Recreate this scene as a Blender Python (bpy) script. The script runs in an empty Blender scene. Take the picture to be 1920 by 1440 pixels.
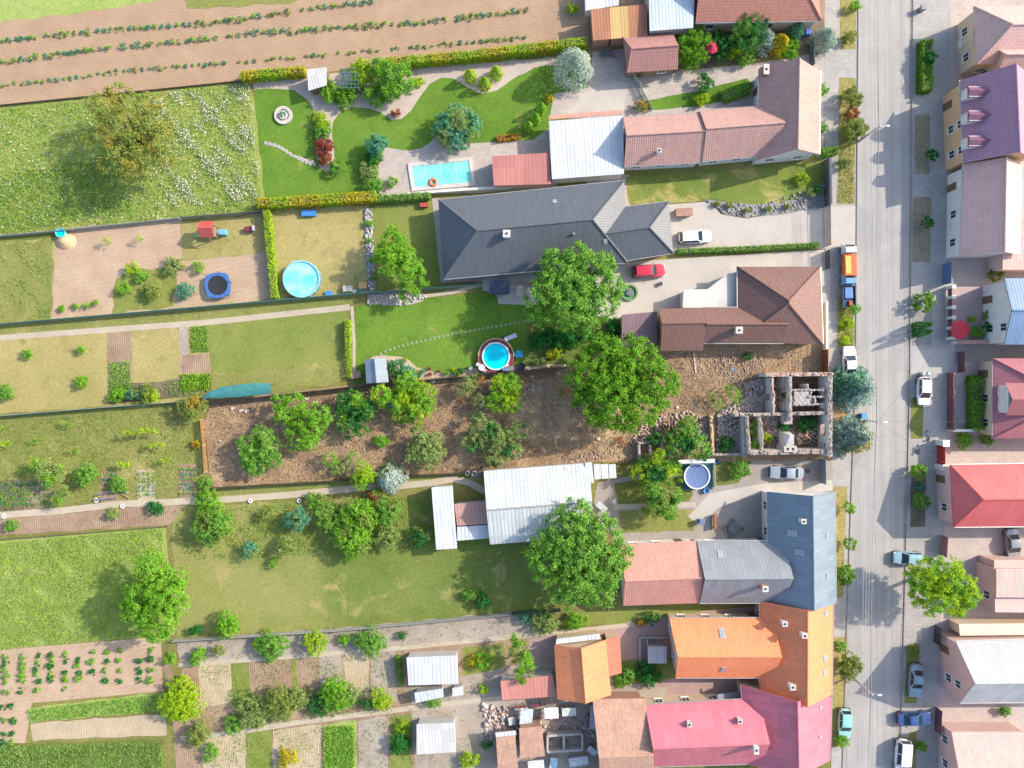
import bpy, bmesh, math, random
import numpy as np
from mathutils import Vector, Matrix
R = math.radians
sc = bpy.context.scene
COL = sc.collection
# ------------------------------------------------------------------ camera, sky, sun, exposure
H = 100.0            # flying height of the camera above the ground
S = 13.6             # photograph pixels per metre on the ground
cam_d = bpy.data.cameras.new("camera"); cam = bpy.data.objects.new("camera", cam_d); COL.objects.link(cam)
cam.location = (0, 0, H)
cam_d.sensor_width = 36; cam_d.lens = 36 * H / (1920 / S); cam_d.clip_end = 3000; cam_d.clip_start = 1
sc.camera = cam
SUN_EL, SUN_AZ = R(33), R(68)          # azimuth clockwise from +Y
w = bpy.data.worlds.new("World"); sc.world = w; w.use_nodes = True
wn = w.node_tree
sky = wn.nodes.new("ShaderNodeTexSky"); sky.sky_type = 'NISHITA'; sky.sun_disc = False
sky.sun_elevation = SUN_EL; sky.sun_rotation = SUN_AZ; sky.dust_density = 2.0
bg = wn.nodes["Background"]; bg.inputs[1].default_value = 0.148
wn.links.new(sky.outputs[0], bg.inputs[0])
sd = bpy.data.lights.new("sun", 'SUN'); sun = bpy.data.objects.new("sun", sd); COL.objects.link(sun)
sd.energy = 2.9; sd.angle = R(0.5); sd.color = (1, 0.89, 0.74)
sdir = Vector((math.sin(SUN_AZ) * math.cos(SUN_EL), math.cos(SUN_AZ) * math.cos(SUN_EL), math.sin(SUN_EL)))
sun.rotation_euler = (-sdir).to_track_quat('-Z', 'Y').to_euler(); sun.location = sdir * 200
sc.view_settings.view_transform = 'Standard'; sc.view_settings.look = 'None'
sc.view_settings.gamma = 1; sc.view_settings.exposure = 1.15
sc.cycles.max_bounces = 6; sc.cycles.transparent_max_bounces = 4

# ------------------------------------------------------------------ helpers
def G(px, py, z=0.0):
    "ground-plan position of the point seen at photo pixel (px,py) when it stands z above the ground"
    k = (H - z) / H / S
    return Vector(((px - 960) * k, -(py - 720) * k, z))
def srgb(h):
    h = h.lstrip('#'); v = [int(h[i:i + 2], 16) / 255 for i in (0, 2, 4)]
    return tuple(c / 12.92 if c <= .04045 else ((c + .055) / 1.055) ** 2.4 for c in v) + (1,)
def C3(c): return srgb(c) if isinstance(c, str) else (tuple(c) + (1,))[:4]

class Mat:
    def __init__(s, name):
        s.m = bpy.data.materials.new(name); s.m.use_nodes = True
        s.t = s.m.node_tree; s.b = s.t.nodes["Principled BSDF"]; s._pos = None; s.out = s.t.nodes["Material Output"]
    def n(s, t, **kw):
        nd = s.t.nodes.new(t)
        for k, v in kw.items():
            setattr(nd, k, v)
        return nd
    def l(s, a, b): s.t.links.new(a, b)
    def put(s, sock, v):
        if hasattr(v, 'is_output') or isinstance(v, bpy.types.NodeSocket): s.l(v, sock)
        else: sock.default_value = v
    def pos(s):
        if s._pos is None: s._pos = s.n("ShaderNodeNewGeometry").outputs["Position"]
        return s._pos
    def uv(s): return s.n("ShaderNodeUVMap").outputs[0]
    def obj(s): return s.n("ShaderNodeTexCoord").outputs["Object"]
    def noise(s, scale, detail=3, rough=.55, vec=None, dist=0):
        nd = s.n("ShaderNodeTexNoise"); nd.inputs["Scale"].default_value = scale; nd.inputs["Detail"].default_value = detail
        nd.inputs["Roughness"].default_value = rough; nd.inputs["Distortion"].default_value = dist
        s.l(vec if vec is not None else s.pos(), nd.inputs["Vector"]); return nd.outputs["Fac"]
    def ramp(s, f, stops):
        nd = s.n("ShaderNodeValToRGB"); e = nd.color_ramp.elements
        while len(e) < len(stops): e.new(.5)
        for el, (p, c) in zip(e, stops):
            el.position = p; el.color = C3(c) if not isinstance(c, (int, float)) else (c, c, c, 1)
        s.l(f, nd.inputs[0]); return nd.outputs[0]
    def mix(s, f, a, b, mode='MIX'):
        nd = s.n("ShaderNodeMix", data_type='RGBA', blend_type=mode)
        s.put(nd.inputs[0], f)
        for i, v in ((6, a), (7, b)):
            s.put(nd.inputs[i], v if isinstance(v, bpy.types.NodeSocket) else C3(v))
        return nd.outputs[2]
    def math(s, op, a, b=0.0):
        nd = s.n("ShaderNodeMath", operation=op); s.put(nd.inputs[0], a); s.put(nd.inputs[1], b); return nd.outputs[0]
    def mapping(s, vec, rot=0, scale=(1, 1, 1)):
        nd = s.n("ShaderNodeMapping"); s.l(vec, nd.inputs[0]); nd.inputs["Rotation"].default_value = (0, 0, rot); nd.inputs["Scale"].default_value = scale
        return nd.outputs[0]
    def bump(s, h, strength=.5, dist=.05):
        nd = s.n("ShaderNodeBump"); nd.inputs["Strength"].default_value = strength; nd.inputs["Distance"].default_value = dist
        s.l(h, nd.inputs["Height"]); s.l(nd.outputs[0], s.b.inputs["Normal"])
    def col(s, c): s.put(s.b.inputs["Base Color"], c if isinstance(c, bpy.types.NodeSocket) else C3(c))
    def rough(s, r): s.b.inputs["Roughness"].default_value = r
    def fine(s, c, scale, lo, hi, detail=4, vec=None, rough=.7):
        "multiply a colour by fine-grained brightness noise"
        f = s.noise(scale, detail, rough, vec)
        return s.mix(1.0, c, s.ramp(f, [(.25, (lo, lo, lo)), (.75, (hi, hi, hi))]), 'MULTIPLY')

MC = {}
def cached(f):
    def g(*a, **k):
        key = (f.__name__,) + a + tuple(sorted(k.items()))
        if key not in MC: MC[key] = f(*a, **k)
        return MC[key]
    return g
@cached
def m_grass(a, b, c='', worn=.0, fine=.55, sc1=.09, gx=(), dry=(.36, .30, .13)):
    m = Mat("grass")
    col = m.mix(m.ramp(m.noise(sc1, 5, .6), [(.38, 0), (.62, 1)]), a, b)
    col = m.mix(m.ramp(m.noise(.7, 6, .7), [(.35, 0.0), (.66, .8)]), col, b)
    col = m.mix(m.ramp(m.noise(.35, 7, .75), [(.5, 0), (.72, .55)]), col, tuple(x * .62 for x in a))
    if gx:      # one end is dry grass; its darker other end is partly painted shadow
        sp = m.n("ShaderNodeSeparateXYZ"); m.l(m.pos(), sp.inputs[0]); g = m.math('DIVIDE', m.math('SUBTRACT', sp.outputs[0], gx[0]), gx[1] - gx[0])
        col = m.mix(m.ramp(m.math('ADD', g, m.math('MULTIPLY', m.math('SUBTRACT', m.noise(.12, 5, .65), .5), 2.2)), [(.25, .8), (.75, 0)]), col, dry)
    if c: col = m.mix(m.ramp(m.noise(.22, 6, .65, dist=.6), [(.62 - worn, 0), (.72 - worn, .85)]), col, c)
    col = m.fine(col, 2.4, fine + .06, 1.94 - fine, 6, rough=.8); col = m.fine(col, 7.5, fine - .05, 2.05 - fine, 4)
    m.col(col); m.rough(.95); m.b.inputs["Specular IOR Level"].default_value = .1
    m.bump(m.noise(9, 4, .7), .9, .10); return m.m
@cached
def m_soil(a, b, furrow=0.0, ang=0.0, fine=.72, sc1=.3):
    m = Mat("soil")
    col = m.mix(m.ramp(m.noise(sc1, 6, .65), [(.35, 0), (.65, 1)]), a, b)
    col = m.fine(col, 7, fine, 2 - fine, 6)
    hgt = m.noise(8, 5, .7)
    if furrow:
        v = m.mapping(m.pos(), ang)
        wv = m.n("ShaderNodeTexWave", bands_direction='Y'); m.l(v, wv.inputs[0]); wv.inputs["Scale"].default_value = furrow
        wv.inputs["Distortion"].default_value = 2.2; wv.inputs["Detail"].default_value = 4; wv.inputs["Detail Scale"].default_value = 1.6
        col = m.mix(.10, col, wv.outputs["Color"], 'OVERLAY')
        hgt = m.math('ADD', hgt, m.math('MULTIPLY', wv.outputs["Fac"], .35))
    m.col(col); m.rough(.95); m.b.inputs["Specular IOR Level"].default_value = .1; m.bump(hgt, .8, .09); return m.m
@cached
def m_yard():
    m = Mat("dry_weedy_earth")
    col = m.mix(m.ramp(m.noise(.2, 8, .7), [(.36, 0), (.6, 1)]), (.225, .148, .092), (.385, .265, .155))
    col = m.mix(m.ramp(m.noise(.09, 8, .68), [(.53, 0), (.66, .85)]), col, (.64, .46, .26))
    col = m.mix(m.ramp(m.noise(.35, 6, .7), [(.56, 0), (.72, .55)]), col, (.33, .25, .205))
    col = m.mix(m.ramp(m.noise(.24, 7, .72), [(.66, 0), (.76, .5)]), col, (.11, .13, .04))
    col = m.mix(m.ramp(m.noise(.6, 8, .8), [(.5, 0), (.64, .6)]), col, (.23, .195, .165))
    col = m.mix(m.ramp(m.noise(1.3, 8, .8), [(.54, 0), (.64, .6)]), col, (.13, .088, .06))
    col = m.fine(col, 3, .5, 1.5, 6, rough=.85); col = m.fine(col, 9, .55, 1.45, 4)
    m.col(col); m.rough(.95); m.b.inputs["Specular IOR Level"].default_value = .1; m.bump(m.noise(7, 5, .75), 1, .15); return m.m
@cached
def m_pave(a, b, stain=.5, joint=0.0, jl=.18, ang=0.0, fine=.88):
    m = Mat("paving")
    col = m.mix(m.ramp(m.noise(.35, 6, .7), [(.35, 0), (.68, 1)]), a, b)
    dk = m.mix(1.0, col, (.62, .6, .58), 'MULTIPLY')
    col = m.mix(m.ramp(m.noise(.8, 7, .75, dist=.5), [(.55, 0), (.75, stain)]), col, dk)
    col = m.fine(col, 9, fine, 2 - fine, 5)
    hgt = m.noise(14, 4, .6)
    if joint:
        br = m.n("ShaderNodeTexBrick"); m.l(m.mapping(m.pos(), ang), br.inputs[0]); br.inputs["Scale"].default_value = 1
        br.inputs["Brick Width"].default_value = joint; br.inputs["Row Height"].default_value = joint * .5; br.inputs["Mortar Size"].default_value = .02
        br.inputs["Color1"].default_value = (1, 1, 1, 1); br.inputs["Color2"].default_value = (.86, .86, .86, 1); br.inputs["Mortar"].default_value = (1 - jl * 2.5,) * 3 + (1,)
        col = m.mix(1.0, col, br.outputs[0], 'MULTIPLY')
    m.col(col); m.rough(.85); m.bump(hgt, .35, .02); return m.m
@cached
def m_road():
    m = Mat("worn_asphalt")
    col = m.mix(m.ramp(m.noise(.25, 6, .65), [(.35, 0), (.65, 1)]), (.31, .297, .28), (.38, .362, .34))
    st = m.noise(1, 5, .7, m.mapping(m.pos(), 0.02, (.9, .05, 1)))      # wear runs along the street
    col = m.mix(m.ramp(st, [(.4, 0), (.66, .45)]), col, (.27, .265, .26))
    ck = m.n("ShaderNodeTexVoronoi", feature='DISTANCE_TO_EDGE'); ck.inputs["Scale"].default_value = .35
    m.l(m.mix(.25, m.pos(), m.n("ShaderNodeTexNoise").outputs["Color"]), ck.inputs["Vector"])
    col = m.mix(m.ramp(ck.outputs[0], [(.0, .22), (.008, 0)]), col, (.12, .12, .12))
    pt = m.n("ShaderNodeTexVoronoi"); pt.inputs["Scale"].default_value = .13; m.l(m.pos(), pt.inputs["Vector"])
    col = m.mix(m.ramp(pt.outputs["Color"], [(.72, 0), (.73, .3)]), col, (.21, .21, .21))
    tk = m.n("ShaderNodeTexWave", bands_direction='X'); m.l(m.mapping(m.pos(), -.012), tk.inputs[0]); tk.inputs["Scale"].default_value = .17; tk.inputs["Distortion"].default_value = .8; tk.inputs["Detail"].default_value = 3; tk.inputs["Detail Scale"].default_value = .4
    col = m.mix(m.ramp(tk.outputs["Fac"], [(.55, 0), (.95, .38)]), col, (.25, .245, .235))
    se = m.n("ShaderNodeTexWave", bands_direction='X'); m.l(m.mapping(m.pos(), -.012), se.inputs[0]); se.inputs["Scale"].default_value = .145; se.inputs["Distortion"].default_value = .25; se.inputs["Detail"].default_value = 4
    col = m.mix(m.ramp(se.outputs["Fac"], [(.0, .55), (.0012, 0)]), col, (.10, .10, .10))
    col = m.mix(m.ramp(m.noise(.9, 6, .7, dist=.4), [(.66, 0), (.74, .4)]), col, (.19, .185, .18))
    col = m.fine(col, 10, .8, 1.2, 5)
    m.col(col); m.rough(.8); m.bump(m.noise(25, 3), .3, .01); return m.m
@cached
def m_plain(name, c, rough=.6, metal=0.0, var=.12, scale=2.5, spec=.5):
    m = Mat(name)
    c = C3(c)
    d = tuple(x * (1 - 2.2 * var) for x in c[:3]); u = tuple(min(1, x * (1 + var)) for x in c[:3])
    col = m.mix(m.ramp(m.noise(scale, 5, .65, m.obj()), [(.3, 0), (.7, 1)]), d, u)
    m.col(col); m.rough(rough); m.b.inputs["Metallic"].default_value = metal; m.b.inputs["Specular IOR Level"].default_value = spec; return m.m
@cached
def m_stucco(c, dirt=.35):
    m = Mat("rendered_wall")
    col = m.fine(m.mix(m.ramp(m.noise(.8, 6, .7), [(.45, 0), (.75, dirt)]), c, tuple(x * .55 for x in C3(c)[:3])), 12, .9, 1.1)
    m.col(col); m.rough(.9); m.bump(m.noise(30, 3), .2, .01); return m.m
@cached
def m_tile(c, tw=.3, th=.34, var=.16, moss=.3, rough=.75, bump=.6):
    "roof tiles laid in courses, UV in metres (u along the eave, v up the slope)"
    m = Mat("roof_tiles"); uv = m.uv(); c = C3(c)[:3]
    sep = m.n("ShaderNodeSeparateXYZ"); m.l(uv, sep.inputs[0])
    u = m.math('DIVIDE', sep.outputs[0], tw); v = m.math('DIVIDE', sep.outputs[1], th)
    fu = m.math('FRACT', u); fv = m.math('FRACT', v)
    cmb = m.n("ShaderNodeCombineXYZ"); m.l(m.math('FLOOR', u), cmb.inputs[0]); m.l(m.math('FLOOR', v), cmb.inputs[1])
    wnz = m.n("ShaderNodeTexWhiteNoise", noise_dimensions='2D'); m.l(cmb.outputs[0], wnz.inputs["Vector"])
    col = m.mix(wnz.outputs["Value"], tuple(x * (1 - var * .6) for x in c), tuple(min(1, x * (1 + var * .6)) for x in c))
    col = m.mix(m.ramp(m.noise(.5, 6, .7), [(.45, 0), (.78, min(.9, moss * 1.6 + .25))]), col, tuple(x * .6 + .03 for x in c))
    st = m.noise(1, 4, .6, m.mapping(uv, 0, (1.6, .22, 1)))
    col = m.mix(m.ramp(st, [(.35, 0), (.75, .35)]), col, tuple(min(1, x * 1.25 + .02) for x in c))
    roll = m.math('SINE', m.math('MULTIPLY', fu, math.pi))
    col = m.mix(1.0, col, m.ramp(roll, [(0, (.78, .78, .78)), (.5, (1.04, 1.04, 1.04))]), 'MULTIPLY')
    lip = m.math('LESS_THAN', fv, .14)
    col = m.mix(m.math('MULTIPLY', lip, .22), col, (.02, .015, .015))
    sk = m.noise(1, 5, .75, m.mapping(uv, 0, (2.6, .13, 1)))
    col = m.mix(m.ramp(sk, [(.55, 0), (.8, .5)]), col, tuple(x * .5 + .02 for x in c))
    m.col(col); m.rough(rough)
    m.bump(m.math('ADD', m.math('MULTIPLY', roll, .6), m.math('MULTIPLY', fv, -.5)), bump, .06); return m.m
@cached
def m_sheet(c, per=.35, stain=.4, rust='#7a4a30', rustamt=.0, rough=.45, metal=.0, seam=1.1, bump=.5):
    "profiled metal or fibre sheets: ribs run down the slope, sheets meet at seams"
    m = Mat("profiled_sheet"); uv = m.uv(); c = C3(c)[:3]
    sep = m.n("ShaderNodeSeparateXYZ"); m.l(uv, sep.inputs[0])
    fu = m.math('FRACT', m.math('DIVIDE', sep.outputs[0], per))
    rib = m.math('SINE', m.math('MULTIPLY', fu, math.pi))
    cmb = m.n("ShaderNodeCombineXYZ"); m.l(m.math('FLOOR', m.math('DIVIDE', sep.outputs[0], seam)), cmb.inputs[0]); m.l(m.math('FLOOR', m.math('DIVIDE', sep.outputs[1], seam * 2.2)), cmb.inputs[1])
    wnz = m.n("ShaderNodeTexWhiteNoise", noise_dimensions='2D'); m.l(cmb.outputs[0], wnz.inputs["Vector"])
    col = m.mix(wnz.outputs["Value"], tuple(x * .88 for x in c), tuple(min(.95, x * 1.06) for x in c))
    st = m.noise(1, 6, .7, m.mapping(uv, 0, (1.8, .2, 1)))
    col = m.mix(m.ramp(st, [(.45, 0), (.8, stain)]), col, tuple(x * .5 for x in c))
    if rustamt: col = m.mix(m.ramp(m.noise(.7, 7, .75, uv), [(.62 - rustamt * .2, 0), (.72, .8)]), col, rust)
    fs = m.math('FRACT', m.math('DIVIDE', sep.outputs[0], seam))
    col = m.mix(m.math('MULTIPLY', m.math('LESS_THAN', fs, .05), .4), col, tuple(x * .35 for x in c))
    col = m.mix(1.0, col, m.ramp(rib, [(0, (.8, .8, .8)), (.4, (1, 1, 1))]), 'MULTIPLY')
    m.col(col); m.rough(rough); m.b.inputs["Metallic"].default_value = metal; m.bump(rib, bump, .04); return m.m
@cached
def m_leaf(a, b, c, trans=.3, name="foliage"):
    m = Mat(name)
    g = m.n("ShaderNodeNewGeometry")
    col = m.ramp(g.outputs["Random Per Island"], [(.0, a), (.5, b), (1.0, c)])
    col = m.mix(m.ramp(m.noise(.9, 3), [(.35, 0), (.7, .6)]), col, a)
    m.col(col); m.rough(.65); m.b.inputs["Specular IOR Level"].default_value = .25
    tr = m.n("ShaderNodeBsdfTranslucent"); m.l(m.mix(1.0, col, (1.22, 1.08, .78), 'MULTIPLY'), tr.inputs[0])
    mx = m.n("ShaderNodeMixShader"); mx.inputs[0].default_value = trans
    m.l(m.b.outputs[0], mx.inputs[1]); m.l(tr.outputs[0], mx.inputs[2]); m.l(mx.outputs[0], m.out.inputs[0]); return m.m
@cached
def m_water(c, deep):
    m = Mat("pool_water")
    m.col(m.mix(m.ramp(m.noise(.5, 3), [(.3, 0), (.7, 1)]), c, deep)); m.rough(.06); m.b.inputs["IOR"].default_value = 1.33
    m.bump(m.noise(5, 3), .25, .03); return m.m
@cached
def m_glass(c=(.03, .045, .055), rough=.08):
    m = Mat("glass"); m.col(c); m.rough(rough); m.b.inputs["Specular IOR Level"].default_value = .7; return m.m
@cached
def m_paint(c, metal=.0):
    m = Mat("car_paint"); m.col(m.fine(c if not isinstance(c, str) else C3(c)[:3], 3, .93, 1.05)); m.rough(.28); m.b.inputs["Metallic"].default_value = metal
    m.b.inputs["Coat Weight"].default_value = .6; m.b.inputs["Coat Roughness"].default_value = .08; return m.m
@cached
def m_bark(): return m_plain("bark", (.11, .085, .06), .95, var=.3, scale=6)
@cached
def m_wood(c=(.22, .13, .07)): return m_plain("weathered_wood", c, .85, var=.25, scale=4)
@cached
def m_rubble(a, b, c):
    m = Mat("rubble"); g = m.n("ShaderNodeNewGeometry")
    m.col(m.fine(m.ramp(g.outputs["Random Per Island"], [(0, a), (.5, b), (1, c)]), 8, .75, 1.2)); m.rough(.95); return m.m

# ------------------------------------------------------------------ objects
def tag(o, label=None, cat=None, group=None, kind=None):
    if label: o["label"] = label
    if cat: o["category"] = cat
    if group: o["group"] = group
    if kind: o["kind"] = kind
    return o
def thing(name, label, cat, loc=(0, 0, 0), rz=0.0, group=None):
    o = bpy.data.objects.new(name, None); o.empty_display_size = .3; COL.objects.link(o)
    o.location = loc; o.rotation_euler = (0, 0, rz); return tag(o, label, cat, group)
def dup(root, loc, rz=0.0, label=None, scale=None):
    r = root.copy(); COL.objects.link(r); r.location = loc; r.rotation_euler = (0, 0, rz)
    if scale: r.scale = scale
    if label: r["label"] = label
    for ch in list(root.children):
        c = ch.copy(); COL.objects.link(c); c.parent = r
        for g in list(ch.children):
            d = g.copy(); COL.objects.link(d); d.parent = c
    return r
class MB:
    "collects vertices and faces in world space"
    def __init__(s): s.v = []; s.f = []; s.mi = []; s.uv = None; s.cur = 0
    def face(s, pts):
        b = len(s.v); s.v += [tuple(p) for p in pts]; s.f.append(list(range(b, b + len(pts)))); s.mi.append(s.cur); return s
    def raw(s, vs, fs):
        b = len(s.v); s.v += [tuple(p) for p in vs]; s.f += [[i + b for i in f] for f in fs]; s.mi += [s.cur] * len(fs); return s
    def box(s, c, size, rz=0.0, taper=1.0):
        x, y, z = (d / 2 for d in size); cs, sn = math.cos(rz), math.sin(rz); vs = []
        for dz, t in ((-z, 1), (z, taper)):
            for dx, dy in ((-x, -y), (x, -y), (x, y), (-x, y)):
                dx *= t; dy *= t
                vs.append((c[0] + dx * cs - dy * sn, c[1] + dx * sn + dy * cs, c[2] + dz))
        return s.raw(vs, [(3, 2, 1, 0), (4, 5, 6, 7), (0, 1, 5, 4), (1, 2, 6, 5), (2, 3, 7, 6), (3, 0, 4, 7)])
    def prism(s, poly, z0, z1):
        n = len(poly)
        if sum(poly[i][0] * poly[(i + 1) % n][1] - poly[(i + 1) % n][0] * poly[i][1] for i in range(n)) < 0: poly = poly[::-1]
        vs = [(p[0], p[1], z0) for p in poly] + [(p[0], p[1], z1) for p in poly]
        return s.raw(vs, [list(range(n))[::-1], list(range(n, 2 * n))] + [(i, (i + 1) % n, n + (i + 1) % n, n + i) for i in range(n)])
    def tube(s, p0, p1, r0, r1=None, n=8, cap=True):
        p0, p1 = Vector(p0), Vector(p1); r1 = r0 if r1 is None else r1
        d = (p1 - p0).normalized(); a = d.orthogonal().normalized(); b = d.cross(a)
        vs = [tuple(p + (a * math.cos(t) + b * math.sin(t)) * r) for p, r in ((p0, r0), (p1, r1)) for t in (2 * math.pi * i / n for i in range(n))]
        fs = [(i, (i + 1) % n, n + (i + 1) % n, n + i) for i in range(n)]
        if cap: fs += [list(range(n))[::-1], list(range(n, 2 * n))]
        return s.raw(vs, fs)
    def bar(s, pts, r, n=6):
        for a, b in zip(pts[:-1], pts[1:]): s.tube(a, b, r, r, n)
        return s
    def lathe(s, c, prof, n=24, sx=1.0, sy=1.0):
        vs = [(c[0] + r * sx * math.cos(2 * math.pi * i / n), c[1] + r * sy * math.sin(2 * math.pi * i / n), c[2] + z) for r, z in prof for i in range(n)]
        fs = [(k * n + i, k * n + (i + 1) % n, (k + 1) * n + (i + 1) % n, (k + 1) * n + i) for k in range(len(prof) - 1) for i in range(n)]
        return s.raw(vs, fs)
    def build(s, name, mats, parent=None, loc=None, smooth=False, bevel=0.0):
        me = bpy.data.meshes.new(name)
        o0 = Vector(loc) if loc is not None else (Vector(parent_loc(parent)) if parent else Vector((0, 0, 0)))
        v = np.array(s.v, dtype=float).reshape(-1, 3) - np.array(o0)
        me.from_pydata(v.tolist(), [], s.f)
        mats = mats if isinstance(mats, (list, tuple)) else [mats]
        for m in mats: me.materials.append(m)
        if len(mats) > 1: me.polygons.foreach_set("material_index", s.mi)
        if smooth: me.polygons.foreach_set("use_smooth", [True] * len(s.f))
        if s.uv is not None:
            l = me.uv_layers.new(name="UVMap"); l.data.foreach_set("uv", np.array(s.uv, dtype=float).ravel())
        me.update()
        o = bpy.data.objects.new(name, me); COL.objects.link(o)
        if parent: o.parent = parent
        else: o.location = o0
        if bevel:
            b = o.modifiers.new("bevel", 'BEVEL'); b.width = bevel; b.segments = 2; b.limit_method = 'ANGLE'
        return o
def parent_loc(p):
    l = Vector((0, 0, 0))
    while p: l += p.location; p = p.parent
    return l
def npmesh(name, V, F, mat, loc=(0, 0, 0), parent=None, mats=None, mi=None):
    me = bpy.data.meshes.new(name)
    V = np.asarray(V, dtype=np.float32).reshape(-1, 3); F = np.asarray(F, dtype=np.int32)
    k = F.shape[1]
    me.vertices.add(len(V)); me.vertices.foreach_set("co", V.ravel())
    me.loops.add(F.size); me.loops.foreach_set("vertex_index", F.ravel())
    me.polygons.add(len(F)); me.polygons.foreach_set("loop_start", np.arange(0, F.size, k, dtype=np.int32)); 
    for m in (mats or [mat]): me.materials.append(m)
    if mi is not None: me.polygons.foreach_set("material_index", np.asarray(mi, dtype=np.int32))
    me.update(calc_edges=True); me.validate()
    o = bpy.data.objects.new(name, me); COL.objects.link(o); o.location = loc
    if parent: o.parent = parent
    return o
def nrm(a): return a / np.maximum(np.linalg.norm(a, axis=1, keepdims=True), 1e-9)
def leaves(P, N, L, W, rng, T=None):
    "rhombic leaf at every point P with normal about N"
    n = len(P)
    if T is None: T = rng.normal(size=(n, 3))
    T = nrm(T - N * (T * N).sum(1, keepdims=True)); B = np.cross(N, T)
    L = np.asarray(L).reshape(-1, 1) / 2; W = np.asarray(W).reshape(-1, 1) / 2
    fold = N * (L * .25)
    V = np.stack([P - T * L, P + B * W + fold, P + T * L, P - B * W + fold], 1).reshape(-1, 3)
    return V, np.arange(4 * n).reshape(-1, 4)
def joinvf(parts):
    vs, fs, b = [], [], 0
    for V, F in parts: vs.append(V); fs.append(F + b); b += len(V)
    return np.concatenate(vs), np.concatenate(fs)
def crown(lobes, leaf, rng, k=1.25, clump=.45, zmin=-.55, up=.5):
    out = []; leaf = leaf * .7
    for (x, y, z, r, rz) in lobes:
        nc = max(8, int(7 * r * r / (clump * 2) ** 2 * 1.3))
        D = nrm(rng.normal(size=(nc * 3, 3))); D = D[D[:, 2] > zmin][:nc]; nc = len(D)
        rad = rng.uniform(.62, 1.06, (nc, 1)); rad[rng.random((nc, 1)) < .12] *= 1.12
        Cc = D * rad * np.array([r, r, rz])
        n = int(k * 4 * math.pi * r * r / leaf ** 2 * .8)
        i = rng.integers(0, nc, n)
        P = Cc[i] + rng.normal(size=(n, 3)) * clump * .42 * np.array([1, 1, .7])
        N = nrm(D[i] * .6 + rng.normal(size=(n, 3)) * .55 + np.array([0, 0, up]))
        out.append(leaves(P + np.array([x, y, z]), N, leaf * rng.uniform(.8, 1.5, n), leaf * rng.uniform(.45, .8, n), rng))
    return joinvf(out)
FOL = dict(
    walnut=('#3c6d16', '#5d921c', '#88b030'), bright=('#4f8a1c', '#74a82c', '#9cc444'), mid=('#3d6c20', '#5d8a30', '#86a84c'), dark=('#1f5526', '#2f6f2f', '#4c8a3c'),
    pale=('#667f3c', '#8ba45a', '#aebd7c'), olive=('#5c7330', '#7d8f42', '#a0a95c'), lime=('#6b9410', '#94b41c', '#bdd03a'), blue=('#56716d', '#809992', '#abbdb0'),
    teal=('#2f6b54', '#4b8a6c', '#76a98a'), silver=('#7d9490', '#a2b5ae', '#c9d0bd'), yellow=('#8c8a10', '#b5ad1e', '#d3c63c'), ochre=('#6f7228', '#918a3c', '#ab9f52'),
    rust=('#7a4a2c', '#a0663c', '#b98a58'), laurel=('#175a24', '#23742c', '#46943c'), gold=('#a07814', '#c79a22', '#dbb548'), red=('#6e2a22', '#8a3a2c', '#9c5a40'))
FOLB = dict(blue=1.6, teal=1.4, silver=1.35, walnut=1.28, mid=1.62, dark=1.35, laurel=1.2, pale=1.1, olive=1.2, ochre=1.2, rust=1.0, gold=1.0, yellow=1.15, lime=1.2, bright=1.18)
def fol(k):
    f = FOLB.get(k, 1.2); return m_leaf(*[tuple(min(.8, x * f) for x in srgb(h)[:3]) for h in FOL[k]], .33)
SEED = [0]
def rng_():
    SEED[0] += 1; return np.random.default_rng(1000 + SEED[0])
def tree(label, lobes, h, col, leaf=.30, cat='tree', name='leafy_tree', group=None, k=2.5, trunk_r=None, clump=.45, accents=None, flat=.8):
    "lobes: (px, py, radius px[, share of height]) as seen in the photo; the crown is leaf clumps on limbs"
    rng = rng_(); L3 = []
    for lb in lobes:
        r = lb[2] / S * .95; f = lb[3] if len(lb) > 3 else rng.uniform(.88, 1.0)
        zc = max(h * f - r * flat * .85, r * .5 + .3); p = G(lb[0], lb[1], zc); L3.append((p.x, p.y, zc, r * (H - zc) / H, r * flat))
    wgt = sum(l[3] ** 2 for l in L3)
    bx = sum(l[0] * l[3] ** 2 for l in L3) / wgt; by = sum(l[1] * l[3] ** 2 for l in L3) / wgt
    if len(L3) > 4 and h > 2.5:
        zi = sum(l[2] for l in L3) / len(L3) * .82; ri = math.sqrt(wgt / len(L3)); L4 = L3 + [((bx + l[0]) / 2, (by + l[1]) / 2, zi, ri * .7, ri * .5) for l in L3[:4]]
    else: L4 = L3
    root = thing(name, label, cat, (bx, by, 0), 0, group)
    V, F = crown([(x - bx, y - by, z, r, rz) for x, y, z, r, rz in L4], leaf, rng, k, clump)
    mats = [fol(col)]; mi = None
    if accents:
        mats.append(fol(accents[0])); cen = V.reshape(-1, 4, 3).mean(1)
        nz = np.sin(cen[:, 0] * 1.3 + SEED[0]) * np.cos(cen[:, 1] * 1.1 + 2 * SEED[0]) + rng.normal(size=len(cen)) * .35
        mi = (nz > np.quantile(nz, 1 - accents[1])).astype(int)
    npmesh('crown', V, F, None, (0, 0, 0), root, mats, mi)
    tr = trunk_r or max(.05, math.sqrt(wgt) * .045); zt = min(l[2] for l in L3) * .75
    mb = MB(); mb.tube((bx, by, -.1), (bx, by, zt), tr * 1.25, tr * .8, 9)
    for x, y, z, r, rz in L3: mb.tube((bx, by, zt * .92), (x, y, z), tr * .55, tr * .15, 6)
    mb.build('trunk', m_bark(), root)
    return root
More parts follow.
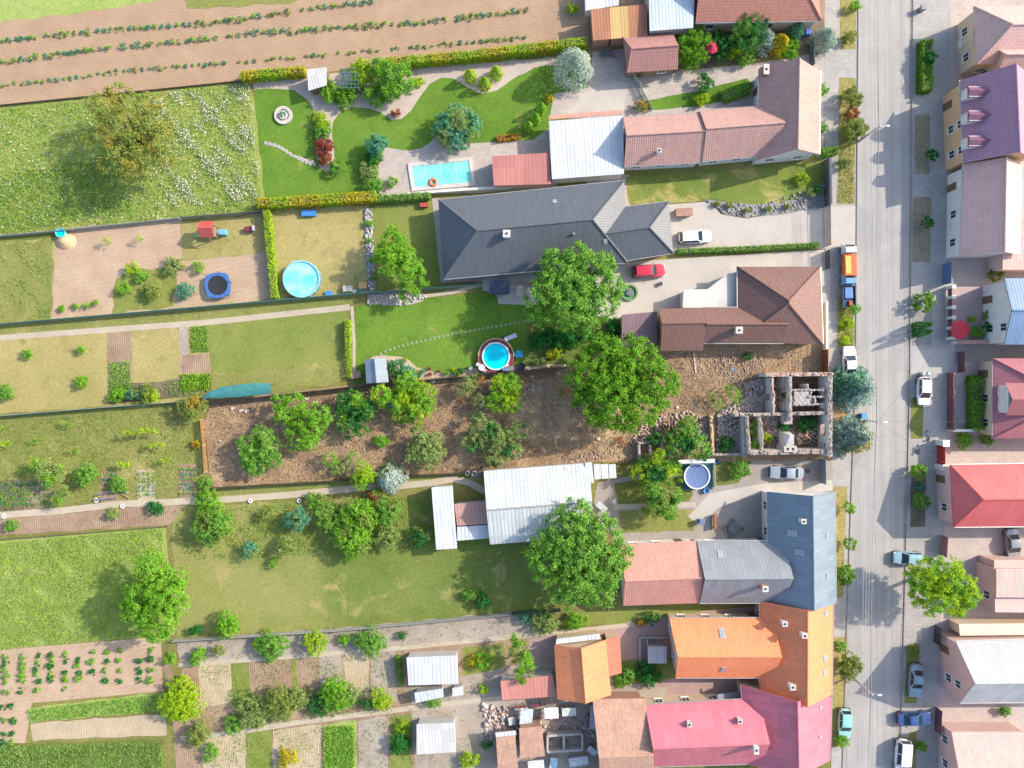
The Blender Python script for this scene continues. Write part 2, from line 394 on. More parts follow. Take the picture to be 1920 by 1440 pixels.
def conifer(label, px, py, rpx, h, col, name='spruce_tree', group=None, tip=None, dens=1.0, cat='tree'):
    "px,py = middle of the crown as seen; whorls of drooping branches"
    rng = rng_(); p = G(px, py, h * .35); r = rpx / S; root = thing(name, label, cat, (p.x, p.y, 0), 0, group); out = []
    nw = int(7 + h * 1.3)
    for wv in range(nw):
        f = wv / (nw - 1); z = h * (.10 + .88 * f); rad = r * (1 - f) ** .75 + .12
        nb = max(5, int(7 * (1 - f) + 5))
        for b in range(nb):
            a = 2 * math.pi * (b + rng.uniform(-.35, .35)) / nb + wv * 1.3; rl = rad * rng.uniform(.6, 1.16)
            d = np.array([math.cos(a), math.sin(a), 0]); n = max(6, int(rl * 26 * dens))
            s = rng.uniform(.1, 1, n) ** .8
            side = rng.normal(size=n) * .14 * (1.25 - s * .6) * max(.5, rl)
            P = d * (s * rl)[:, None] + np.array([-d[1], d[0], 0]) * side[:, None]
            P[:, 2] = z - s * rl * .28 + rng.normal(size=n) * .06
            T = d + np.array([-d[1], d[0], 0]) * (np.sign(side) * .7)[:, None] + rng.normal(size=(n, 3)) * .25
            N = nrm(np.array([0, 0, 1.0]) + rng.normal(size=(n, 3)) * .45)
            out.append(leaves(P, N, rng.uniform(.28, .5, n), rng.uniform(.09, .17, n), rng, T))
    V, F = joinvf(out); mats = [fol(col)]; mi = None
    if tip:
        mats.append(fol(tip[0])); cen = V.reshape(-1, 4, 3).mean(1); a = cen[:, 0] * math.cos(tip[2]) + cen[:, 1] * math.sin(tip[2]) + rng.normal(size=len(cen)) * r * .25
        mi = (a > np.quantile(a, 1 - tip[1])).astype(int)
    npmesh('crown', V, F, None, (0, 0, 0), root, mats, mi)
    MB().tube((p.x, p.y, -.1), (p.x, p.y, h * .95), .05 + h * .018, .02, 8).build('trunk', m_bark(), root)
    return root
def thuja(label, px, py, rpx, h, col, name='thuja_bush', group=None, cat='bush', pw=.7, leaf=.2):
    "dense clipped column or cone; px,py = where its foot stands"
    rng = rng_(); p = G(px, py, 0); r = rpx / S; root = thing(name, label, cat, p, 0, group)
    n = int(15 * r * h / leaf ** 2)
    f = rng.random(n) ** 1.3; a = rng.uniform(0, 2 * math.pi, n)
    prof = r * np.minimum(1, (f * 6 + .5)) * (1 - f ** 1.6) ** pw + .03
    rr = prof * rng.uniform(.72, 1.05, n) * (1 + .1 * np.sin(a * 5 + f * 9))
    D = np.stack([np.cos(a), np.sin(a), np.full(n, .45)], 1)
    P = np.stack([np.cos(a) * rr, np.sin(a) * rr, f * h], 1)
    V, F = leaves(P, nrm(D + rng.normal(size=(n, 3)) * .45), leaf * rng.uniform(.9, 1.6, n), leaf * rng.uniform(.4, .7, n), rng)
    npmesh('foliage', V, F, fol(col), (0, 0, 0), root)
    MB().tube(p + Vector((0, 0, -.1)), p + Vector((0, 0, h * .6)), .07, .03, 6).build('stem', m_bark(), root)
    return root
def shrub(label, px, py, rpx, h, col, name='shrub', cat='shrub', group=None, leaf=.2, n=None, accents=None, k=2.6):
    "round bush of several leaf lobes; px,py = its middle as seen"
    rng = rng_(); rpx *= 1.12; q = n if n is not None else max(2, min(6, int(rpx / 6))); lob = [(px, py, rpx * (.95 if q == 0 else .72 if rpx > 15 else .88), 1.0)]; k = k * 1.8 if q == 0 else k
    for i in range(q):
        a = 2 * math.pi * i / q + rng.uniform(-.5, .5); lob.append((px + math.cos(a) * rpx * .5, py + math.sin(a) * rpx * .5, rpx * rng.uniform(.38, .56), rng.uniform(.68, .95)))
    return tree(label, lob, h, col, leaf, cat, name, group, k, .05, max(.2, leaf * 1.3), accents)
def lump(name, lobes, leaf, mat, k=1.3, seed=5):
    rng = np.random.default_rng(seed); V, F = crown(lobes, leaf, rng, k, leaf * 1.3); return npmesh(name, V, F, mat)
def hedge(label, pts, w, h, col, name='hedge', group=None, leaf=.17, k=1.5, bumps=0.0, accents=None):
    "clipped hedge along ground points (photo pixels), solid twig core under a skin of leaves"
    rng = rng_(); q = [G(*p) for p in pts]; root = thing(name, label, 'hedge', q[0], 0, group); Ps, Ns = [], []; mb = MB()
    for a, b in zip(q[:-1], q[1:]):
        d = b - a; L = d.length; d.normalize(); nn = Vector((-d.y, d.x, 0)); c = (a + b) / 2
        mb.box((c.x, c.y, h * .45), (L, w * .72, h * .9), math.atan2(d.y, d.x))
        for area, kind in ((L * w, 't'), (L * h, 's'), (L * h, 'r'), (w * h, 'e'), (w * h, 'f')):
            n = int(area / leaf ** 2 * k * 1.6); u = rng.random(n); v = rng.random(n); off = rng.normal(size=n) * .07
            if kind == 't': t, s, z, N = u * L, (v - .5) * w, h + off, (0, 0, 1)
            elif kind in 'sr':
                sg = 1 if kind == 's' else -1; t, s, z, N = u * L, sg * (w / 2 + off), v * h, (nn.x * sg, nn.y * sg, .3)
            else:
                sg = 1 if kind == 'f' else 0; t, s, z, N = L * sg + off, (u - .5) * w, v * h, (d.x * (2 * sg - 1), d.y * (2 * sg - 1), .3)
            und = 1 + bumps * np.sin(t * 2.1 + SEED[0])
            P = np.stack([a.x + d.x * t + nn.x * s * und, a.y + d.y * t + nn.y * s * und, z * und + .06 * np.sin(t * 3.7)], 1)
            Ps.append(P); Ns.append(np.tile(np.array(N, float), (n, 1)))
    P = np.concatenate(Ps); n = len(P); N = nrm(np.concatenate(Ns) + rng.normal(size=(n, 3)) * .5)
    V, F = leaves(P - np.array(q[0]), N, leaf * rng.uniform(.9, 1.7, n), leaf * rng.uniform(.5, .9, n), rng)
    mats = [fol(col)]; mi = None
    if accents:
        mats.append(fol(accents[0])); mi = (np.sin(P[:, 0] * .9 + SEED[0]) + rng.normal(size=n) * .6 > accents[1]).astype(int)
    npmesh('foliage', V, F, None, (0, 0, 0), root, mats, mi); mb.build('twigs', m_bark(), root)
    return root

# ------------------------------------------------------------------ ground sheets
rw = random.Random(3)
def world_poly(pts, wob=0.0, step=1.2):
    q = [G(*p) for p in pts]
    if not wob: return q
    out = []
    for a, b in zip(q, q[1:] + q[:1]):
        n = max(1, int((b - a).length / step))
        for i in range(n):
            p = a.lerp(b, i / n); ph = p.x * .9 + p.y * 1.3
            out.append(p + Vector((math.sin(ph) + .6 * math.sin(p.y * 2.3 + 1) + rw.gauss(0, .3), math.sin(p.x * 1.1 + 2) + .6 * math.sin(p.x * 2.7) + rw.gauss(0, .3), 0)) * wob * .8)
    return out
LAID = []
def patch(name, pts, mat, layer=1, wob=0.0):
    if not wob and name in ('lawn', 'tilled_soil', 'vegetable_bed', 'garden_soil', 'gravel_bed', 'grass_verge', 'derelict_yard', 'meadow', 'field_soil', 'yard_soil', 'grass_strip'): wob = .11
    q = world_poly(pts, wob); c = sum(q, Vector()) / len(q)
    bm = bmesh.new(); f = bm.faces.new([bm.verts.new((p.x - c.x, p.y - c.y, 0)) for p in q])
    f.normal_update()
    if f.normal.z < 0: f.normal_flip()
    bmesh.ops.triangulate(bm, faces=[f])
    me = bpy.data.meshes.new(name); bm.to_mesh(me); bm.free(); me.materials.append(mat)
    o = bpy.data.objects.new(name, me); COL.objects.link(o); bb = (min(p.x for p in q), max(p.x for p in q), min(p.y for p in q), max(p.y for p in q))
    k = 1 + max([l for n_, b, l in LAID if n_ == layer and b[0] < bb[1] and bb[0] < b[1] and b[2] < bb[3] and bb[2] < b[3]] or [-1]); LAID.append((layer, bb, k))
    o.location = (c.x, c.y, .008 * layer + .0012 * k); o["kind"] = "structure"; return o
def strip(name, pts, w, mat, layer=2, wob=0.0):
    "band of constant width (metres) along photo points"
    q = [G(*p) for p in pts]; l, r = [], []
    for i, p in enumerate(q):
        d = (q[min(i + 1, len(q) - 1)] - q[max(i - 1, 0)]).normalized(); n = Vector((-d.y, d.x, 0)) * w / 2
        l.append(p + n); r.append(p - n)
    back = lambda v: (v.x * S + 960, 720 - v.y * S)
    return patch(name, [back(v) for v in l + r[::-1]], mat, layer, wob)
def kerb(pts, w=.15, h=.12, mat=None, name='kerb'):
    mb = MB(); q = [G(*p) for p in pts]
    for i, (a, b) in enumerate(zip(q[:-1], q[1:])):
        d = b - a; c = (a + b) / 2; mb.box((c.x, c.y, h / 2 + .005 + .003 * (i % 2)), (d.length, w, h), math.atan2(d.y, d.x))
    o = mb.build(name, mat or m_pave((.30, .28, .26), (.24, .225, .21), .4), None, (q[0].x, q[0].y, 0)); o["kind"] = "structure"; return o

# ------------------------------------------------------------------ buildings
def unit_window():
    f = MB(); w, h = 1.1, 1.3
    for c, s_ in (((0, .03, h / 2 - .04), (w, .06, .08)), ((0, .03, -h / 2 + .04), (w, .06, .08)), ((-w / 2 + .04, .03, 0), (.08, .06, h - .16)), ((w / 2 - .04, .03, 0), (.08, .06, h - .16)), ((0, .03, 0), (.06, .05, h - .16))): f.box(c, s_)
    f.box((0, .07, -h / 2 - .03), (w + .12, .14, .05))
    p = MB(); p.face([(-w / 2 + .05, .02, -h / 2 + .05), (-w / 2 + .05, .02, h / 2 - .05), (w / 2 - .05, .02, h / 2 - .05), (w / 2 - .05, .02, -h / 2 + .05)])
    d = MB(); d.box((0, .03, 1.02), (1.0, .06, 2.04)); d.box((0, .05, 1.4), (.7, .06, .9))
    k = MB(); k.tube((.38, .06, 1.05), (.38, .12, 1.05), .02); k.tube((.38, .12, 1.05), (.26, .12, 1.05), .018)
    res = []
    for mb, nm, mt in ((f, 'window', m_plain('window_frame', (.75, .74, .7), .5)), (p, 'pane', m_glass()), (d, 'door', m_wood((.2, .11, .06))), (k, 'handle', m_plain('steel', (.5, .5, .5), .3, 1.0))):
        o = mb.build(nm, mt); res.append(o.data); bpy.data.objects.remove(o)
    return res
WIN = unit_window()
def mesh_child(name, me, parent, loc, rz=0.0):
    o = bpy.data.objects.new(name, me); COL.objects.link(o); o.parent = parent; o.location = Vector(loc); o.rotation_euler = (0, 0, rz); return o
class House:
    def __init__(s, name, label, cat, at, wall, roof, group=None):
        p = G(*at); s.o = thing(name, label, cat, p, 0, group); s.p = p; s.wall = wall; s.roofm = roof; s.faces = []
    def _roof(s, polys, mat, th, caps=(), capm=None, name='roof'):
        mb = MB(); mb.uv = []
        vid = {}; V = []
        def key(p):
            k = (round(p.x, 3), round(p.y, 3), round(p.z, 3))
            if k not in vid: vid[k] = len(V); V.append(p)
            return vid[k]
        F = [[key(p) for p in poly] for poly in polys]; n = len(V); edges = {}
        for f in F:
            for a, b in zip(f, f[1:] + f[:1]): edges.setdefault((min(a, b), max(a, b)), []).append((a, b))
        vs = V + [v - Vector((0, 0, th)) for v in V]; fs = [list(f) for f in F] + [[i + n for i in f[::-1]] for f in F]
        for k, e in edges.items():
            if len(e) == 1: a, b = e[0]; fs.append([b, a, a + n, b + n])
        mb.raw(vs, fs)
        for f in fs:
            pts = [vs[i] for i in f]; nn = (pts[1] - pts[0]).cross(pts[2] - pts[0]).normalized()
            h = Vector((0, 0, 1)).cross(nn)
            h = h.normalized() if h.length > .05 else (pts[1] - pts[0]).normalized()
            sl = nn.cross(h); mb.uv += [(p.dot(h), p.dot(sl)) for p in pts]
        r = mb.build(name, mat, s.o); s.faces += polys
        if caps:
            cb = MB()
            for a, b in caps: cb.tube(a + Vector((0, 0, .02)), b + Vector((0, 0, .02)), .12, .12, 8)
            cb.build('ridge_cap', capm or mat_cap(mat), r, loc=s.p)
        return r
    def gable(s, cs, ze, zr, t=(.5, .5), hip=(0, 0), roof=None, wall=None, over=.35, win='NSEW', capm=None, door=None, th=.18, rows=None, gut=False):
        "cs: four eave corners in photo pixels; the ridge runs from the edge c3-c0 to the edge c1-c2"
        c = [G(x, y, ze) for x, y in cs]; lift = Vector((0, 0, zr - ze))
        r0 = c[0].lerp(c[3], t[0]) + lift; r1 = c[1].lerp(c[2], t[1]) + lift; ax = (r1 - r0).normalized()
        r0 = r0 + ax * hip[0]; r1 = r1 - ax * hip[1]
        polys = [[c[0], c[1], r1, r0], [c[2], c[3], r0, r1]]; caps = [(r0, r1)]
        if hip[0]: polys.append([c[3], c[0], r0]); caps += [(c[3], r0), (c[0], r0)]
        if hip[1]: polys.append([c[1], c[2], r1]); caps += [(c[1], r1), (c[2], r1)]
        s._roof(polys, roof or s.roofm, th, caps, capm)
        s._walls(c, [None, r1 if not hip[1] else None, None, r0 if not hip[0] else None], ze, over, wall, win, door, rows)
        if gut:
            for a, b in ((c[0], c[1]), (c[2], c[3])):
                d = (b - a).normalized(); n = Vector((d.y, -d.x, 0)) * .07
                MB().tube(a + n + Vector((0, 0, -.1)), b + n + Vector((0, 0, -.1)), .075, .075, 6).build('gutter', m_plain('gutter_metal', (.45, .43, .42), .4, .5), s.o)
        return s
    def mono(s, cs, zs, roof=None, wall=None, over=.15, win='', th=.12, door=None, name='roof'):
        c = [G(x, y, z) for (x, y), z in zip(cs, zs)]
        a = sum(c[i].x * c[(i + 1) % 4].y - c[(i + 1) % 4].x * c[i].y for i in range(4))
        if a < 0: c = c[::-1]
        s._roof([c], roof or s.roofm, th, name=name)
        if wall is not False: s._walls(c, [None] * 4, min(zs), over, wall, win, door, None, th + .01)
        return s
    def _walls(s, c, rid, ze, over, wall, win, door, rows, drop=.0):
        q = []; n = len(c)
        for i in range(n):
            a = (c[i - 1] - c[i]); b = (c[(i + 1) % n] - c[i]); a.z = b.z = 0
            q.append(c[i] + a.normalized() * over + b.normalized() * over - Vector((0, 0, drop)))
        mb = MB()
        for i in range(n):
            a, b = q[i], q[(i + 1) % n]; g = rid[i]
            pts = [Vector((a.x, a.y, -.1)), Vector((b.x, b.y, -.1)), b + Vector((0, 0, .03))]
            d = (b - a); d.z = 0; L = d.length; d.normalize(); nn = Vector((d.y, -d.x, 0))
            if g is not None:
                u = (g - a).dot(d); m = a + d * u; pts.append(Vector((m.x, m.y, g.z - .19)))
            mb.face(pts + [a + Vector((0, 0, .03))])
            side = ('E' if nn.x > 0 else 'W') if abs(nn.x) > abs(nn.y) else ('N' if nn.y > 0 else 'S')
            ang = math.atan2(nn.y, nn.x) - math.pi / 2
            if side in win and L > 2.2:
                k = max(1, min(4, int(L // 3.0))); dk = 0 if (door == side) else -1
                for j in range(k):
                    f = (j + .5) / k; p = a + d * (L * f)
                    if j == dk:
                        dd = mesh_child('door', WIN[2], s.o, Vector((p.x, p.y, 0)) - s.p, ang); mesh_child('handle', WIN[3], dd, (0, 0, 0))
                        continue
                    for zz in (rows or ([1.55] if min(a.z, b.z) < 5 else [1.6, 4.3])):
                        if zz + .7 > min(a.z, b.z): continue
                        ww = mesh_child('window', WIN[0], s.o, Vector((p.x, p.y, zz)) - s.p, ang); mesh_child('pane', WIN[1], ww, (0, 0, 0))
        mb.build('wall', wall or s.wall, s.o)
    def zroof(s, x, y):
        best = None
        for f in s.faces:
            ins = False; n = len(f)
            for i in range(n):
                a, b = f[i], f[i - 1]
                if (a.y > y) != (b.y > y) and x < (b.x - a.x) * (y - a.y) / (b.y - a.y) + a.x: ins = not ins
            if ins:
                nn = (f[1] - f[0]).cross(f[2] - f[0]).normalized(); z = f[0].z - (nn.x * (x - f[0].x) + nn.y * (y - f[0].y)) / nn.z
                if best is None or z > best[0]: best = (z, nn)
        return best or (3.0, Vector((0, 0, 1)))
    def at(s, px, py, extra=0.0):
        z = 4.0
        for _ in range(4): p = G(px, py, z + extra); z, nn = s.zroof(p.x, p.y)
        return Vector((p.x, p.y, z)), nn
    def chimney(s, px, py, h=1.1, w=.55, mat=None, l=None, rz=0.0, cap=True):
        p, nn = s.at(px, py, h); l = l or w
        o = MB().box((p.x, p.y, p.z + h / 2 - .4), (w, l, h + .8), rz).build('chimney', mat or m_stucco((.55, .52, .48)), s.o)
        if cap:
            MB().box((p.x, p.y, p.z + h + .04), (w + .16, l + .16, .08), rz).build('chimney_cap', m_plain('concrete_cap', (.5, .48, .45), .9), o, loc=s.p)
            MB().tube((p.x, p.y, p.z + h + .08), (p.x, p.y, p.z + h + .16), .14, .14, 10).build('flue', m_plain('flue_dark', (.03, .03, .03), 1), o, loc=s.p)  # solid black stub paints the dark hole of the flue
        return s
    def skylight(s, px, py, w=.8, l=1.2, name='roof_window'):
        p, nn = s.at(px, py); h = Vector((0, 0, 1)).cross(nn).normalized(); sl = nn.cross(h)
        fr = MB(); pn = MB()
        def q(u, v, k): return p + h * u + sl * v + nn * k
        a, b = w / 2, l / 2
        fr.raw([q(-a, -b, -.05), q(a, -b, -.05), q(a, b, -.05), q(-a, b, -.05), q(-a, -b, .09), q(a, -b, .09), q(a, b, .09), q(-a, b, .09)], [(4, 5, 6, 7), (0, 1, 5, 4), (1, 2, 6, 5), (2, 3, 7, 6), (3, 0, 4, 7)])
        a -= .1; b -= .1; pn.face([q(-a, -b, .096), q(a, -b, .096), q(a, b, .096), q(-a, b, .096)])
        o = fr.build(name, m_plain('roof_window_frame', (.42, .42, .42), .4, .3), s.o); pn.build('pane', m_glass((.25, .3, .35), .1), o, loc=s.p); return s
CAPM = {}
def mat_cap(mat):
    if mat.name not in CAPM:
        b = [n for n in mat.node_tree.nodes if n.type == 'MIX'][0]; c = b.inputs[6].default_value; d = b.inputs[7].default_value
        CAPM[mat.name] = m_plain('ridge_tile', tuple((c[i] + d[i]) / 2 * 1.1 for i in range(3)), .8)
    return CAPM[mat.name]
def fence(label, pts, h, mat, name='fence', group=None, post=2.6, th=.04, postm=None, base=0.0, rails=False, pw=.08):
    q = [G(*p) for p in pts]; root = thing(name, label, 'fence' if 'wall' not in name else 'wall', q[0], 0, group); mb = MB(); pb = 0
    for i, (a, b) in enumerate(zip(q[:-1], q[1:])):
        d = b - a; c = (a + b) / 2; ang = math.atan2(d.y, d.x); h = h + .004 * (1 if i % 2 else -1)
        if rails:
            nn = int(d.length / .14)
            for i in range(nn):
                p = a.lerp(b, (i + .5) / nn); mb.box((p.x, p.y, h / 2 + .04), (.1, .025, h - .04), ang)
            for z in (.25, h - .25): mb.box((c.x, c.y, z), (d.length, .05, .06), ang)
        else: mb.box((c.x, c.y, base + (h - base) / 2), (d.length - .004, th, h - base), ang)
        if base: MB().box((c.x, c.y, base / 2), (d.length, .16, base - .004), ang).build('plinth', m_pave((.32, .31, .3), (.26, .25, .24), .5), root)
        if post:
            k = max(1, int(d.length / post))
            for i in range(k + (b is q[-1])):
                p = a.lerp(b, i / k); MB().box((p.x, p.y, (h + .08) / 2), (pw, pw, h + .08), ang).build('post', postm or mat, root)
    mb.build('panel', mat, root); return root
def wall(label, pts, h, mat, th=.2, name='garden_wall', cap=None):
    q = [G(*p) for p in pts]; root = thing(name, label, 'wall', q[0]); mb = MB(); cb = MB(); h0 = h
    for i, (a, b) in enumerate(zip(q[:-1], q[1:])):
        h = h0 + .004 * (i % 2)
        d = b - a; c = (a + b) / 2; ang = math.atan2(d.y, d.x)
        mb.box((c.x, c.y, h / 2 - .02), (d.length, th, h + .04), ang); cb.box((c.x, c.y, h + .035), (d.length + .01, th + .1, .06), ang)
    mb.build('wall_body', mat, root); cb.build('coping', cap or mat, root); return root
# ================================================================== THE SETTING: ground
gm = m_grass((.12, .15, .035), (.24, .22, .075), (.33, .27, .12), .0)
me = bpy.data.meshes.new("ground"); s_ = 900
me.from_pydata([(-s_, -s_, 0), (s_, -s_, 0), (s_, s_, 0), (-s_, s_, 0)], [], [(0, 1, 2, 3)]); me.materials.append(gm)
go = bpy.data.objects.new("ground", me); COL.objects.link(go); go["kind"] = "structure"
LUSH = m_grass((.06, .15, .018), (.145, .25, .036), (.23, .27, .065), .03, .74)
LAWN = m_grass((.14, .2, .04), (.23, .25, .07), (.3, .27, .1), .0, .74)
DRYL = m_grass((.27, .25, .085), (.38, .32, .135), (.2, .22, .065), .02, .72)
MEAD = m_grass((.2, .27, .06), (.31, .33, .1), (.15, .23, .05), .04, .65)
OLIV = m_grass((.15, .195, .048), (.25, .25, .08), (.36, .3, .13), .02, .66)
SLAWN = m_grass((.105, .165, .035), (.18, .215, .055), (.34, .285, .12), .05, .68, gx=(-44.0, -16.0), dry=(.265, .265, .09))
DKGRASS = m_grass((.1, .15, .035), (.17, .19, .05), (.24, .22, .07), -.03, .64)  # darker green grass
CROP = m_grass((.22, .32, .07), (.32, .38, .12), (.4, .42, .16), .02, .66)
FIELD = m_soil((.34, .232, .155), (.395, .28, .187), 1.6, -.1, .85)
TILL = m_soil((.40, .285, .2), (.47, .35, .25), 1.8, .05, .8)
BED = m_soil((.25, .17, .12), (.36, .26, .18), 1.2, 1.5, .7)
DARKBED = m_soil((.13, .105, .075), (.22, .17, .12), 0, 0, .6)
BEIGE = m_soil((.38, .31, .21), (.46, .38, .26), 1.4, 1.5, .75)
GREYBED = m_soil((.3, .25, .21), (.38, .33, .28), 0, 0, .75)
YARD = m_yard()
GRAVEL = m_pave((.48, .39, .29), (.38, .31, .235), .3, 0, fine=.62)
PGRAV = m_pave((.46, .39, .34), (.38, .32, .28), .3, 0, fine=.7)
DGRAV = m_pave((.26, .25, .245), (.2, .2, .2), .4, 0, fine=.6)
PAVE = m_pave((.47, .41, .365), (.38, .335, .3), .35, .6, .12, .1)
CONC = m_pave((.45, .415, .37), (.385, .35, .315), .35, 0)
COBB = m_pave((.38, .335, .3), (.30, .27, .245), .5, .35, .16, .1, .8)
SIDEW = m_pave((.40, .385, .36), (.33, .315, .295), .4, .6, .1)
PATHM = m_pave((.44, .38, .29), (.36, .31, .235), .4, 0, fine=.75)

# --- fields and gardens, north-west
patch('field_soil', [(-60, -60), (1104, -60), (1104, 86), (1030, 92), (460, 152), (-60, 205)], FIELD, 1)
patch('crop_strip', [(-60, -60), (300, -60), (295, 2), (150, 24), (0, 42), (-60, 50)], CROP, 2, .15)
patch('weed_strip', [(340, -20), (640, -40), (560, 4), (430, 14), (350, 16)], OLIV, 2, .2)
patch('meadow', [(-60, 203), (462, 152), (478, 190), (500, 396), (-60, 452)], MEAD, 1, .1)
patch('verge_grass', [(-60, 446), (330, 412), (330, 424), (-60, 460)], DKGRASS, 3, .1)
patch('lawn', [(474, 152), (1050, 118), (1130, 160), (1030, 225), (1030, 345), (715, 368), (497, 384)], LUSH, 1)
patch('gravel_bed', [(470, 150), (740, 128), (1045, 108), (1046, 122), (1000, 126), (958, 152), (930, 170), (905, 176), (872, 162), (850, 146), (828, 144), (806, 158), (788, 182), (772, 207), (752, 222), (735, 225), (712, 212), (690, 202), (660, 201), (640, 208), (625, 228), (622, 262), (628, 300), (630, 312), (612, 322), (597, 312), (592, 262), (594, 216), (578, 190), (552, 170), (520, 166), (476, 168)], PGRAV, 2)
patch('terrace', [(702, 352), (712, 300), (722, 276), (745, 280), (766, 283), (790, 278), (806, 268), (818, 254), (848, 270), (900, 268), (1000, 262), (1040, 232), (1042, 350), (900, 362), (715, 366)], PAVE, 2)
patch('courtyard', [(1030, 222), (1040, 175), (1102, 165), (1112, 98), (1180, 90), (1180, 140), (1290, 132), (1420, 118), (1545, 98), (1560, 150), (1540, 300), (1420, 205), (1180, 222)], PAVE, 2)
patch('concrete_slab', [(1062, 216), (1090, 178), (1150, 150), (1180, 158), (1170, 200), (1165, 214)], CONC, 3, .05)
patch('lawn', [(1214, 206), (1216, 188), (1320, 168), (1400, 146), (1412, 162), (1398, 178), (1340, 194), (1260, 204)], LUSH, 4, .06)
patch('garden_soil', [(1260, 62), (1545, 30), (1560, 98), (1420, 112), (1275, 134)], DARKBED, 3, .2)
patch('yard_soil', [(1096, -40), (1560, -40), (1556, 40), (1270, 60), (1110, 100)], BED, 2)
strip('path', [(495, 268), (525, 276), (548, 292), (588, 304)], .35, PGRAV, 3)
# --- second plot
patch('garden_soil', [(-60, 455), (505, 400), (512, 562), (330, 580), (-60, 612)], DRYL, 2)
patch('lawn', [(-60, 458), (100, 448), (96, 604), (-60, 614)], OLIV, 3, .3)
patch('tilled_soil', [(103, 472), (140, 424), (338, 412), (342, 490), (508, 474), (514, 560), (335, 578), (206, 590), (98, 600)], TILL, 4, .08)
patch('lawn', [(342, 414), (500, 400), (503, 472), (345, 486)], DRYL, 5)
patch('weedy_patch', [(215, 520), (262, 505), (335, 500), (325, 575), (210, 588)], LAWN, 5, .25)
patch('lawn', [(500, 392), (690, 384), (700, 548), (512, 562)], DRYL, 3)
patch('stone_bed', [(682, 390), (696, 390), (704, 548), (690, 550)], DGRAV, 5, .08)
patch('lawn', [(696, 388), (820, 378), (834, 535), (704, 548)], LAWN, 4)
strip('paving_strip', [(818, 372), (832, 524), (1000, 516)], 1.2, SIDEW, 5)
# --- third plot
patch('grass_verge', [(-60, 612), (330, 582), (652, 552), (652, 582), (-60, 640)], OLIV, 4)
patch('lawn', [(-60, 640), (395, 606), (398, 748), (-60, 780)], DRYL, 3, .1)
patch('lawn', [(393, 606), (652, 580), (658, 712), (396, 752)], LAWN, 4, .1)
patch('dry_lawn_edge', [(400, 700), (520, 690), (655, 676), (658, 714), (396, 752)], OLIV, 5, .25)
strip('path', [(-60, 638), (395, 604), (656, 576)], .8, PATHM, 6)
patch('vegetable_bed', [(200, 625), (246, 620), (248, 742), (204, 745)], BED, 5, .1)
patch('vegetable_bed', [(336, 612), (352, 610), (354, 702), (338, 704)], GREYBED, 5, .05)
patch('vegetable_bed', [(356, 612), (392, 608), (394, 660), (358, 662)], LAWN, 5, .05)
patch('vegetable_bed', [(340, 666), (392, 662), (394, 702), (340, 705)], BED, 5, .1)
patch('lawn', [(664, 574), (1000, 540), (1165, 590), (1165, 655), (1060, 690), (664, 718)], LUSH, 4)
strip('path', [(660, 574), (664, 640), (664, 706)], .45, PATHM, 5)
patch('gravel_bed', [(690, 674), (700, 668), (752, 668), (768, 674), (782, 690), (806, 697), (838, 701), (868, 696), (892, 690), (1075, 682), (1060, 690), (900, 703), (700, 720)], GRAVEL, 6)
patch('stone_bed', [(690, 553), (760, 546), (790, 548), (805, 556), (790, 566), (748, 574), (690, 570)], PGRAV, 6, .08)
strip('stone_edging', [(790, 556), (850, 548), (905, 532)], .5, PATHM, 6)
patch('terrace', [(905, 524), (1010, 515), (1010, 572), (935, 570), (930, 550), (905, 545)], CONC, 6)
patch('driveway', [(1100, 590), (1110, 495), (1545, 468), (1556, 500), (1556, 575), (1380, 590), (1235, 590), (1165, 600)], CONC, 5)
patch('tree_bed', [(990, 590), (1060, 615), (1165, 600), (1165, 655), (1060, 690), (985, 690), (985, 640)], DKGRASS, 5, .2)
# --- plot of the dark roofed house
patch('lawn', [(1172, 332), (1540, 306), (1548, 346), (1500, 386), (1400, 392), (1335, 374), (1260, 382), (1180, 384)], m_grass((.12, .185, .035), (.2, .24, .06), (.37, .32, .12), .1, .74), 4)
patch('driveway', [(1250, 384), (1330, 378), (1352, 402), (1400, 410), (1548, 384), (1548, 466), (1262, 476)], CONC, 5)
patch('stone_bed', [(1318, 374), (1345, 378), (1420, 384), (1500, 374), (1545, 340), (1548, 388), (1470, 402), (1400, 408), (1358, 402)], DGRAV, 7, .08)
patch('lawn', [(1100, 330), (1180, 328), (1180, 390), (1100, 395)], PAVE, 3)
# --- the derelict plot
patch('derelict_yard', [(381, 795), (395, 752), (700, 718), (1065, 686), (1165, 650), (1245, 640), (1552, 638), (1560, 862), (1340, 866), (1190, 862), (900, 884), (680, 897), (398, 914)], YARD, 8)
# --- long garden, left of it
patch('lawn', [(-60, 786), (380, 752), (386, 905), (-60, 968)], OLIV, 4, .1)
patch('vegetable_bed', [(-60, 904), (40, 900), (44, 956), (-60, 964)], DARKBED, 5, .08)
patch('vegetable_bed', [(44, 900), (98, 894), (104, 950), (46, 956)], BED, 5, .1)
patch('vegetable_bed', [(187, 884), (221, 883), (222, 916), (188, 916)], BED, 5)
patch('vegetable_bed', [(186, 920), (222, 918), (222, 942), (190, 944)], BED, 5)
patch('vegetable_bed', [(257, 882), (290, 880), (292, 938), (257, 941)], BEIGE, 5)
patch('vegetable_bed', [(335, 871), (368, 869), (370, 936), (334, 938)], BED, 5)
patch('vegetable_bed', [(205, 722), (300, 715), (395, 700), (398, 740), (205, 757)], DARKBED, 6, .06)
strip('path', [(-60, 970), (110, 958), (225, 945), (300, 942), (400, 938), (540, 928), (660, 916), (740, 912), (810, 905), (850, 898), (880, 905), (910, 922)], .9, PATHM, 6)
patch('soil_strip', [(-60, 976), (110, 964), (330, 944), (345, 952), (318, 984), (-60, 1008)], BED, 5, .1)
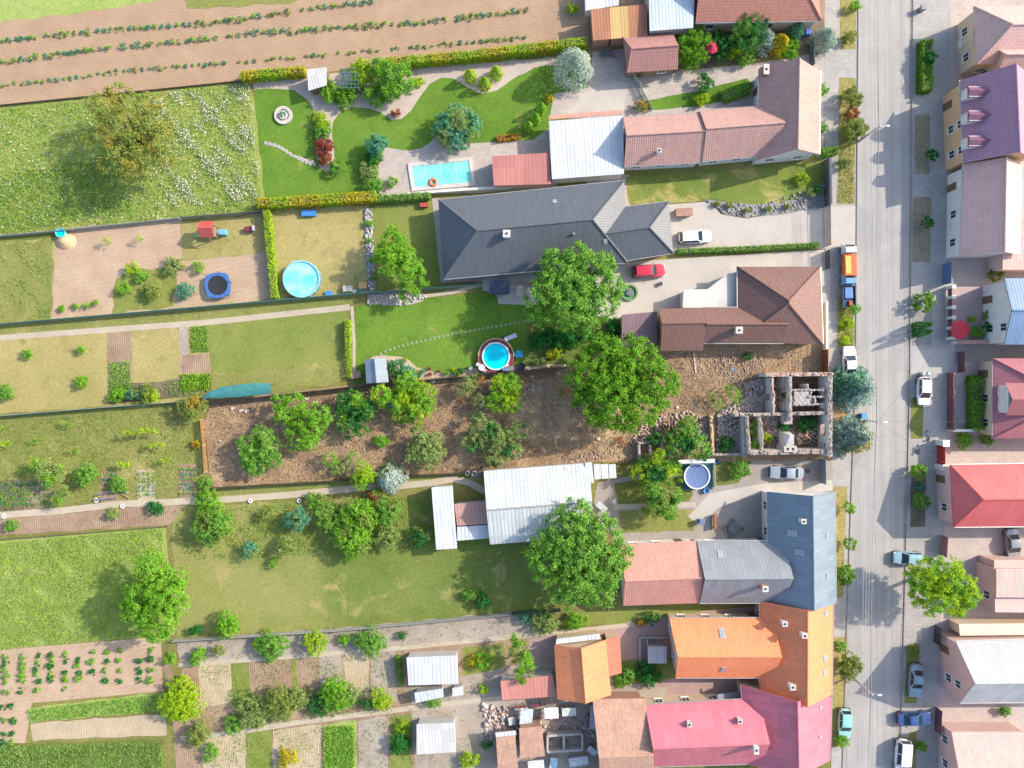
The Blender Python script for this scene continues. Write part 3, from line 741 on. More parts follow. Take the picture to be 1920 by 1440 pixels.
patch('grass_verge', [(395, 915), (690, 900), (905, 885), (912, 920), (860, 905), (740, 905), (540, 922), (395, 934)], OLIV, 3)
# --- south plots
patch('crop_field', [(-60, 1016), (310, 986), (328, 1190), (-60, 1222)], CROP, 2)
patch('lawn', [(320, 950), (800, 930), (920, 1020), (1012, 1000), (1030, 1140), (640, 1176), (330, 1196)], SLAWN, 2, .2)
patch('potato_bed', [(-60, 1222), (302, 1194), (306, 1296), (60, 1318), (40, 1440), (-60, 1440)], TILL, 3)
patch('crop_strip', [(50, 1328), (302, 1298), (304, 1332), (58, 1354)], CROP, 4, .1)
patch('vegetable_bed', [(58, 1356), (312, 1338), (312, 1378), (60, 1388)], BEIGE, 4, .1)
patch('crop_field', [(-60, 1396), (306, 1386), (310, 1500), (-60, 1500)], DKGRASS, 4, .1)
strip('path', [(312, 1240), (330, 1330), (340, 1480)], 1.0, BED, 3)
patch('garden_soil', [(330, 1200), (640, 1178), (1010, 1142), (1040, 1186), (760, 1215), (340, 1246)], GREYBED, 3)
patch('garden_soil', [(340, 1246), (760, 1215), (1040, 1190), (1060, 1480), (340, 1500)], BED, 2)
strip('path', [(335, 1247), (560, 1230), (760, 1214), (1000, 1190), (1120, 1178), (1190, 1170)], .6, PATHM, 5)
strip('path', [(340, 1385), (460, 1370), (560, 1354), (800, 1324), (945, 1308)], .7, PATHM, 5)
for a, b, m_ in ((372, 432, BEIGE), (434, 466, LAWN), (470, 538, BED), (545, 556, LAWN), (560, 594, BED), (598, 640, GREYBED), (644, 690, BEIGE), (694, 740, GREYBED)):
    patch('vegetable_bed', [(a, 1246 - (a - 372) * .07), (b, 1244 - (b - 372) * .07), (b + 4, 1316), (a + 4, 1330 - (a - 372) * .05)], m_, 4, .06)
for a, b, m_ in ((380, 460, BEIGE), (462, 510, LAWN), (512, 602, BEIGE), (606, 668, CROP), (672, 728, GREYBED), (732, 772, LAWN)):
    patch('vegetable_bed', [(a, 1386 - (a - 380) * .12), (b, 1384 - (b - 380) * .12), (b, 1480), (a, 1480)], m_, 4, .08)
patch('lawn', [(866, 1216), (945, 1204), (950, 1272), (870, 1284)], LAWN, 4)
patch('yard_soil', [(770, 1290), (1000, 1240), (1250, 1290), (1230, 1480), (780, 1480)], GREYBED, 4, .1)
patch('lawn', [(1060, 1150), (1310, 1128), (1315, 1146), (1190, 1166), (1070, 1176)], LAWN, 4)
patch('courtyard', [(990, 1192), (1190, 1172), (1260, 1150), (1560, 1125), (1570, 1300), (1480, 1310), (1200, 1325), (1000, 1290)], m_pave((.42, .28, .25), (.34, .24, .22), .4, .5, .14), 3)
patch('lawn', [(1150, 1240), (1265, 1230), (1268, 1272), (1150, 1288)], LAWN, 5, .1)
# --- yard of the slate roofed house
patch('courtyard', [(1120, 905), (1340, 858), (1560, 850), (1562, 930), (1440, 1020), (1160, 1022), (1110, 960)], COBB, 4)
patch('lawn', [(1150, 905), (1280, 895), (1300, 925), (1290, 940), (1160, 945)], DKGRASS, 5, .1)
patch('lawn', [(1160, 958), (1305, 955), (1302, 994), (1165, 1000)], OLIV, 6, .1)
strip('path', [(1150, 951), (1305, 946)], .7, PATHM, 7)
patch('lawn', [(1338, 862), (1410, 862), (1385, 905), (1338, 912)], DKGRASS, 6, .1)
patch('pale_drive', [(1290, 968), (1330, 925), (1440, 905), (1560, 900), (1562, 920), (1440, 920), (1350, 950), (1310, 985)], CONC, 6)
# --- street
patch('road', [(1612, -300), (1604, 720), (1590, 1100), (1566, 1900), (1668, 1900), (1688, 1200), (1700, 720), (1708, -300)], m_road(), 3)
patch('gutter_strip', [(1708, -300), (1700, 720), (1688, 1200), (1668, 1900), (1674, 1900), (1694, 1200), (1706, 720), (1714, -300)], m_pave((.36, .32, .29), (.27, .24, .22), .6, .9, .3, 1.57), 4)
patch('pavement', [(1714, -300), (1706, 720), (1694, 1200), (1674, 1900), (1752, 1900), (1762, 1200), (1780, 720), (1782, -300)], SIDEW, 3)
patch('pavement', [(1545, -300), (1548, 720), (1552, 860), (1560, 1300), (1552, 1900), (1566, 1900), (1590, 1100), (1604, 720), (1612, -300)], SIDEW, 3)
kerb([(1612, -300), (1604, 720), (1590, 1100), (1566, 1900)])
kerb([(1714, -300), (1706, 720), (1694, 1200), (1674, 1900)])
VERG = m_grass((.24, .22, .075), (.34, .29, .115), (.15, .16, .05), .04, .6)
GRVG = m_grass((.22, .20, .12), (.29, .25, .18), (.16, .17, .06), .04, .6)
for q, m_ in (([(1574, -60), (1604, -60), (1604, 92), (1576, 94)], VERG), ([(1574, 146), (1604, 146), (1602, 382), (1570, 384)], VERG), ([(1570, 560), (1600, 560), (1600, 650), (1570, 652)], VERG), ([(1563, 700), (1592, 700), (1588, 850), (1563, 846)], m_soil((.42, .24, .11), (.36, .22, .12), 0, 0, .6)), ([(1562, 912), (1588, 912), (1580, 1120), (1566, 1120)], VERG),
               ([(1562, 1195), (1590, 1195), (1582, 1400), (1560, 1400)], VERG), ([(1718, 80), (1744, 80), (1742, 178), (1716, 178)], DKGRASS), ([(1715, 216), (1744, 216), (1742, 326), (1714, 326)], GRVG), ([(1712, 370), (1746, 370), (1744, 492), (1710, 492)], GRVG),
               ([(1711, 550), (1748, 552), (1746, 648), (1710, 648)], DGRAV), ([(1708, 745), (1731, 745), (1730, 823), (1707, 823)], OLIV), ([(1708, 872), (1736, 872), (1734, 988), (1706, 988)], DARKBED), ([(1700, 1208), (1724, 1208), (1718, 1318), (1696, 1318)], OLIV), ([(1704, 1372), (1718, 1372), (1716, 1480), (1700, 1480)], OLIV)):
    patch('grass_strip', q, m_, 6, .05)
patch('driveway', [(1548, 388), (1604, 386), (1604, 460), (1548, 464)], CONC, 5)
patch('driveway', [(1712, 655), (1782, 655), (1780, 700), (1708, 700)], m_pave((.40, .385, .365), (.34, .33, .31), .3, 0), 5)
patch('yard_paving', [(1780, -60), (2000, -60), (2000, 1500), (1752, 1500), (1762, 1200), (1780, 720)], m_pave((.5, .42, .38), (.42, .36, .33), .3, .5, .1), 1)
patch('yard_paving', [(1788, 532), (1888, 530), (1886, 640), (1786, 645)], m_pave((.5, .38, .36), (.43, .34, .32), .3, .4, .1), 4)
patch('yard_paving', [(1790, 645), (2000, 640), (2000, 676), (1790, 680)], DGRAV, 4)
patch('manhole_cover', [(1688, 1340), (1692, 1340), (1692, 1344), (1688, 1344)], DGRAV, 7)
for x, y in ((1638, 128), (1641, 200), (1636, 845), (1632, 970), (1644, 985), (1648, 948)):
    mb = MB(); p = G(x, y); mb.lathe((p.x, p.y, 0), [(.01, .022), (.30, .022), (.32, .010)], 18); o = mb.build('manhole_cover', m_plain('cast_iron', (.10, .10, .10), .7), None, (p.x, p.y, 0)); o["kind"] = "structure"

# ================================================================== BUILDINGS
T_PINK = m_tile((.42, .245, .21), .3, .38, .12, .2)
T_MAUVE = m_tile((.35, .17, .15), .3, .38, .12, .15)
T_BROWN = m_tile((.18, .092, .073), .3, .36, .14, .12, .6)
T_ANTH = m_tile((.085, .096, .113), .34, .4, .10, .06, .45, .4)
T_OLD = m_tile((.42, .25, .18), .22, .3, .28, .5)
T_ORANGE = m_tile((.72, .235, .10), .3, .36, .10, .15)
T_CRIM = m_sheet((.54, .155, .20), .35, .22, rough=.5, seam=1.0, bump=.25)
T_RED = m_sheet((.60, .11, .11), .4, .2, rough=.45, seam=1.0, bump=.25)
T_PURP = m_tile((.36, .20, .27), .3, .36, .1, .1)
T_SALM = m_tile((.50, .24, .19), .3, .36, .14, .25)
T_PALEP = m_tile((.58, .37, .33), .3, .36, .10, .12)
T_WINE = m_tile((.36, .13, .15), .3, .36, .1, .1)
M_WHITE = m_sheet((.52, .545, .57), .5, .15, rough=.5, seam=1.2)
M_OLDW = m_sheet((.50, .54, .55), .5, .45, rustamt=.12, rough=.6, seam=1.0)
M_LBLUE = m_sheet((.45, .53, .58), .45, .2, rough=.45, seam=1.1)
M_SLATE = m_sheet((.22, .24, .265), .4, .12, rough=.55, seam=.8, bump=.3)
M_BLUE = m_sheet((.13, .22, .36), .4, .12, rough=.5, seam=.8, bump=.3)
M_PALE = m_sheet((.50, .50, .49), .4, .15, rough=.55, seam=.9, bump=.3)
M_PINKF = m_sheet((.42, .17, .15), .5, .25, rough=.8, seam=1.2, bump=.2)
M_GREYB = m_sheet((.22, .27, .33), .35, .1, rough=.5, seam=1.0, bump=.3)
W_WHITE = m_stucco((.66, .64, .60)); W_CREAM = m_stucco((.60, .47, .33)); W_GREY = m_stucco((.42, .40, .38)); W_PINK = m_stucco((.58, .40, .36)); W_BRICK = m_stucco((.36, .2, .14), .5); W_OCH = m_stucco((.62, .4, .22))
STEEL = m_plain('galvanised_steel', (.42, .43, .44), .4, .7); DKM = m_plain('dark_metal', (.05, .05, .055), .5, .5); CONCP = m_plain('concrete', (.4, .38, .36), .9)

# 1 pink tiled L-shaped house
h = House('tiled_house', 'long L-shaped house with faded pink tiled roofs and a white south gable wall', 'house', (1478, 210), W_WHITE, T_PINK)
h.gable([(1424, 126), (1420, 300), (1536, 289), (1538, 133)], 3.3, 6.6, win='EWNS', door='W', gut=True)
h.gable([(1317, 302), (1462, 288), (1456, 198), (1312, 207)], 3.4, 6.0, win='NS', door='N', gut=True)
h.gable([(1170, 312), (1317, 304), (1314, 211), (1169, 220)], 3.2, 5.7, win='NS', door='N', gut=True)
h.chimney(1236, 282, .9, .4, m_stucco((.7, .68, .66))); h.chimney(1437, 130, .8, .6, m_stucco((.36, .15, .12)), 1.2)
h = House('garage', 'garage under a white corrugated metal roof joined to the pink tiled house', 'garage', (1100, 275), W_WHITE, M_WHITE)
h.mono([(1035, 336), (1170, 326), (1168, 217), (1029, 227)], [2.9, 2.9, 3.0, 3.0], door='N')
h.mono([(1029, 224), (1165, 213), (1164, 206), (1028, 217)], [2.75, 2.75, 2.4, 2.4], roof=T_SALM, wall=False)
h = House('pool_shed', 'flat shed with a plain red brown roof beside the swimming pool', 'shed', (978, 317), W_PINK, M_PINKF)
h.mono([(926, 348), (1034, 345), (1030, 286), (922, 293)], [2.45, 2.45, 2.6, 2.6], door='N')
h = House('summer_house', 'small summer house with a red brown saddle roof on the paved yard', 'summer house', (1218, 97), m_wood((.3, .2, .12)), T_MAUVE)
h.gable([(1176, 136), (1271, 130), (1262, 62), (1168, 70)], 2.5, 4.2, win='S', door='S', hip=(.6, 0))
h = House('farm_building', 'outbuilding with a rust brown sheet roof crossed by a yellow strip', 'outbuilding', (1162, 45), W_BRICK, m_sheet((.36, .16, .09), .4, .3, rough=.8, bump=.4))
h.mono([(1112, 76), (1146, 73), (1143, 14), (1108, 17)], [2.6, 2.6, 3.0, 3.0])
h.mono([(1146, 73), (1180, 70), (1177, 11), (1143, 14)], [2.6, 2.6, 3.0, 3.0], roof=m_sheet((.50, .34, .13), .4, .2, rough=.8, bump=.4))
h.mono([(1180, 70), (1214, 67), (1213, 8), (1177, 11)], [2.6, 2.6, 3.0, 3.0])
h = House('lean_to', 'low white roofed lean-to at the upper end of the ploughed field', 'lean-to', (1130, 0), W_WHITE, M_WHITE)
h.mono([(1098, 20), (1160, 10), (1160, -40), (1096, -36)], [2.2, 2.2, 2.4, 2.4])
h = House('workshop', 'workshop with a pale blue metal roof beside the rust brown outbuilding', 'workshop', (1258, 10), W_GREY, M_LBLUE)
h.mono([(1218, 58), (1300, 52), (1304, -60), (1216, -56)], [3.6, 3.6, 4.0, 4.0])
h = House('tiled_house', 'house with a red brown hipped tile roof at the upper edge by the street', 'house', (1420, -10), W_CREAM, m_tile((.36, .15, .11), .3, .38, .14, .2))
h.gable([(1304, 42), (1540, 38), (1524, -110), (1304, -100)], 3.4, 6.6, hip=(0, 4.2), win='ES', gut=True)

# 2 anthracite hip roof bungalow
h = House('bungalow', 'wide bungalow under dark anthracite hipped roofs', 'house', (1000, 430), m_stucco((.5, .48, .46)), T_ANTH)
h.gable([(832, 523), (1176, 492), (1170, 339), (822, 375)], 3.0, 6.2, hip=(5.0, 4.8), win='NSW', door='S', gut=True)
h.gable([(1120, 497), (1262, 474), (1254, 378), (1110, 396)], 3.0, 5.0, hip=(0, 3.3), win='NSE', door='E', gut=True)
h.chimney(950, 438, .9, .8, m_stucco((.62, .6, .58))); h.chimney(1076, 438, .4, .25, STEEL, cap=False); h.skylight(1135, 452, .5, .6); h.skylight(1040, 378, .5, .6)
# 3 brown tiled house
h = House('tiled_house', 'brown tiled house with a pyramid roof at the street and a long low wing', 'house', (1440, 590), W_CREAM, T_BROWN)
h.gable([(1383, 500), (1384, 641), (1543, 646), (1538, 500)], 3.2, 6.4, hip=(4.9, 4.9), win='EWN', gut=True)
h.gable([(1318, 643), (1470, 643), (1470, 577), (1318, 577)], 3.2, 5.1, win='NS', door='N', gut=True)
h.gable([(1238, 658), (1318, 657), (1318, 577), (1234, 579)], 3.2, 5.1, t=(.62, .62), win='S')
h.chimney(1386, 619, 1.0, .75, m_stucco((.66, .55, .42)))
h.mono([(1166, 650), (1232, 658), (1232, 584), (1166, 590)], [2.7, 2.7, 2.8, 2.8], roof=m_sheet((.20, .125, .15), .5, .25, rough=.7, bump=.2))
h = House('garage', 'flat white topped garage in the corner of the brown tiled house', 'garage', (1330, 560), W_WHITE, CONC)
h.mono([(1281, 577), (1382, 577), (1382, 512), (1366, 512)], [2.4, 2.4, 2.4, 2.4], roof=m_pave((.52, .5, .47), (.46, .44, .42), .2)); h.mono([(1280, 577), (1345, 577), (1345, 542), (1282, 543)], [2.55, 2.55, 2.55, 2.55], roof=m_pave((.6, .57, .5), (.54, .5, .45), .2))
# grey garden shed
h = House('garden_shed', 'garden shed with a blue grey saddle roof against the dark fence', 'shed', (706, 695), m_wood(), M_GREYB)
h.gable([(684, 674), (687, 719), (729, 717), (724, 671)], 2.1, 2.75, win='', door='N', over=.15, th=.06)
# house of the sheet metal shed (south of ruin)
h = House('barn', 'long barn with pale corrugated sheets on its roof beside the derelict plot', 'barn', (1008, 945), W_GREY, M_OLDW)
h.gable([(919, 1021), (1111, 1006), (1104, 868), (907, 883)], 3.0, 4.8, win='S', th=.08, capm=M_PALE, over=.2)
h.mono([(1100, 907), (1114, 905), (1110, 866), (1097, 868)], [3.4, 3.4, 3.2, 3.2], roof=M_OLDW, wall=False)
for i in range(3): h.mono([(1115 + i * 14, 899 - i), (1128 + i * 14, 898 - i), (1126 + i * 14, 870), (1113 + i * 14, 871)], [2.45 + .05 * i] * 4, roof=m_sheet((.56, .6, .6), .6, .3, seam=1.2), wall=False if i else None)
h = House('long_shed', 'narrow shed with a long plain white roof beside the barn', 'shed', (834, 970), W_GREY, M_WHITE)
h.mono([(818, 1031), (857, 1028), (848, 911), (809, 914)], [2.6, 2.6, 2.6, 2.6])
h = House('lean_to', 'low faded pink and white roof between the narrow white shed and the barn', 'lean-to', (885, 975), W_GREY, m_sheet((.42, .24, .2), .5, .3, rough=.8))
h.mono([(857, 986), (917, 982), (914, 940), (852, 945)], [2.3, 2.3, 2.4, 2.4]); h.mono([(857, 1014), (919, 1009), (917, 984), (857, 988)], [2.1, 2.1, 2.2, 2.2], roof=M_OLDW)
# slate house
h = House('slate_house', 'L-shaped house with blue grey roofs at the street corner of the cobbled yard', 'house', (1500, 1025), W_WHITE, M_SLATE)
h.gable([(1439, 922), (1441, 1128), (1568, 1131), (1565, 922)], 3.4, 7.2, win='EW', gut=True, roof=m_sheet((.185, .235, .285), .4, .14, rough=.45, seam=.8, bump=.3))
h.gable([(1312, 1131), (1470, 1130), (1470, 1014), (1307, 1016)], 3.4, 6.7, win='NS', door='N', gut=True)
h.gable([(1168, 1136), (1312, 1131), (1306, 1014), (1163, 1021)], 3.2, 6.1, roof=T_SALM, win='N', door='N')
h.chimney(1435, 1104, 1.2, .6, m_stucco((.55, .26, .16))); h.chimney(1508, 978, .9, .5, m_stucco((.62, .62, .62))); h.skylight(1486, 1000, .8, 1.2); h.skylight(1500, 1036, .7, 1.2); h.skylight(1350, 1040, .6, 1.0); h.skylight(1393, 1134, 1.2, .5); h.skylight(1550, 1004, .5, .5); h.skylight(1551, 1079, .5, .5)
# orange house
h = House('orange_house', 'house with bright orange tiled roofs facing the street', 'house', (1480, 1210), W_CREAM, T_ORANGE)
h.gable([(1425, 1127), (1426, 1304), (1560, 1302), (1562, 1130)], 3.3, 7.0, win='EW', gut=True)
h.gable([(1267, 1271), (1450, 1271), (1450, 1159), (1255, 1159)], 3.3, 6.4, win='NSW', door='N', gut=True)
h.skylight(1354, 1188, .7, 1.3); h.skylight(1356, 1255, .6, 1.0)
for x, y in ((1548, 1150), (1547, 1234), (1547, 1260)): h.skylight(x, y, .7, .8)
h.chimney(1472, 1170, 1.0, .55, m_stucco((.66, .6, .55))); h.chimney(1509, 1192, .8, .55, m_stucco((.66, .6, .55))); h.chimney(1487, 1289, .9, .6, m_stucco((.66, .62, .58)))
h = House('outbuilding', 'free standing orange roofed outbuilding left of the courtyard', 'outbuilding', (1092, 1258), W_CREAM, T_ORANGE)
h.gable([(1039, 1210), (1045, 1311), (1146, 1303), (1136, 1200)], 3.0, 5.0, win='E', door='E'); h.mono([(1141, 1268), (1166, 1262), (1162, 1194), (1136, 1198)], [2.7, 2.3, 2.3, 2.7], roof=m_tile((.52, .17, .1), .3, .36)); h.mono([(1042, 1208), (1126, 1198), (1124, 1188), (1044, 1198)], [2.4, 2.4, 2.2, 2.2], roof=M_WHITE)
h = House('lean_to', 'low salmon roofed lean-to left of the orange roofed outbuilding', 'lean-to', (990, 1292), W_GREY, m_sheet((.48, .2, .17), .5, .2, rough=.8, bump=.2))
h.mono([(942, 1313), (1041, 1306), (1037, 1266), (938, 1277)], [2.1, 2.1, 2.3, 2.3])
# crimson house
h = House('crimson_house', 'house with crimson pink sheet metal roofs next to the orange house', 'house', (1480, 1360), W_CREAM, T_CRIM)
h.gable([(1390, 1285), (1400, 1433), (1556, 1426), (1560, 1301)], 3.3, 7.0, win='EW', gut=True)
h.gable([(1222, 1438), (1430, 1432), (1424, 1310), (1209, 1322)], 3.3, 6.6, win='N', door='N', gut=True)
h.chimney(1293, 1359, .7, .45, m_stucco((.55, .56, .58))); h.chimney(1388, 1353, .7, .45, m_stucco((.55, .56, .58))); h.chimney(1418, 1406, 1.0, .5, m_stucco((.7, .68, .66)), .9); h.skylight(1538, 1326, .4, .4); h.skylight(1538, 1381, .4, .4)
h = House('old_barn', 'old barn with a mottled faded tile roof beside the crimson house', 'barn', (1170, 1390), W_BRICK, T_OLD)
h.gable([(1126, 1492), (1228, 1484), (1209, 1310), (1111, 1311)], 3.2, 5.8, win='W')
# garden roofs at the bottom
h = House('greenhouse_shed', 'garden shed with a white corrugated roof above the vegetable beds', 'shed', (810, 1256), W_GREY, M_WHITE)
h.mono([(766, 1285), (859, 1282), (857, 1229), (762, 1233)], [2.2, 2.2, 2.5, 2.5], door='S')
h = House('low_shed', 'low shed with a stained white roof below the white corrugated shed', 'shed', (803, 1305), W_GREY, M_OLDW)
h.mono([(780, 1318), (832, 1307), (830, 1291), (777, 1299)], [1.7, 1.7, 1.9, 1.9])
h = House('hutch', 'tiny white roofed hutch right of the low stained shed', 'hutch', (857, 1297), W_GREY, M_WHITE)
h.mono([(849, 1306), (869, 1303), (868, 1287), (848, 1290)], [1.4, 1.4, 1.5, 1.5])
h = House('garden_shed', 'shed with a plain grey sheet roof near the lower edge', 'shed', (817, 1385), W_GREY, M_PALE)
h.mono([(781, 1415), (855, 1410), (852, 1355), (781, 1358)], [2.2, 2.2, 2.4, 2.4])
h = House('tiled_shed', 'small shed with a mottled tile roof, white strip along its top edge', 'shed', (950, 1412), W_BRICK, T_OLD)
h.mono([(934, 1450), (972, 1445), (966, 1378), (930, 1382)], [2.2, 2.2, 2.6, 2.6]); h.mono([(930, 1382), (968, 1378), (967, 1370), (929, 1374)], [2.75, 2.75, 2.75, 2.75], roof=M_WHITE, wall=False)
h = House('tiled_shed', 'taller mottled tile shed right of the one with the white strip', 'shed', (997, 1392), W_BRICK, T_OLD)
h.mono([(976, 1422), (1022, 1418), (1016, 1362), (973, 1366)], [2.5, 2.5, 3.0, 3.0])
h = House('concrete_pens', 'roofless grey concrete pens with two open compartments', 'pens', (1060, 1385), CONCP, CONCP)
for pts in ([(1026, 1372), (1090, 1368)], [(1026, 1402), (1090, 1398)], [(1026, 1372), (1026, 1402)], [(1056, 1370), (1056, 1400)], [(1090, 1368), (1090, 1398)]):
    a, b = G(*pts[0]), G(*pts[1]); d = b - a; c = (a + b) / 2; MB().box((c.x, c.y, .6), (d.length, .28, 1.3 + rw.uniform(-.06, .06)), math.atan2(d.y, d.x)).build('wall', CONCP, h.o)
# east side of the street
h = House('street_house', 'cream house with a bay window and pale pink roofs at the upper right', 'house', (1850, 70), W_CREAM, T_PALEP)
h.gable([(1832, 120), (1990, 118), (1990, 10), (1826, 12)], 4.2, 7.0, win='WSN', hip=(3, 0)); h.gable([(1864, 150), (1990, 150), (1990, 82), (1862, 86)], 4.0, 6.5, win='W')
p = G(1828, 88); MB().lathe((p.x, p.y, 0), [(2.6, 0), (2.6, 3.6), (2.75, 3.6), (2.75, 3.8), (.01, 4.6)], 12).build('bay', W_CREAM, h.o)
for a in (2.3, 3.14, 3.9): mesh_child('window', WIN[0], h.o, p + Vector((math.cos(a) * 2.6, math.sin(a) * 2.6, 1.7)) - h.p, a - math.pi / 2)
h = House('street_house', 'purple roofed house with three small dormers facing the street', 'house', (1850, 225), W_OCH, T_PURP)
h.gable([(1801, 150), (1807, 306), (1938, 300), (1930, 138)], 4.6, 8.6, win='W', door='W', rows=[1.6, 3.7], gut=True)
for y in (176, 221, 268):
    q, nn = h.at(1822, y); c = (q.x, q.y, q.z + .3); mb = MB(); mb.box(c, (1.6, 1.3, 1.7)).build('dormer', W_WHITE, h.o)
    MB().raw([(q.x - .95, q.y - .8, q.z + 1.0), (q.x + 1.9, q.y - .8, q.z + 1.0), (q.x + 2.3, q.y, q.z + 1.55), (q.x - .95, q.y, q.z + 1.55), (q.x + 1.9, q.y + .8, q.z + 1.0), (q.x - .95, q.y + .8, q.z + 1.0)], [(0, 1, 2, 3), (3, 2, 4, 5), (0, 3, 5)]).build('dormer_roof', m_plain('dormer_sheet', (.2, .095, .15), .8), h.o)
    mesh_child('window', WIN[0], h.o, Vector((q.x - .82, q.y, q.z + .35)) - h.p, math.pi / 2)
h = House('street_house', 'long house with a plain pale pink roof right of the grass strips', 'house', (1850, 395), W_WHITE, T_PALEP)
h.gable([(1806, 308), (1802, 480), (1912, 478), (1914, 306)], 4.0, 6.8, win='W', door='W', gut=True)
h = House('street_house', 'low pinkish roofed annex behind the pale pink house', 'annex', (1905, 460), W_PINK, T_PALEP)
h.mono([(1880, 506), (2000, 506), (2000, 430), (1880, 434)], [3.2, 3.2, 3.6, 3.6])
h = House('street_house', 'house with a smooth blue metal roof at the right edge', 'house', (1910, 580), W_WHITE, M_BLUE)
h.gable([(1884, 646), (2060, 646), (2060, 520), (1884, 522)], 5.0, 6.4, t=(.5, .5), win='WS', door='W')
h = House('street_house', 'house with wine red hipped roof and a white faced dormer', 'house', (1900, 745), W_CREAM, T_WINE)
h.gable([(1862, 672), (1862, 822), (2060, 822), (2060, 672)], 3.6, 7.2, hip=(5, 5), win='W', door='W', gut=True)
q, nn = h.at(1880, 748); MB().box((q.x + 1.2, q.y, q.z + .6), (3.2, 3.6, 2.2)).build('dormer', W_WHITE, h.o); MB().raw([(q.x - .7, q.y - 2.1, q.z + 1.6), (q.x + 4.5, q.y - 2.1, q.z + 1.6), (q.x + 4.5, q.y, q.z + 2.9), (q.x - .7, q.y, q.z + 2.9), (q.x + 4.5, q.y + 2.1, q.z + 1.6), (q.x - .7, q.y + 2.1, q.z + 1.6)], [(0, 1, 2, 3), (3, 2, 4, 5)]).build('dormer_roof', m_plain('dormer_wine', (.3, .1, .11), .7), h.o)
for dy in (-.9, .9): mesh_child('window', WIN[0], h.o, Vector((q.x - .42, q.y + dy, q.z + .6)) - h.p, math.pi / 2)
h = House('street_house', 'house with a bright red sheet metal roof and a red and white front', 'house', (1860, 930), m_stucco((.62, .42, .4)), T_RED)
h.gable([(1788, 988), (2060, 986), (2060, 868), (1782, 872)], 4.0, 7.0, hip=(2.2, 0), win='WS', door='W', gut=True)
h = House('street_house', 'pale pink house with a broad flat roofed yard wing behind the willow', 'house', (1900, 1090), W_PINK, m_pave((.55, .42, .37), (.48, .37, .33), .3))
h.mono([(1866, 1148), (2060, 1150), (2060, 1050), (1864, 1050)], [3.4, 3.4, 3.4, 3.4], win='W'); h.mono([(1868, 1120), (2060, 1120), (2060, 1066), (1868, 1066)], [4.2, 4.2, 4.4, 4.4], roof=T_PALEP)
h = House('street_house', 'house with light grey and navy metal roof slopes and a pink gable front', 'house', (1860, 1262), W_PINK, m_sheet((.42, .43, .44), .4, .12, rough=.5, seam=.9, bump=.3))
h.gable([(1800, 1318), (2060, 1316), (2060, 1196), (1792, 1203)], 4.4, 8.0, win='W', rows=[1.6, 3.7], door='W', gut=True)
h = House('street_house', 'house with a plain salmon roof at the lower right corner', 'house', (1850, 1410), W_PINK, T_PALEP)
h.gable([(1786, 1520), (1930, 1520), (1930, 1372), (1784, 1372)], 3.6, 5.4, win='W')
# glazed cream terrace wing at lower right
h = House('street_house', 'low cream roofed yard building above the grey and navy house', 'outbuilding', (1870, 1175), W_CREAM, CONC)
h.mono([(1800, 1192), (1990, 1190), (1990, 1168), (1798, 1170)], [2.6, 2.6, 2.6, 2.6], roof=m_pave((.6, .53, .45), (.54, .48, .42), .2))
# ================================================================== PLANTS
# --- big trees
tree('huge bright green walnut tree in the middle of the derelict plot', [(1125, 690, 58), (1190, 685, 54), (1225, 718, 48), (1150, 745, 66), (1172, 790, 27, .7), (1098, 712, 40, .85), (1200, 762, 46, .9), (1130, 660, 36, .85), (1185, 650, 24, .75), (1250, 745, 24, .7), (1112, 760, 40, .85), (1160, 705, 55)], 9.5, 'walnut', .30, clump=.5)
tree('broad green tree between the dark bungalow and the brown tiled house', [(1058, 520, 52), (1108, 518, 50), (1075, 572, 54), (1028, 555, 42, .88), (1130, 562, 38, .88), (1085, 482, 26, .85), (1132, 498, 26, .85), (1012, 590, 26, .75), (1100, 600, 26, .75), (1040, 495, 30, .85), (1148, 540, 24, .75)], 9.0, 'mid', .32, clump=.5)
tree('broad round green tree beside the barn and the salmon roof', [(1060, 1010, 52), (1120, 1010, 50), (1080, 1075, 58), (1030, 1050, 44, .88), (1140, 1065, 42, .88), (1078, 965, 34, .85), (1010, 1030, 26, .75), (1060, 1110, 32, .8), (1120, 1108, 34, .8), (1165, 1040, 24, .75), (1085, 1030, 55)], 9.0, 'mid', .32, clump=.5)
tree('tall loose ochre tinted tree in the flowering meadow', [(235, 240, 50), (280, 265, 48), (225, 295, 44, .9), (290, 230, 34, .8), (195, 200, 34, .85), (220, 175, 24, .8), (250, 310, 34, .75), (185, 260, 26, .7), (310, 290, 24, .7), (270, 195, 26, .75)], 8.5, 'olive', .32, k=1.3, accents=('ochre', .4), clump=.55)
tree('tall green tree at the corner of the bright crop field', [(290, 1075, 36), (310, 1110, 42), (270, 1125, 40), (300, 1155, 40), (330, 1130, 30, .85), (250, 1145, 26, .8), (290, 1185, 24, .75), (275, 1055, 20, .8), (335, 1085, 22, .8)], 8.0, 'bright', .3)
tree('large yellow green willow on the pavement across the street', [(1738, 1082, 36), (1775, 1078, 38), (1800, 1105, 36, .9), (1755, 1118, 36), (1730, 1115, 26, .8), (1790, 1135, 24, .75), (1815, 1120, 22, .8), (1720, 1085, 22, .8)], 8.0, 'lime', .28, accents=('bright', .4))
tree('narrow green tree on the lawn left of the dark bungalow', [(740, 455, 26), (730, 485, 30), (762, 500, 30), (780, 525, 26, .8), (755, 470, 22), (765, 545, 20, .7), (720, 475, 20, .8), (738, 435, 14, .85)], 5.5, 'bright', .26)
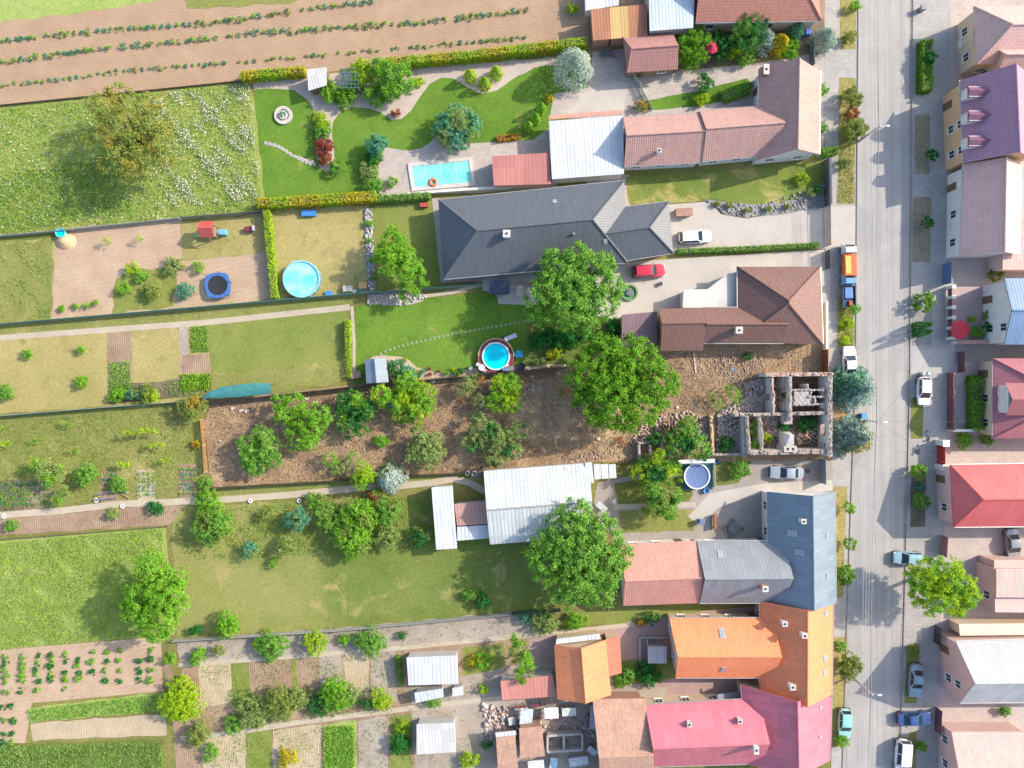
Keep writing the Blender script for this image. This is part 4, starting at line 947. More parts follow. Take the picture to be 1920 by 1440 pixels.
# --- orchard on the derelict plot
tree('feathery green fruit tree at the left end of the derelict plot', [(470, 852, 26), (500, 842, 28), (490, 815, 20), (480, 872, 24, .8), (515, 862, 16, .75), (460, 830, 16, .8)], 3.6, 'mid', .26, clump=.35)
tree('wide green fruit tree of three clumps in the derelict plot', [(552, 756, 25), (597, 780, 26), (560, 818, 28), (530, 778, 20, .85), (588, 803, 24), (522, 752, 14, .8), (580, 828, 18, .8)], 4.2, 'bright', .25, clump=.35)
tree('dark green round fruit tree near the fence of the derelict plot', [(662, 765, 32), (645, 755, 18, .85), (655, 798, 24, .8), (685, 770, 20), (678, 800, 16, .75), (662, 742, 14)], 4.0, 'dark', .25, clump=.35, accents=('bright', .25))
tree('wide bright fruit tree below the grey garden shed', [(770, 748, 34), (715, 742, 22, .9), (760, 718, 22), (795, 735, 22), (785, 775, 22, .85), (755, 778, 18, .75), (735, 755, 22), (800, 760, 18, .8)], 4.2, 'bright', .25, clump=.35, accents=('lime', .35))
tree('sparse pale fruit tree with rusty twigs by the dark fence', [(880, 720, 20), (868, 735, 16, .85), (900, 752, 16, .8), (895, 712, 12)], 3.2, 'pale', .22, k=1.3, accents=('rust', .12), clump=.3)
tree('glowing yellow green fruit tree below the round deck pool', [(945, 735, 30), (962, 718, 18, .9), (930, 752, 18, .85), (958, 755, 20, .85), (935, 715, 14)], 3.8, 'bright', .24, clump=.35, accents=('lime', .45))
tree('pale greyish green fruit tree in the middle of the derelict plot', [(795, 840, 30), (785, 810, 16, .9), (815, 852, 20, .85), (775, 855, 16, .8), (805, 868, 16, .75), (815, 825, 16, .8)], 3.6, 'pale', .23, clump=.32)
tree('spreading pale and dark fruit tree near the barn', [(905, 795, 24), (945, 832, 28), (878, 832, 16, .8), (975, 808, 18, .85), (930, 855, 22, .85), (895, 820, 16, .8), (965, 845, 16, .8), (925, 810, 20)], 3.8, 'pale', .24, clump=.34, accents=('dark', .35))
tree('thin light green fruit tree low on the derelict plot', [(615, 862, 16), (632, 875, 16, .85), (665, 862, 15), (650, 870, 12, .8)], 2.6, 'pale', .22, k=1.2, accents=('bright', .5), clump=.3)
shrub('small green bush alone on the bare middle of the derelict plot', 714, 827, 15, 1.4, 'bright', leaf=.2)
shrub('round yellow green tree beside the silver spruce', 681, 895, 24, 3.4, 'lime', 'small_tree', 'tree', leaf=.22, accents=('bright', .35))
conifer('silver blue spruce at the edge of the garden path', 733, 897, 33, 4.6, 'silver', tip=('pale', .12, 2.0))
shrub('reddish leaved shrub below the silver blue spruce', 702, 928, 16, 1.2, 'rust', accents=('mid', .4))
# --- around the ruin
tree('spiky dark green tree west of the ruined walls', [(1285, 815, 30), (1270, 835, 22, .85), (1305, 838, 24, .85), (1290, 790, 16, .8), (1322, 850, 14, .7), (1255, 820, 12, .7)], 4.0, 'mid', .25, clump=.32, accents=('dark', .4))
shrub('small dark bush leaning over the roofless brick stalls', 1228, 822, 16, 2.2, 'dark', leaf=.2)
tree('dark green tree with a bright yellow green top next to the covered pool', [(1235, 868, 26), (1205, 885, 24, .8), (1255, 888, 22, .8), (1225, 898, 20, .7), (1262, 872, 14, .7)], 4.2, 'dark', .25, accents=('lime', .42))
tree('light green sapling clump on the rubble west of the ruin', [(1340, 752, 13), (1332, 742, 9, .8), (1348, 762, 9, .8)], 1.8, 'bright', .2, k=.7, cat='bush', name='sapling', clump=.25, accents=('pale', .4))
tree('brighter sapling clump right of the light green one on the rubble', [(1376, 740, 14), (1368, 728, 10, .85), (1385, 750, 10, .8)], 2.2, 'bright', .2, k=.8, cat='bush', name='sapling', clump=.25)
shrub('dark green bush in the western room of the ruin', 1363, 832, 17, 1.6, 'dark')
tree('green growth filling the narrow room of the ruin', [(1414, 795, 8), (1414, 812, 9), (1416, 830, 8), (1417, 842, 8)], 1.8, 'bright', .18, cat='bush', name='shrub', accents=('mid', .4), clump=.25)
shrub('lime coloured weed clump in the southern room of the ruin', 1438, 822, 9, 1.0, 'lime', leaf=.16)
shrub('dark leafy bush in the corner room of the ruin', 1513, 795, 19, 1.8, 'laurel', accents=('dark', .5))
shrub('low dark weeds beside the broken chimney of the ruin', 1470, 800, 11, .8, 'dark', leaf=.16)
shrub('broad leaved green bush on the grass beside the parked silver car', 1388, 880, 20, 1.8, 'mid', leaf=.2)
shrub('small dark weed at the top of the rubble yard', 1402, 668, 8, .8, 'dark', leaf=.16)
shrub('golden dead bush at the foot of the walnut tree', 1058, 738, 12, .8, 'ochre', leaf=.18, accents=('gold', .5), k=.8)
shrub('brown brush heap beside the roofless brick stalls', 1168, 828, 11, .6, 'rust', leaf=.2, k=.6, name='brush_heap', cat='brush heap')
conifer('blue spruce on the street in front of the ruin, covering a white car', 1605, 728, 46, 6.4, 'blue', tip=('teal', .3, 2.5), dens=1.3)
conifer('blue spruce with browning branches at the southern corner of the ruin', 1603, 818, 44, 6.2, 'blue', tip=('ochre', .36, -.5), dens=1.25)
# --- laurel band and beds under the deck pool lawn
for i, (x, y, r) in enumerate(((1008, 641, 19), (1036, 634, 22), (1066, 634, 22), (1096, 628, 20), (1150, 616, 18))):
    shrub('glossy dark green laurel bush in the row below the broad tree', x, y, r, 2.0, 'laurel', 'laurel_bush', 'bush', 'laurel bushes in a row')
shrub('yellow green low bush between the laurels and the fence', 1040, 662, 15, 1.1, 'lime', accents=('yellow', .5))
shrub('tufted pale grass clump at the fence right of the deck pool', 1013, 678, 8, .8, 'pale', 'grass_clump', 'grass clump', leaf=.22)
tree('dark grey green pine bush next to the grey garden shed', [(745, 690, 18), (760, 700, 18), (733, 688, 12), (770, 708, 13, .8), (750, 706, 14)], 2.4, 'dark', .2, cat='bush', name='pine_bush', clump=.22, accents=('teal', .5))
for x, y, r, c in ((791, 698, 5, 'teal'), (786, 705, 4, 'mid'), (837, 700, 5, 'mid'), (849, 693, 4, 'lime'), (857, 700, 6, 'mid'), (864, 694, 6, 'dark'), (779, 696, 5, 'yellow'), (759, 675, 4, 'yellow')):
    shrub('small cushion plant in the beige gravel bed', x, y, r, .5, c, 'cushion_plant', 'plant', 'cushion plants in the beige gravel bed', leaf=.12, n=2)
for x, y in ((806, 701), (823, 696), (805, 691)):
    shrub('tiny dark purple plant in the beige gravel bed', x, y, 3.2, .3, 'red', 'cushion_plant', 'plant', 'dark plants in the beige gravel bed', leaf=.1, n=2)
hedge('thin clipped yellow green hedge dividing the two big lawns', [(654, 602), (655, 668)], .6, 1.1, 'lime')
for y in (673, 680, 688, 696, 704): shrub('clipped ball bush at the lower end of the thin hedge', 655, y, 5.5, .9, 'lime', 'ball_bush', 'bush', 'clipped ball bushes below the thin hedge', leaf=.14, n=2, k=1.6)
# --- hedges
hedge('yellow green hedge at the upper left corner of the lush garden', [(458, 150), (575, 140)], 1.0, 1.7, 'lime', accents=('yellow', .2))
hedge('long yellow green hedge between the ploughed field and the lush garden', [(715, 128), (880, 113), (1096, 88)], 1.0, 1.9, 'lime', accents=('yellow', .4), bumps=.04)
hedge('bright yellow hedge below the lush garden', [(492, 386), (600, 380), (708, 373)], 1.2, 1.8, 'yellow', accents=('lime', .3))
hedge('dark green continuation of the bright yellow hedge toward the bungalow', [(710, 376), (808, 370)], .8, 1.3, 'mid')
hedge('narrow green hedge right of the trampoline', [(505, 398), (511, 470), (520, 560)], .7, 1.5, 'bright', accents=('lime', .0))
hedge('long low hedge along the driveway of the white car', [(1268, 473), (1400, 468), (1532, 461)], .55, .9, 'mid')
hedge('dark green block hedge on the far verge at the upper end of the street', [(1730, 82), (1729, 176)], 1.5, 1.3, 'walnut', bumps=.05)
hedge('short green hedge at the white gable of the pink house', [(1536, 290), (1566, 285)], 1.0, 1.1, 'bright')
hedge('slim green hedge left of the white corrugated garden shed', [(748, 1228), (752, 1280)], .5, .8, 'bright')
hedge('bright green hedge column in front of the wine red house', [(1820, 706), (1821, 806)], 1.4, 1.6, 'bright', bumps=.12)
# --- lush garden
thuja('pale blue spruce at the right end of the long yellow hedge', 1073, 139, 37, 5.6, 'silver', 'blue_spruce', None, 'tree', .55, .24)
tree('blue green juniper tree on the lush lawn above the pool terrace', [(855, 228, 32), (838, 245, 28, .85), (877, 240, 30), (855, 258, 30, .85), (880, 222, 16, .8), (835, 222, 14, .8)], 3.6, 'pale', .22, clump=.28, accents=('teal', .5))
for x, y, q in ((882, 148, 'left'), (909, 162, 'front'), (931, 142, 'right')): thuja(f'small yellow green cone shaped thuja, the {q} one of the three', x, y, 12.5, 2.6, 'lime', 'cone_thuja', 'cone thujas on the gravel bed')
for x, y, r, hh, c, l in ((617, 170, 22, 2.0, 'bright', 'light green bush at the corner of the small grey roof'), (647, 181, 22, 1.7, 'walnut', 'round vivid green bush below the green pergola'), (681, 134, 24, 2.5, 'lime', 'yellow green bush right of the green pergola'), (704, 178, 26, 2.0, 'bright', 'round light bush right of the vivid green bush'), (668, 164, 14, 1.1, 'pale', 'small pale bush between the pergola bushes'),
                        (603, 226, 18, 1.3, 'lime', 'yellow green bush at the top of the narrow flower strip'), (604, 250, 17, 1.1, 'mid', 'green bush in the middle of the narrow flower strip'), (607, 276, 19, 1.2, 'red', 'dark red barberry bush in the narrow flower strip'), (612, 298, 15, 0.9, 'rust', 'brownish red low bush at the foot of the flower strip'), (630, 315, 17, 1.3, 'mid', 'small green bush at the end of the narrow flower strip'),
                        (707, 272, 23, 2.7, 'teal', 'blue green conifer bush left of the pool terrace'), (700, 296, 17, 1.3, 'dark', 'dark bush below the blue green conifer bush'), (692, 322, 19, 1.1, 'pale', 'pale bush at the left end of the pool terrace'), (700, 346, 20, 1.3, 'mid', 'green bush above the bright yellow hedge'), (735, 342, 10, 0.8, 'bright', 'tiny bush at the terrace corner'), (785, 155, 12, 0.9, 'lime', 'small yellow bush on the pale gravel bed'), (742, 212, 9, 0.7, 'rust', 'small reddish bush on the pale gravel bed')):
    shrub(l, x, y, r, hh, c)
tree('tall green tree between the pergola and the long hedge', [(728, 140, 26), (750, 156, 26), (735, 170, 22, .85), (712, 126, 20, .85), (757, 132, 18, .8)], 3.8, 'mid', .24, accents=('bright', .35))
for x, y, l in ((1014, 208, 'uppermost'), (1004, 228, 'middle'), (991, 243, 'lowest')): thuja(f'slender green thuja at the right edge of the lush lawn, {l} of three', x, y, 9, 2.8, 'bright', 'slender_thuja', 'slender thujas')
hedge('row of orange yellow flowers above the pool terrace', [(932, 262), (975, 257)], .7, .6, 'gold', name='flower_row')
shrub('yellow flowering bush on the paving corner above the slender thujas', 1030, 185, 8, .8, 'yellow')
# --- top garden by the driveway
tree('drooping bright green willow beside the summer house', [(1293, 75, 26), (1284, 98, 24, .85), (1308, 92, 24), (1315, 70, 20, .85), (1297, 116, 18, .7)], 3.6, 'walnut', .24)
tree('dark pine against the red brown house at the upper edge', [(1400, 52, 24), (1420, 40, 20, .9), (1390, 75, 22, .85), (1415, 70, 20), (1425, 22, 12, .8)], 4.6, 'dark', .22, accents=('mid', .35))
thuja('blue green conifer right of the dark pine', 1425, 84, 26, 3.2, 'blue', 'blue_spruce', None, 'tree', .6)
thuja('tall yellow thuja between the blue green conifer and the gate', 1455, 92, 20, 3.4, 'yellow')
thuja('teal coloured thuja behind the yellow thuja', 1486, 66, 17, 3.0, 'teal')
shrub('vivid green ball bush at the driveway edge', 1478, 92, 22, 1.8, 'walnut')
shrub('dark green shrub left of the yellow green shrub at the driveway', 1352, 86, 26, 2.6, 'dark'); shrub('yellow green shrub in the dark garden bed by the driveway', 1376, 92, 17, 2.0, 'lime'); shrub('low dark shrub under the dark pine', 1396, 104, 20, 1.6, 'mid')
thuja('broad blue spruce beside the street gate', 1538, 82, 24, 3.4, 'blue', cat='tree', name='blue_spruce')
shrub('round dark bush at the tip of the driveway lawn', 1322, 154, 18, 1.8, 'dark'); shrub('yellowish bush on the driveway lawn', 1316, 186, 13, 1.0, 'lime'); shrub('flowering bush at the left tip of the driveway lawn', 1202, 198, 14, 1.0, 'olive', accents=('gold', .3))
hedge('clipped green hedge wedge on the driveway lawn', [(1352, 186), (1400, 166)], 1.6, .9, 'bright')
for x, y, l in ((1542, 168, 'pale green bush at the street wall of the pink house'), (1540, 238, 'small dark bush at the street wall of the pink house')): shrub(l, x, y, 11, 1.2, 'bright' if y < 200 else 'mid')
# --- bungalow garden
shrub('pale green ball bush on the dry lawn by the street', 1503, 336, 13, 1.3, 'lime'); shrub('small white flowering bush near the street wall', 1521, 362, 8, .9, 'pale'); shrub('dark bush at the street corner of the lawn', 1535, 356, 9, 1.1, 'dark')
for x, y in ((1345, 382), (1368, 384), (1400, 396), (1440, 392), (1475, 386)): shrub('small grey green plant in the dark stone bed', x, y, 6, .5, 'olive', 'cushion_plant', 'plant', 'plants in the dark stone bed', leaf=.13, n=2)
for x, y, r in ((690, 418, 7), (692, 450, 6), (697, 488, 6), (700, 520, 6)): shrub('small plant in the narrow stone strip between the lawns', x, y, r, .6, 'mid', 'cushion_plant', 'plant', 'plants in the narrow stone strip', leaf=.14, n=2)
# --- plot with the trampoline
for x, y, r, hh, c, l in ((248, 503, 13, 1.2, 'lime', 'yellowish bush at the top of the weedy patch'), (285, 546, 19, 1.6, 'olive', 'olive bush in the weedy patch left of the trampoline'), (325, 500, 20, 1.5, 'pale', 'pale loose shrub above the weedy patch'), (348, 545, 18, 1.4, 'teal', 'grey green bush close to the trampoline'), (372, 500, 12, 1.0, 'bright', 'light shrub above the trampoline'), (265, 520, 14, 1.0, 'mid', 'green bush in the weedy patch'), (232, 540, 13, .8, 'bright', 'low green herbs at the left of the weedy patch')): shrub(l, x, y, r, hh, c, k=1.6)
for x, y in ((200, 452), (260, 446)): shrub('thin sapling on the tilled soil', x, y, 9, 1.6, 'lime', 'sapling', 'sapling', 'saplings on the tilled soil', k=.5)
for x, y in ((115, 578), (142, 574), (160, 572), (178, 568)): shrub('small vegetable plant along the tilled plot', x, y, 6, .5, 'bright', 'vegetable_plant', 'plant', 'vegetable plants along the tilled plot', leaf=.15, n=2)
for x, y, r, l in ((52, 664, 9, 'left'), (152, 716, 12, 'lower'), (151, 656, 8, 'upper')): shrub(f'small light bush on the dry lawn at the left edge, the {l} one', x, y, r, 1.0, 'bright')
shrub('dark shrub cut by the left edge below the dry lawn', 8, 735, 18, 1.3, 'mid')
shrub('grey green bush in the kitchen garden beside the purple one', 250, 738, 14, 1.4, 'teal', accents=('olive', .4)); shrub('olive bush in the kitchen garden', 280, 740, 20, 1.8, 'olive', accents=('lime', .3)); shrub('dense green vegetable bush at the left of the kitchen garden', 222, 742, 16, .9, 'bright')
shrub('wide olive bush at the corner of the wooden fence', 362, 764, 28, 2.8, 'olive', accents=('gold', .18), k=1.6)
shrub('round golden yellow bush at the wooden fence', 369, 833, 9, 1.0, 'gold', accents=('yellow', .5), leaf=.14)
# --- long left garden
tree('pale green fruit tree with two crowns in the long left garden', [(85, 880, 22), (72, 868, 14, .85), (105, 888, 16, .85), (90, 902, 14, .8), (112, 878, 10, .8)], 3.2, 'pale', .24, accents=('bright', .5), k=1.6); tree('small pale fruit tree below the two crowned one', [(115, 930, 14), (108, 940, 10, .85), (122, 920, 10, .8)], 2.6, 'bright', .22, accents=('pale', .5), k=1.6)
shrub('round dark green bush right of the pale fruit trees', 160, 890, 22, 2.4, 'mid')
for pts, hh in ((((238, 811), (246, 811), (256, 809), (266, 808), (278, 806), (290, 808)), 2.2), (((282, 834), (294, 834), (304, 836)), 1.8), (((220, 872), (230, 871), (238, 870)), 1.8), (((305, 866), (315, 863)), 1.6), (((38, 884), (50, 884)), 1.2), (((120, 793), (130, 797)), 1.4), (((5, 832), (16, 831)), 2.0), (((60, 828), (70, 826)), 1.0), (((132, 848), (145, 846)), 1.0), (((0, 806), (6, 802)), 1.2)):
    tree('young bright green sapling on the grass of the long left garden', [(x, y, 5.5 if hh > 1.5 else 4.2) for x, y in pts], hh, 'lime' if hh > 1.5 else 'bright', .2, 'sapling', 'sapling', 'saplings on the long left garden', k=1.8, trunk_r=.03, clump=.22)
shrub('leafy green vegetable clump at the corner beside the path', 384, 905, 12, .7, 'mid'); shrub('wide olive shrub below the garden path', 392, 946, 30, 1.0, 'bright', k=1.6); shrub('low emerald vegetable patch below the path', 290, 953, 16, .6, 'laurel'); shrub('pale vegetable clump in the soil strip', 212, 962, 11, .6, 'pale'); shrub('dark bush at the left end of the soil strip', 22, 985, 12, 1.0, 'mid')
shrub('green vines over the pipe frames', 222, 908, 18, .8, 'mid', leaf=.18)
# --- orchard south of the path
for x, y, r, hh, c, l in ((395, 985, 38, 3.4, 'mid', 'large green fruit tree at the left end of the southern orchard'), (555, 975, 24, 2.9, 'teal', 'round blue green fruit tree in the southern orchard'), (470, 1032, 18, 2.0, 'teal', 'small grey green tree at the lower left of the southern orchard'), (538, 1026, 21, 2.2, 'pale', 'pale fruit tree below the blue green one'), (612, 972, 25, 2.7, 'mid', 'green fruit tree left of the yellow green one in the southern orchard'), (672, 968, 34, 3.6, 'bright', 'yellow green fruit tree in the southern orchard'), (660, 1014, 38, 3.6, 'bright', 'large light fruit tree at the bottom of the southern orchard'), (730, 958, 27, 2.9, 'mid', 'fruit tree at the upper right of the southern orchard'), (728, 1008, 25, 2.7, 'pale', 'pale tree right of the large light fruit tree'), (790, 1005, 22, 2.2, 'dark', 'dark bush beside the narrow white shed'), (500, 965, 16, 1.6, 'olive', 'small olive bush in the southern orchard'), (515, 1055, 11, 1.1, 'bright', 'low bush on the dry grass below the southern orchard'), (590, 940, 20, 1.6, 'mid', 'green bush below the garden path')):
    shrub(l, x, y, r, hh, c, 'fruit_tree' if hh > 1.9 else 'shrub', 'tree' if hh > 1.9 else 'shrub', leaf=.25, k=1.7, accents=('olive', .25))
shrub('dark twin bush near the southern fence', 880, 1115, 14, 1.2, 'mid'); shrub('dark forked bush on the lawn near the southern fence', 905, 1125, 17, 1.6, 'dark')
shrub('light green round tree above the southern fence', 426, 1172, 24, 2.8, 'bright', 'small_tree', 'tree', leaf=.24); shrub('small dark green bush at the foot of the tall tree', 366, 1182, 11, 1.0, 'laurel')
for x, y, r, hh, c, l in ((372, 1232, 20, 1.6, 'bright', 'light bush at the left end of the southern beds'), (410, 1222, 15, 1.8, 'olive', 'slim olive bush at the left end of the southern beds'), (510, 1212, 30, 1.3, 'mid', 'wide green bush above the southern path'), (592, 1205, 25, 2.2, 'lime', 'yellow green bush above the southern path'), (645, 1200, 12, 1.1, 'bright', 'small bush right of the yellow green one'), (695, 1204, 30, 1.0, 'mid', 'low green clump by the southern path'), (484, 1210, 11, 0.9, 'lime', 'tiny yellow bush above the southern path'), (755, 1192, 9, 0.8, 'dark', 'tiny dark bush on the southern soil strip'), (1020, 1165, 28, 1.8, 'pale', 'pale grey green shrub below the broad round tree'), (985, 1160, 15, 1.1, 'teal', 'blue green shrub left of the pale grey green one'), (1080, 1165, 20, 1.3, 'bright', 'bright bush on the grass strip above the courtyard'), (1221, 1160, 16, 1.5, 'dark', 'dark green ball bush at the orange house courtyard'), (1202, 1166, 8, 0.6, 'gold', 'yellow flower clump at the orange house courtyard'), (340, 1315, 42, 2.9, 'lime', 'big yellow green bush beside the potato bed'), (373, 1374, 25, 2.2, 'olive', 'round olive bush at the lower garden path'), (480, 1332, 32, 2.5, 'pale', 'pale loose bush in the row along the lower garden'), (525, 1318, 32, 2.9, 'olive', 'olive tree like bush in the row along the lower garden'), (560, 1310, 20, 2.2, 'pale', 'small pale bush in the row along the lower garden'), (632, 1300, 32, 2.7, 'bright', 'light green bush in the row along the lower garden'), (655, 1300, 22, 2.0, 'pale', 'pale bush next to the light green one in the row'), (714, 1310, 22, 2.0, 'lime', 'yellow green ball bush in the row along the lower garden'), (600, 1320, 22, 1.1, 'dark', 'dark low bush in the row along the lower garden'), (690, 1318, 16, 1.1, 'dark', 'dark bush left of the yellow green ball bush'), (438, 1358, 20, 1.1, 'mid', 'dark green bush left of the lower garden path'), (748, 1394, 21, 1.8, 'laurel', 'dark green bush left of the plain grey shed'), (756, 1362, 12, 1.0, 'lime', 'yellow green plant above the dark green bush'), (812, 1318, 16, 1.3, 'mid', 'bush below the low stained shed'), (905, 1240, 18, 1.6, 'bright', 'light bush on the small lawn right of the white shed'), (890, 1240, 15, 0.9, 'yellow', 'yellow flower clump on the small lawn'), (906, 1292, 10, 0.9, 'lime', 'yellow green plant on the yard soil'), (540, 1418, 20, 0.8, 'yellow', 'yellow flowering clump in the lower beds'), (395, 1412, 18, 1.0, 'mid', 'green bush in the lower left beds'), (318, 1236, 12, 1.0, 'bright', 'small bush at the end of the potato bed'), (1170, 1268, 21, 1.8, 'mid', 'green shrub right of the orange outbuilding'), (1215, 1262, 25, 1.0, 'laurel', 'dark ground shrub in the courtyard lawn'), (880, 1425, 19, 0.9, 'lime', 'yellow weeds below the plain grey shed'), (912, 1395, 10, 1.0, 'dark', 'dark plant left of the tiled sheds')):
    shrub(l, x, y, r, hh, c, leaf=.22, k=1.7)
tree('tall slim green tree left of the orange roofed outbuilding', [(975, 1222, 20), (980, 1245, 22), (985, 1265, 18, .85), (970, 1200, 14, .85)], 4.0, 'bright', .24, accents=('olive', .3)); tree('dark green tree at the covered pool yard', [(1240, 940, 30), (1225, 925, 18, .9), (1255, 955, 22, .88), (1222, 955, 18, .85), (1265, 930, 16, .8)], 4.4, 'mid', .24, accents=('olive', .3))
# --- street planting
for x, y, r, hh, c, l in ((1598, 182, 22, 2.4, 'olive', 'upper grey green street tree above the orange bush'), (1600, 245, 26, 2.6, 'olive', 'lower grey green street tree below the orange bush'), (1597, 212, 13, 1.1, 'rust', 'orange brown bush between the two grey green street trees'), (1592, 70, 14, 1.4, 'olive', 'olive bush on the upper verge'), (1603, 12, 10, 1.2, 'bright', 'green bush at the upper end of the verge'), (1585, 305, 14, .9, 'pale', 'pale grass like bush on the verge'), (1603, 580, 10, 1.8, 'bright', 'small bright tree behind the blue pickup'), (1585, 606, 14, .8, 'lime', 'yellow green plants on the verge strip'), (1584, 640, 9, .6, 'lime', 'weeds in front of the white car'), (1745, 108, 11, 2.0, 'laurel', 'round dark tree beside the dark block hedge'), (1748, 290, 10, 1.8, 'laurel', 'ball shaped tree on the second far verge strip'), (1739, 418, 10, 1.8, 'laurel', 'ball shaped tree on the third far verge strip'), (1732, 566, 18, 2.0, 'walnut', 'dense round bush on the grey gravel strip'), (1722, 885, 14, 1.8, 'bright', 'upper round bush on the soil strip across the street'), (1727, 940, 15, 1.8, 'mid', 'lower round bush on the soil strip across the street'), (1726, 912, 9, 1.0, 'teal', 'small blue green plant between the two round bushes'), (1592, 952, 11, 1.8, 'bright', 'upper ball tree on the dry verge'), (1594, 1020, 11, 1.8, 'mid', 'lower ball tree on the dry verge'), (1582, 1078, 20, 2.0, 'walnut', 'bright green half round bush at the slate house'), (1594, 1250, 26, 3.0, 'olive', 'olive street tree in front of the orange house'), (1573, 1212, 12, 1.4, 'mid', 'dark bush above the olive street tree'), (1580, 1388, 13, .9, 'bright', 'green bush below the cyan car'), (1712, 1220, 11, .9, 'olive', 'bush on the strip above the grey blue car'), (1728, 1400, 10, 1.0, 'bright', 'small bush beside the white van'), (1808, 826, 17, 1.4, 'bright', 'bright bush at the wall of the wine red house'), (1850, 824, 13, 1.0, 'mid', 'smaller bush at the wall of the wine red house'), (1852, 592, 10, 1.0, 'olive', 'small brownish bush in the paved front yard'), (1860, 590, 13, 1.5, 'mid', 'upper bush along the blue roofed house'), (1858, 612, 16, 1.7, 'laurel', 'dark bush along the blue roofed house'), (1832, 622, 14, 1.3, 'bright', 'light bush right of the red parasol'), (1872, 630, 14, 1.3, 'teal', 'lowest bush along the blue roofed house'), (1866, 516, 16, .8, 'olive', 'flat olive bush above the blue roof'), (1822, 598, 6, .6, 'lime', 'tiny potted green in the paved front yard'), (1884, 1334, 10, 1.0, 'mid', 'small bush below the navy roof')):
    shrub(l, x, y, r, hh, c, leaf=.17, n=0 if ('ball' in l or 'round' in l) else None)
for x, y, q in ((1715, 612, 'upper'), (1715, 625, 'lower')): thuja(f'dark green column thuja on the grey gravel strip, the {q} one', x, y, 8, 4.2, 'dark', 'column_thuja', 'column thujas on the gravel strip', cat='tree')
# --- crops in rows: every plant its own object
def plant_mesh(seed, r, col, leaf=.3, hh=.5):
    rng = np.random.default_rng(seed); V, F = crown([(0, 0, hh * .45, r, hh * .55)], leaf, rng, 2.6, .22); o = npmesh('crop_plant', V, F, fol(col)); me = o.data; bpy.data.objects.remove(o); return me
PM = [plant_mesh(i, .36, ('teal', 'mid', 'pale')[i % 3]) for i in range(6)]; PG = [plant_mesh(20 + i, .42, ('mid', 'laurel', 'bright')[i % 3]) for i in range(5)]
def along(pts, x):
    for (x0, y0), (x1, y1) in zip(pts[:-1], pts[1:]):
        if x0 <= x <= x1: return y0 + (y1 - y0) * (x - x0) / (x1 - x0)
    return pts[-1][1]
rc = random.Random(8)
def plant(meshes, x, y, s_, label, group, cat='plant', name='crop_plant'):
    o = bpy.data.objects.new(name, rc.choice(meshes)); COL.objects.link(o); o.location = G(x, y); k = s_ * rc.uniform(.75, 1.2); o.scale = (k, k, k); o.rotation_euler = (0, 0, rc.uniform(0, 6)); tag(o, label, cat, group)
for pts, gap, sz in (([(2, 78), (100, 66), (260, 53), (400, 43), (500, 30), (600, 14), (700, 3)], 13, .9), ([(0, 118), (150, 97), (290, 83), (400, 72), (480, 63), (600, 55), (700, 48), (800, 42), (900, 30), (1000, 18)], 13, .92), ([(0, 160), (100, 151), (220, 135), (330, 125), (450, 117), (560, 107), (650, 99), (800, 88), (900, 78), (992, 70)], 12, .7)):
    x = pts[0][0] + 5
    while x < pts[-1][0]:
        if rc.random() > .08: plant(PM, x, along(pts, x) + rc.uniform(-1, 1), sz, 'small leafy crop plant in the rows on the bare field strip', 'crop plants in rows on the bare field')
        x += gap * rc.uniform(.8, 1.25)
shrub('single yellow green bush on the ploughed field beside the sheds', 1072, 18, 10, .9, 'lime')
for cx in (12, 42, 72, 98, 124, 148, 174, 200, 226, 262, 284):
    for j, y in enumerate((1224, 1236, 1247, 1259, 1270, 1288) if cx < 160 else (1224, 1242, 1260, 1280)):
        if rc.random() > .08: plant(PG, cx + rc.uniform(-3, 3), y - (cx - 150) * .05 + rc.uniform(-2, 2), 1.0, 'leafy potato plant in the grid on the brown bed', 'potato plants on the brown bed')
for cx in (5, 24):
    for y in (1326, 1350, 1376, 1392): plant(PG, cx + rc.uniform(-3, 3), y + rc.uniform(-2, 2), 1.0, 'leafy plant at the left edge below the potato grid', 'plants at the left edge below the potato grid')
PS = [plant_mesh(40 + i, .17, ('teal', 'mid', 'bright')[i % 3], .2, .25) for i in range(4)]
for x0, y0, x1, y1, dx, dy in ((192, 890, 220, 912, 7, 8), (340, 880, 366, 925, 6.5, 9), (4, 908, 96, 952, 8, 9), (262, 888, 290, 935, 9, 8)):
    y = y0
    while y <= y1:
        x = x0
        while x <= x1:
            plant(PS, x + rc.uniform(-1, 1), y + rc.uniform(-1.2, 1.2), 1.0, 'small seedling in the little beds of the long left garden', 'seedlings in the little beds', name='seedling'); x += dx
        y += dy
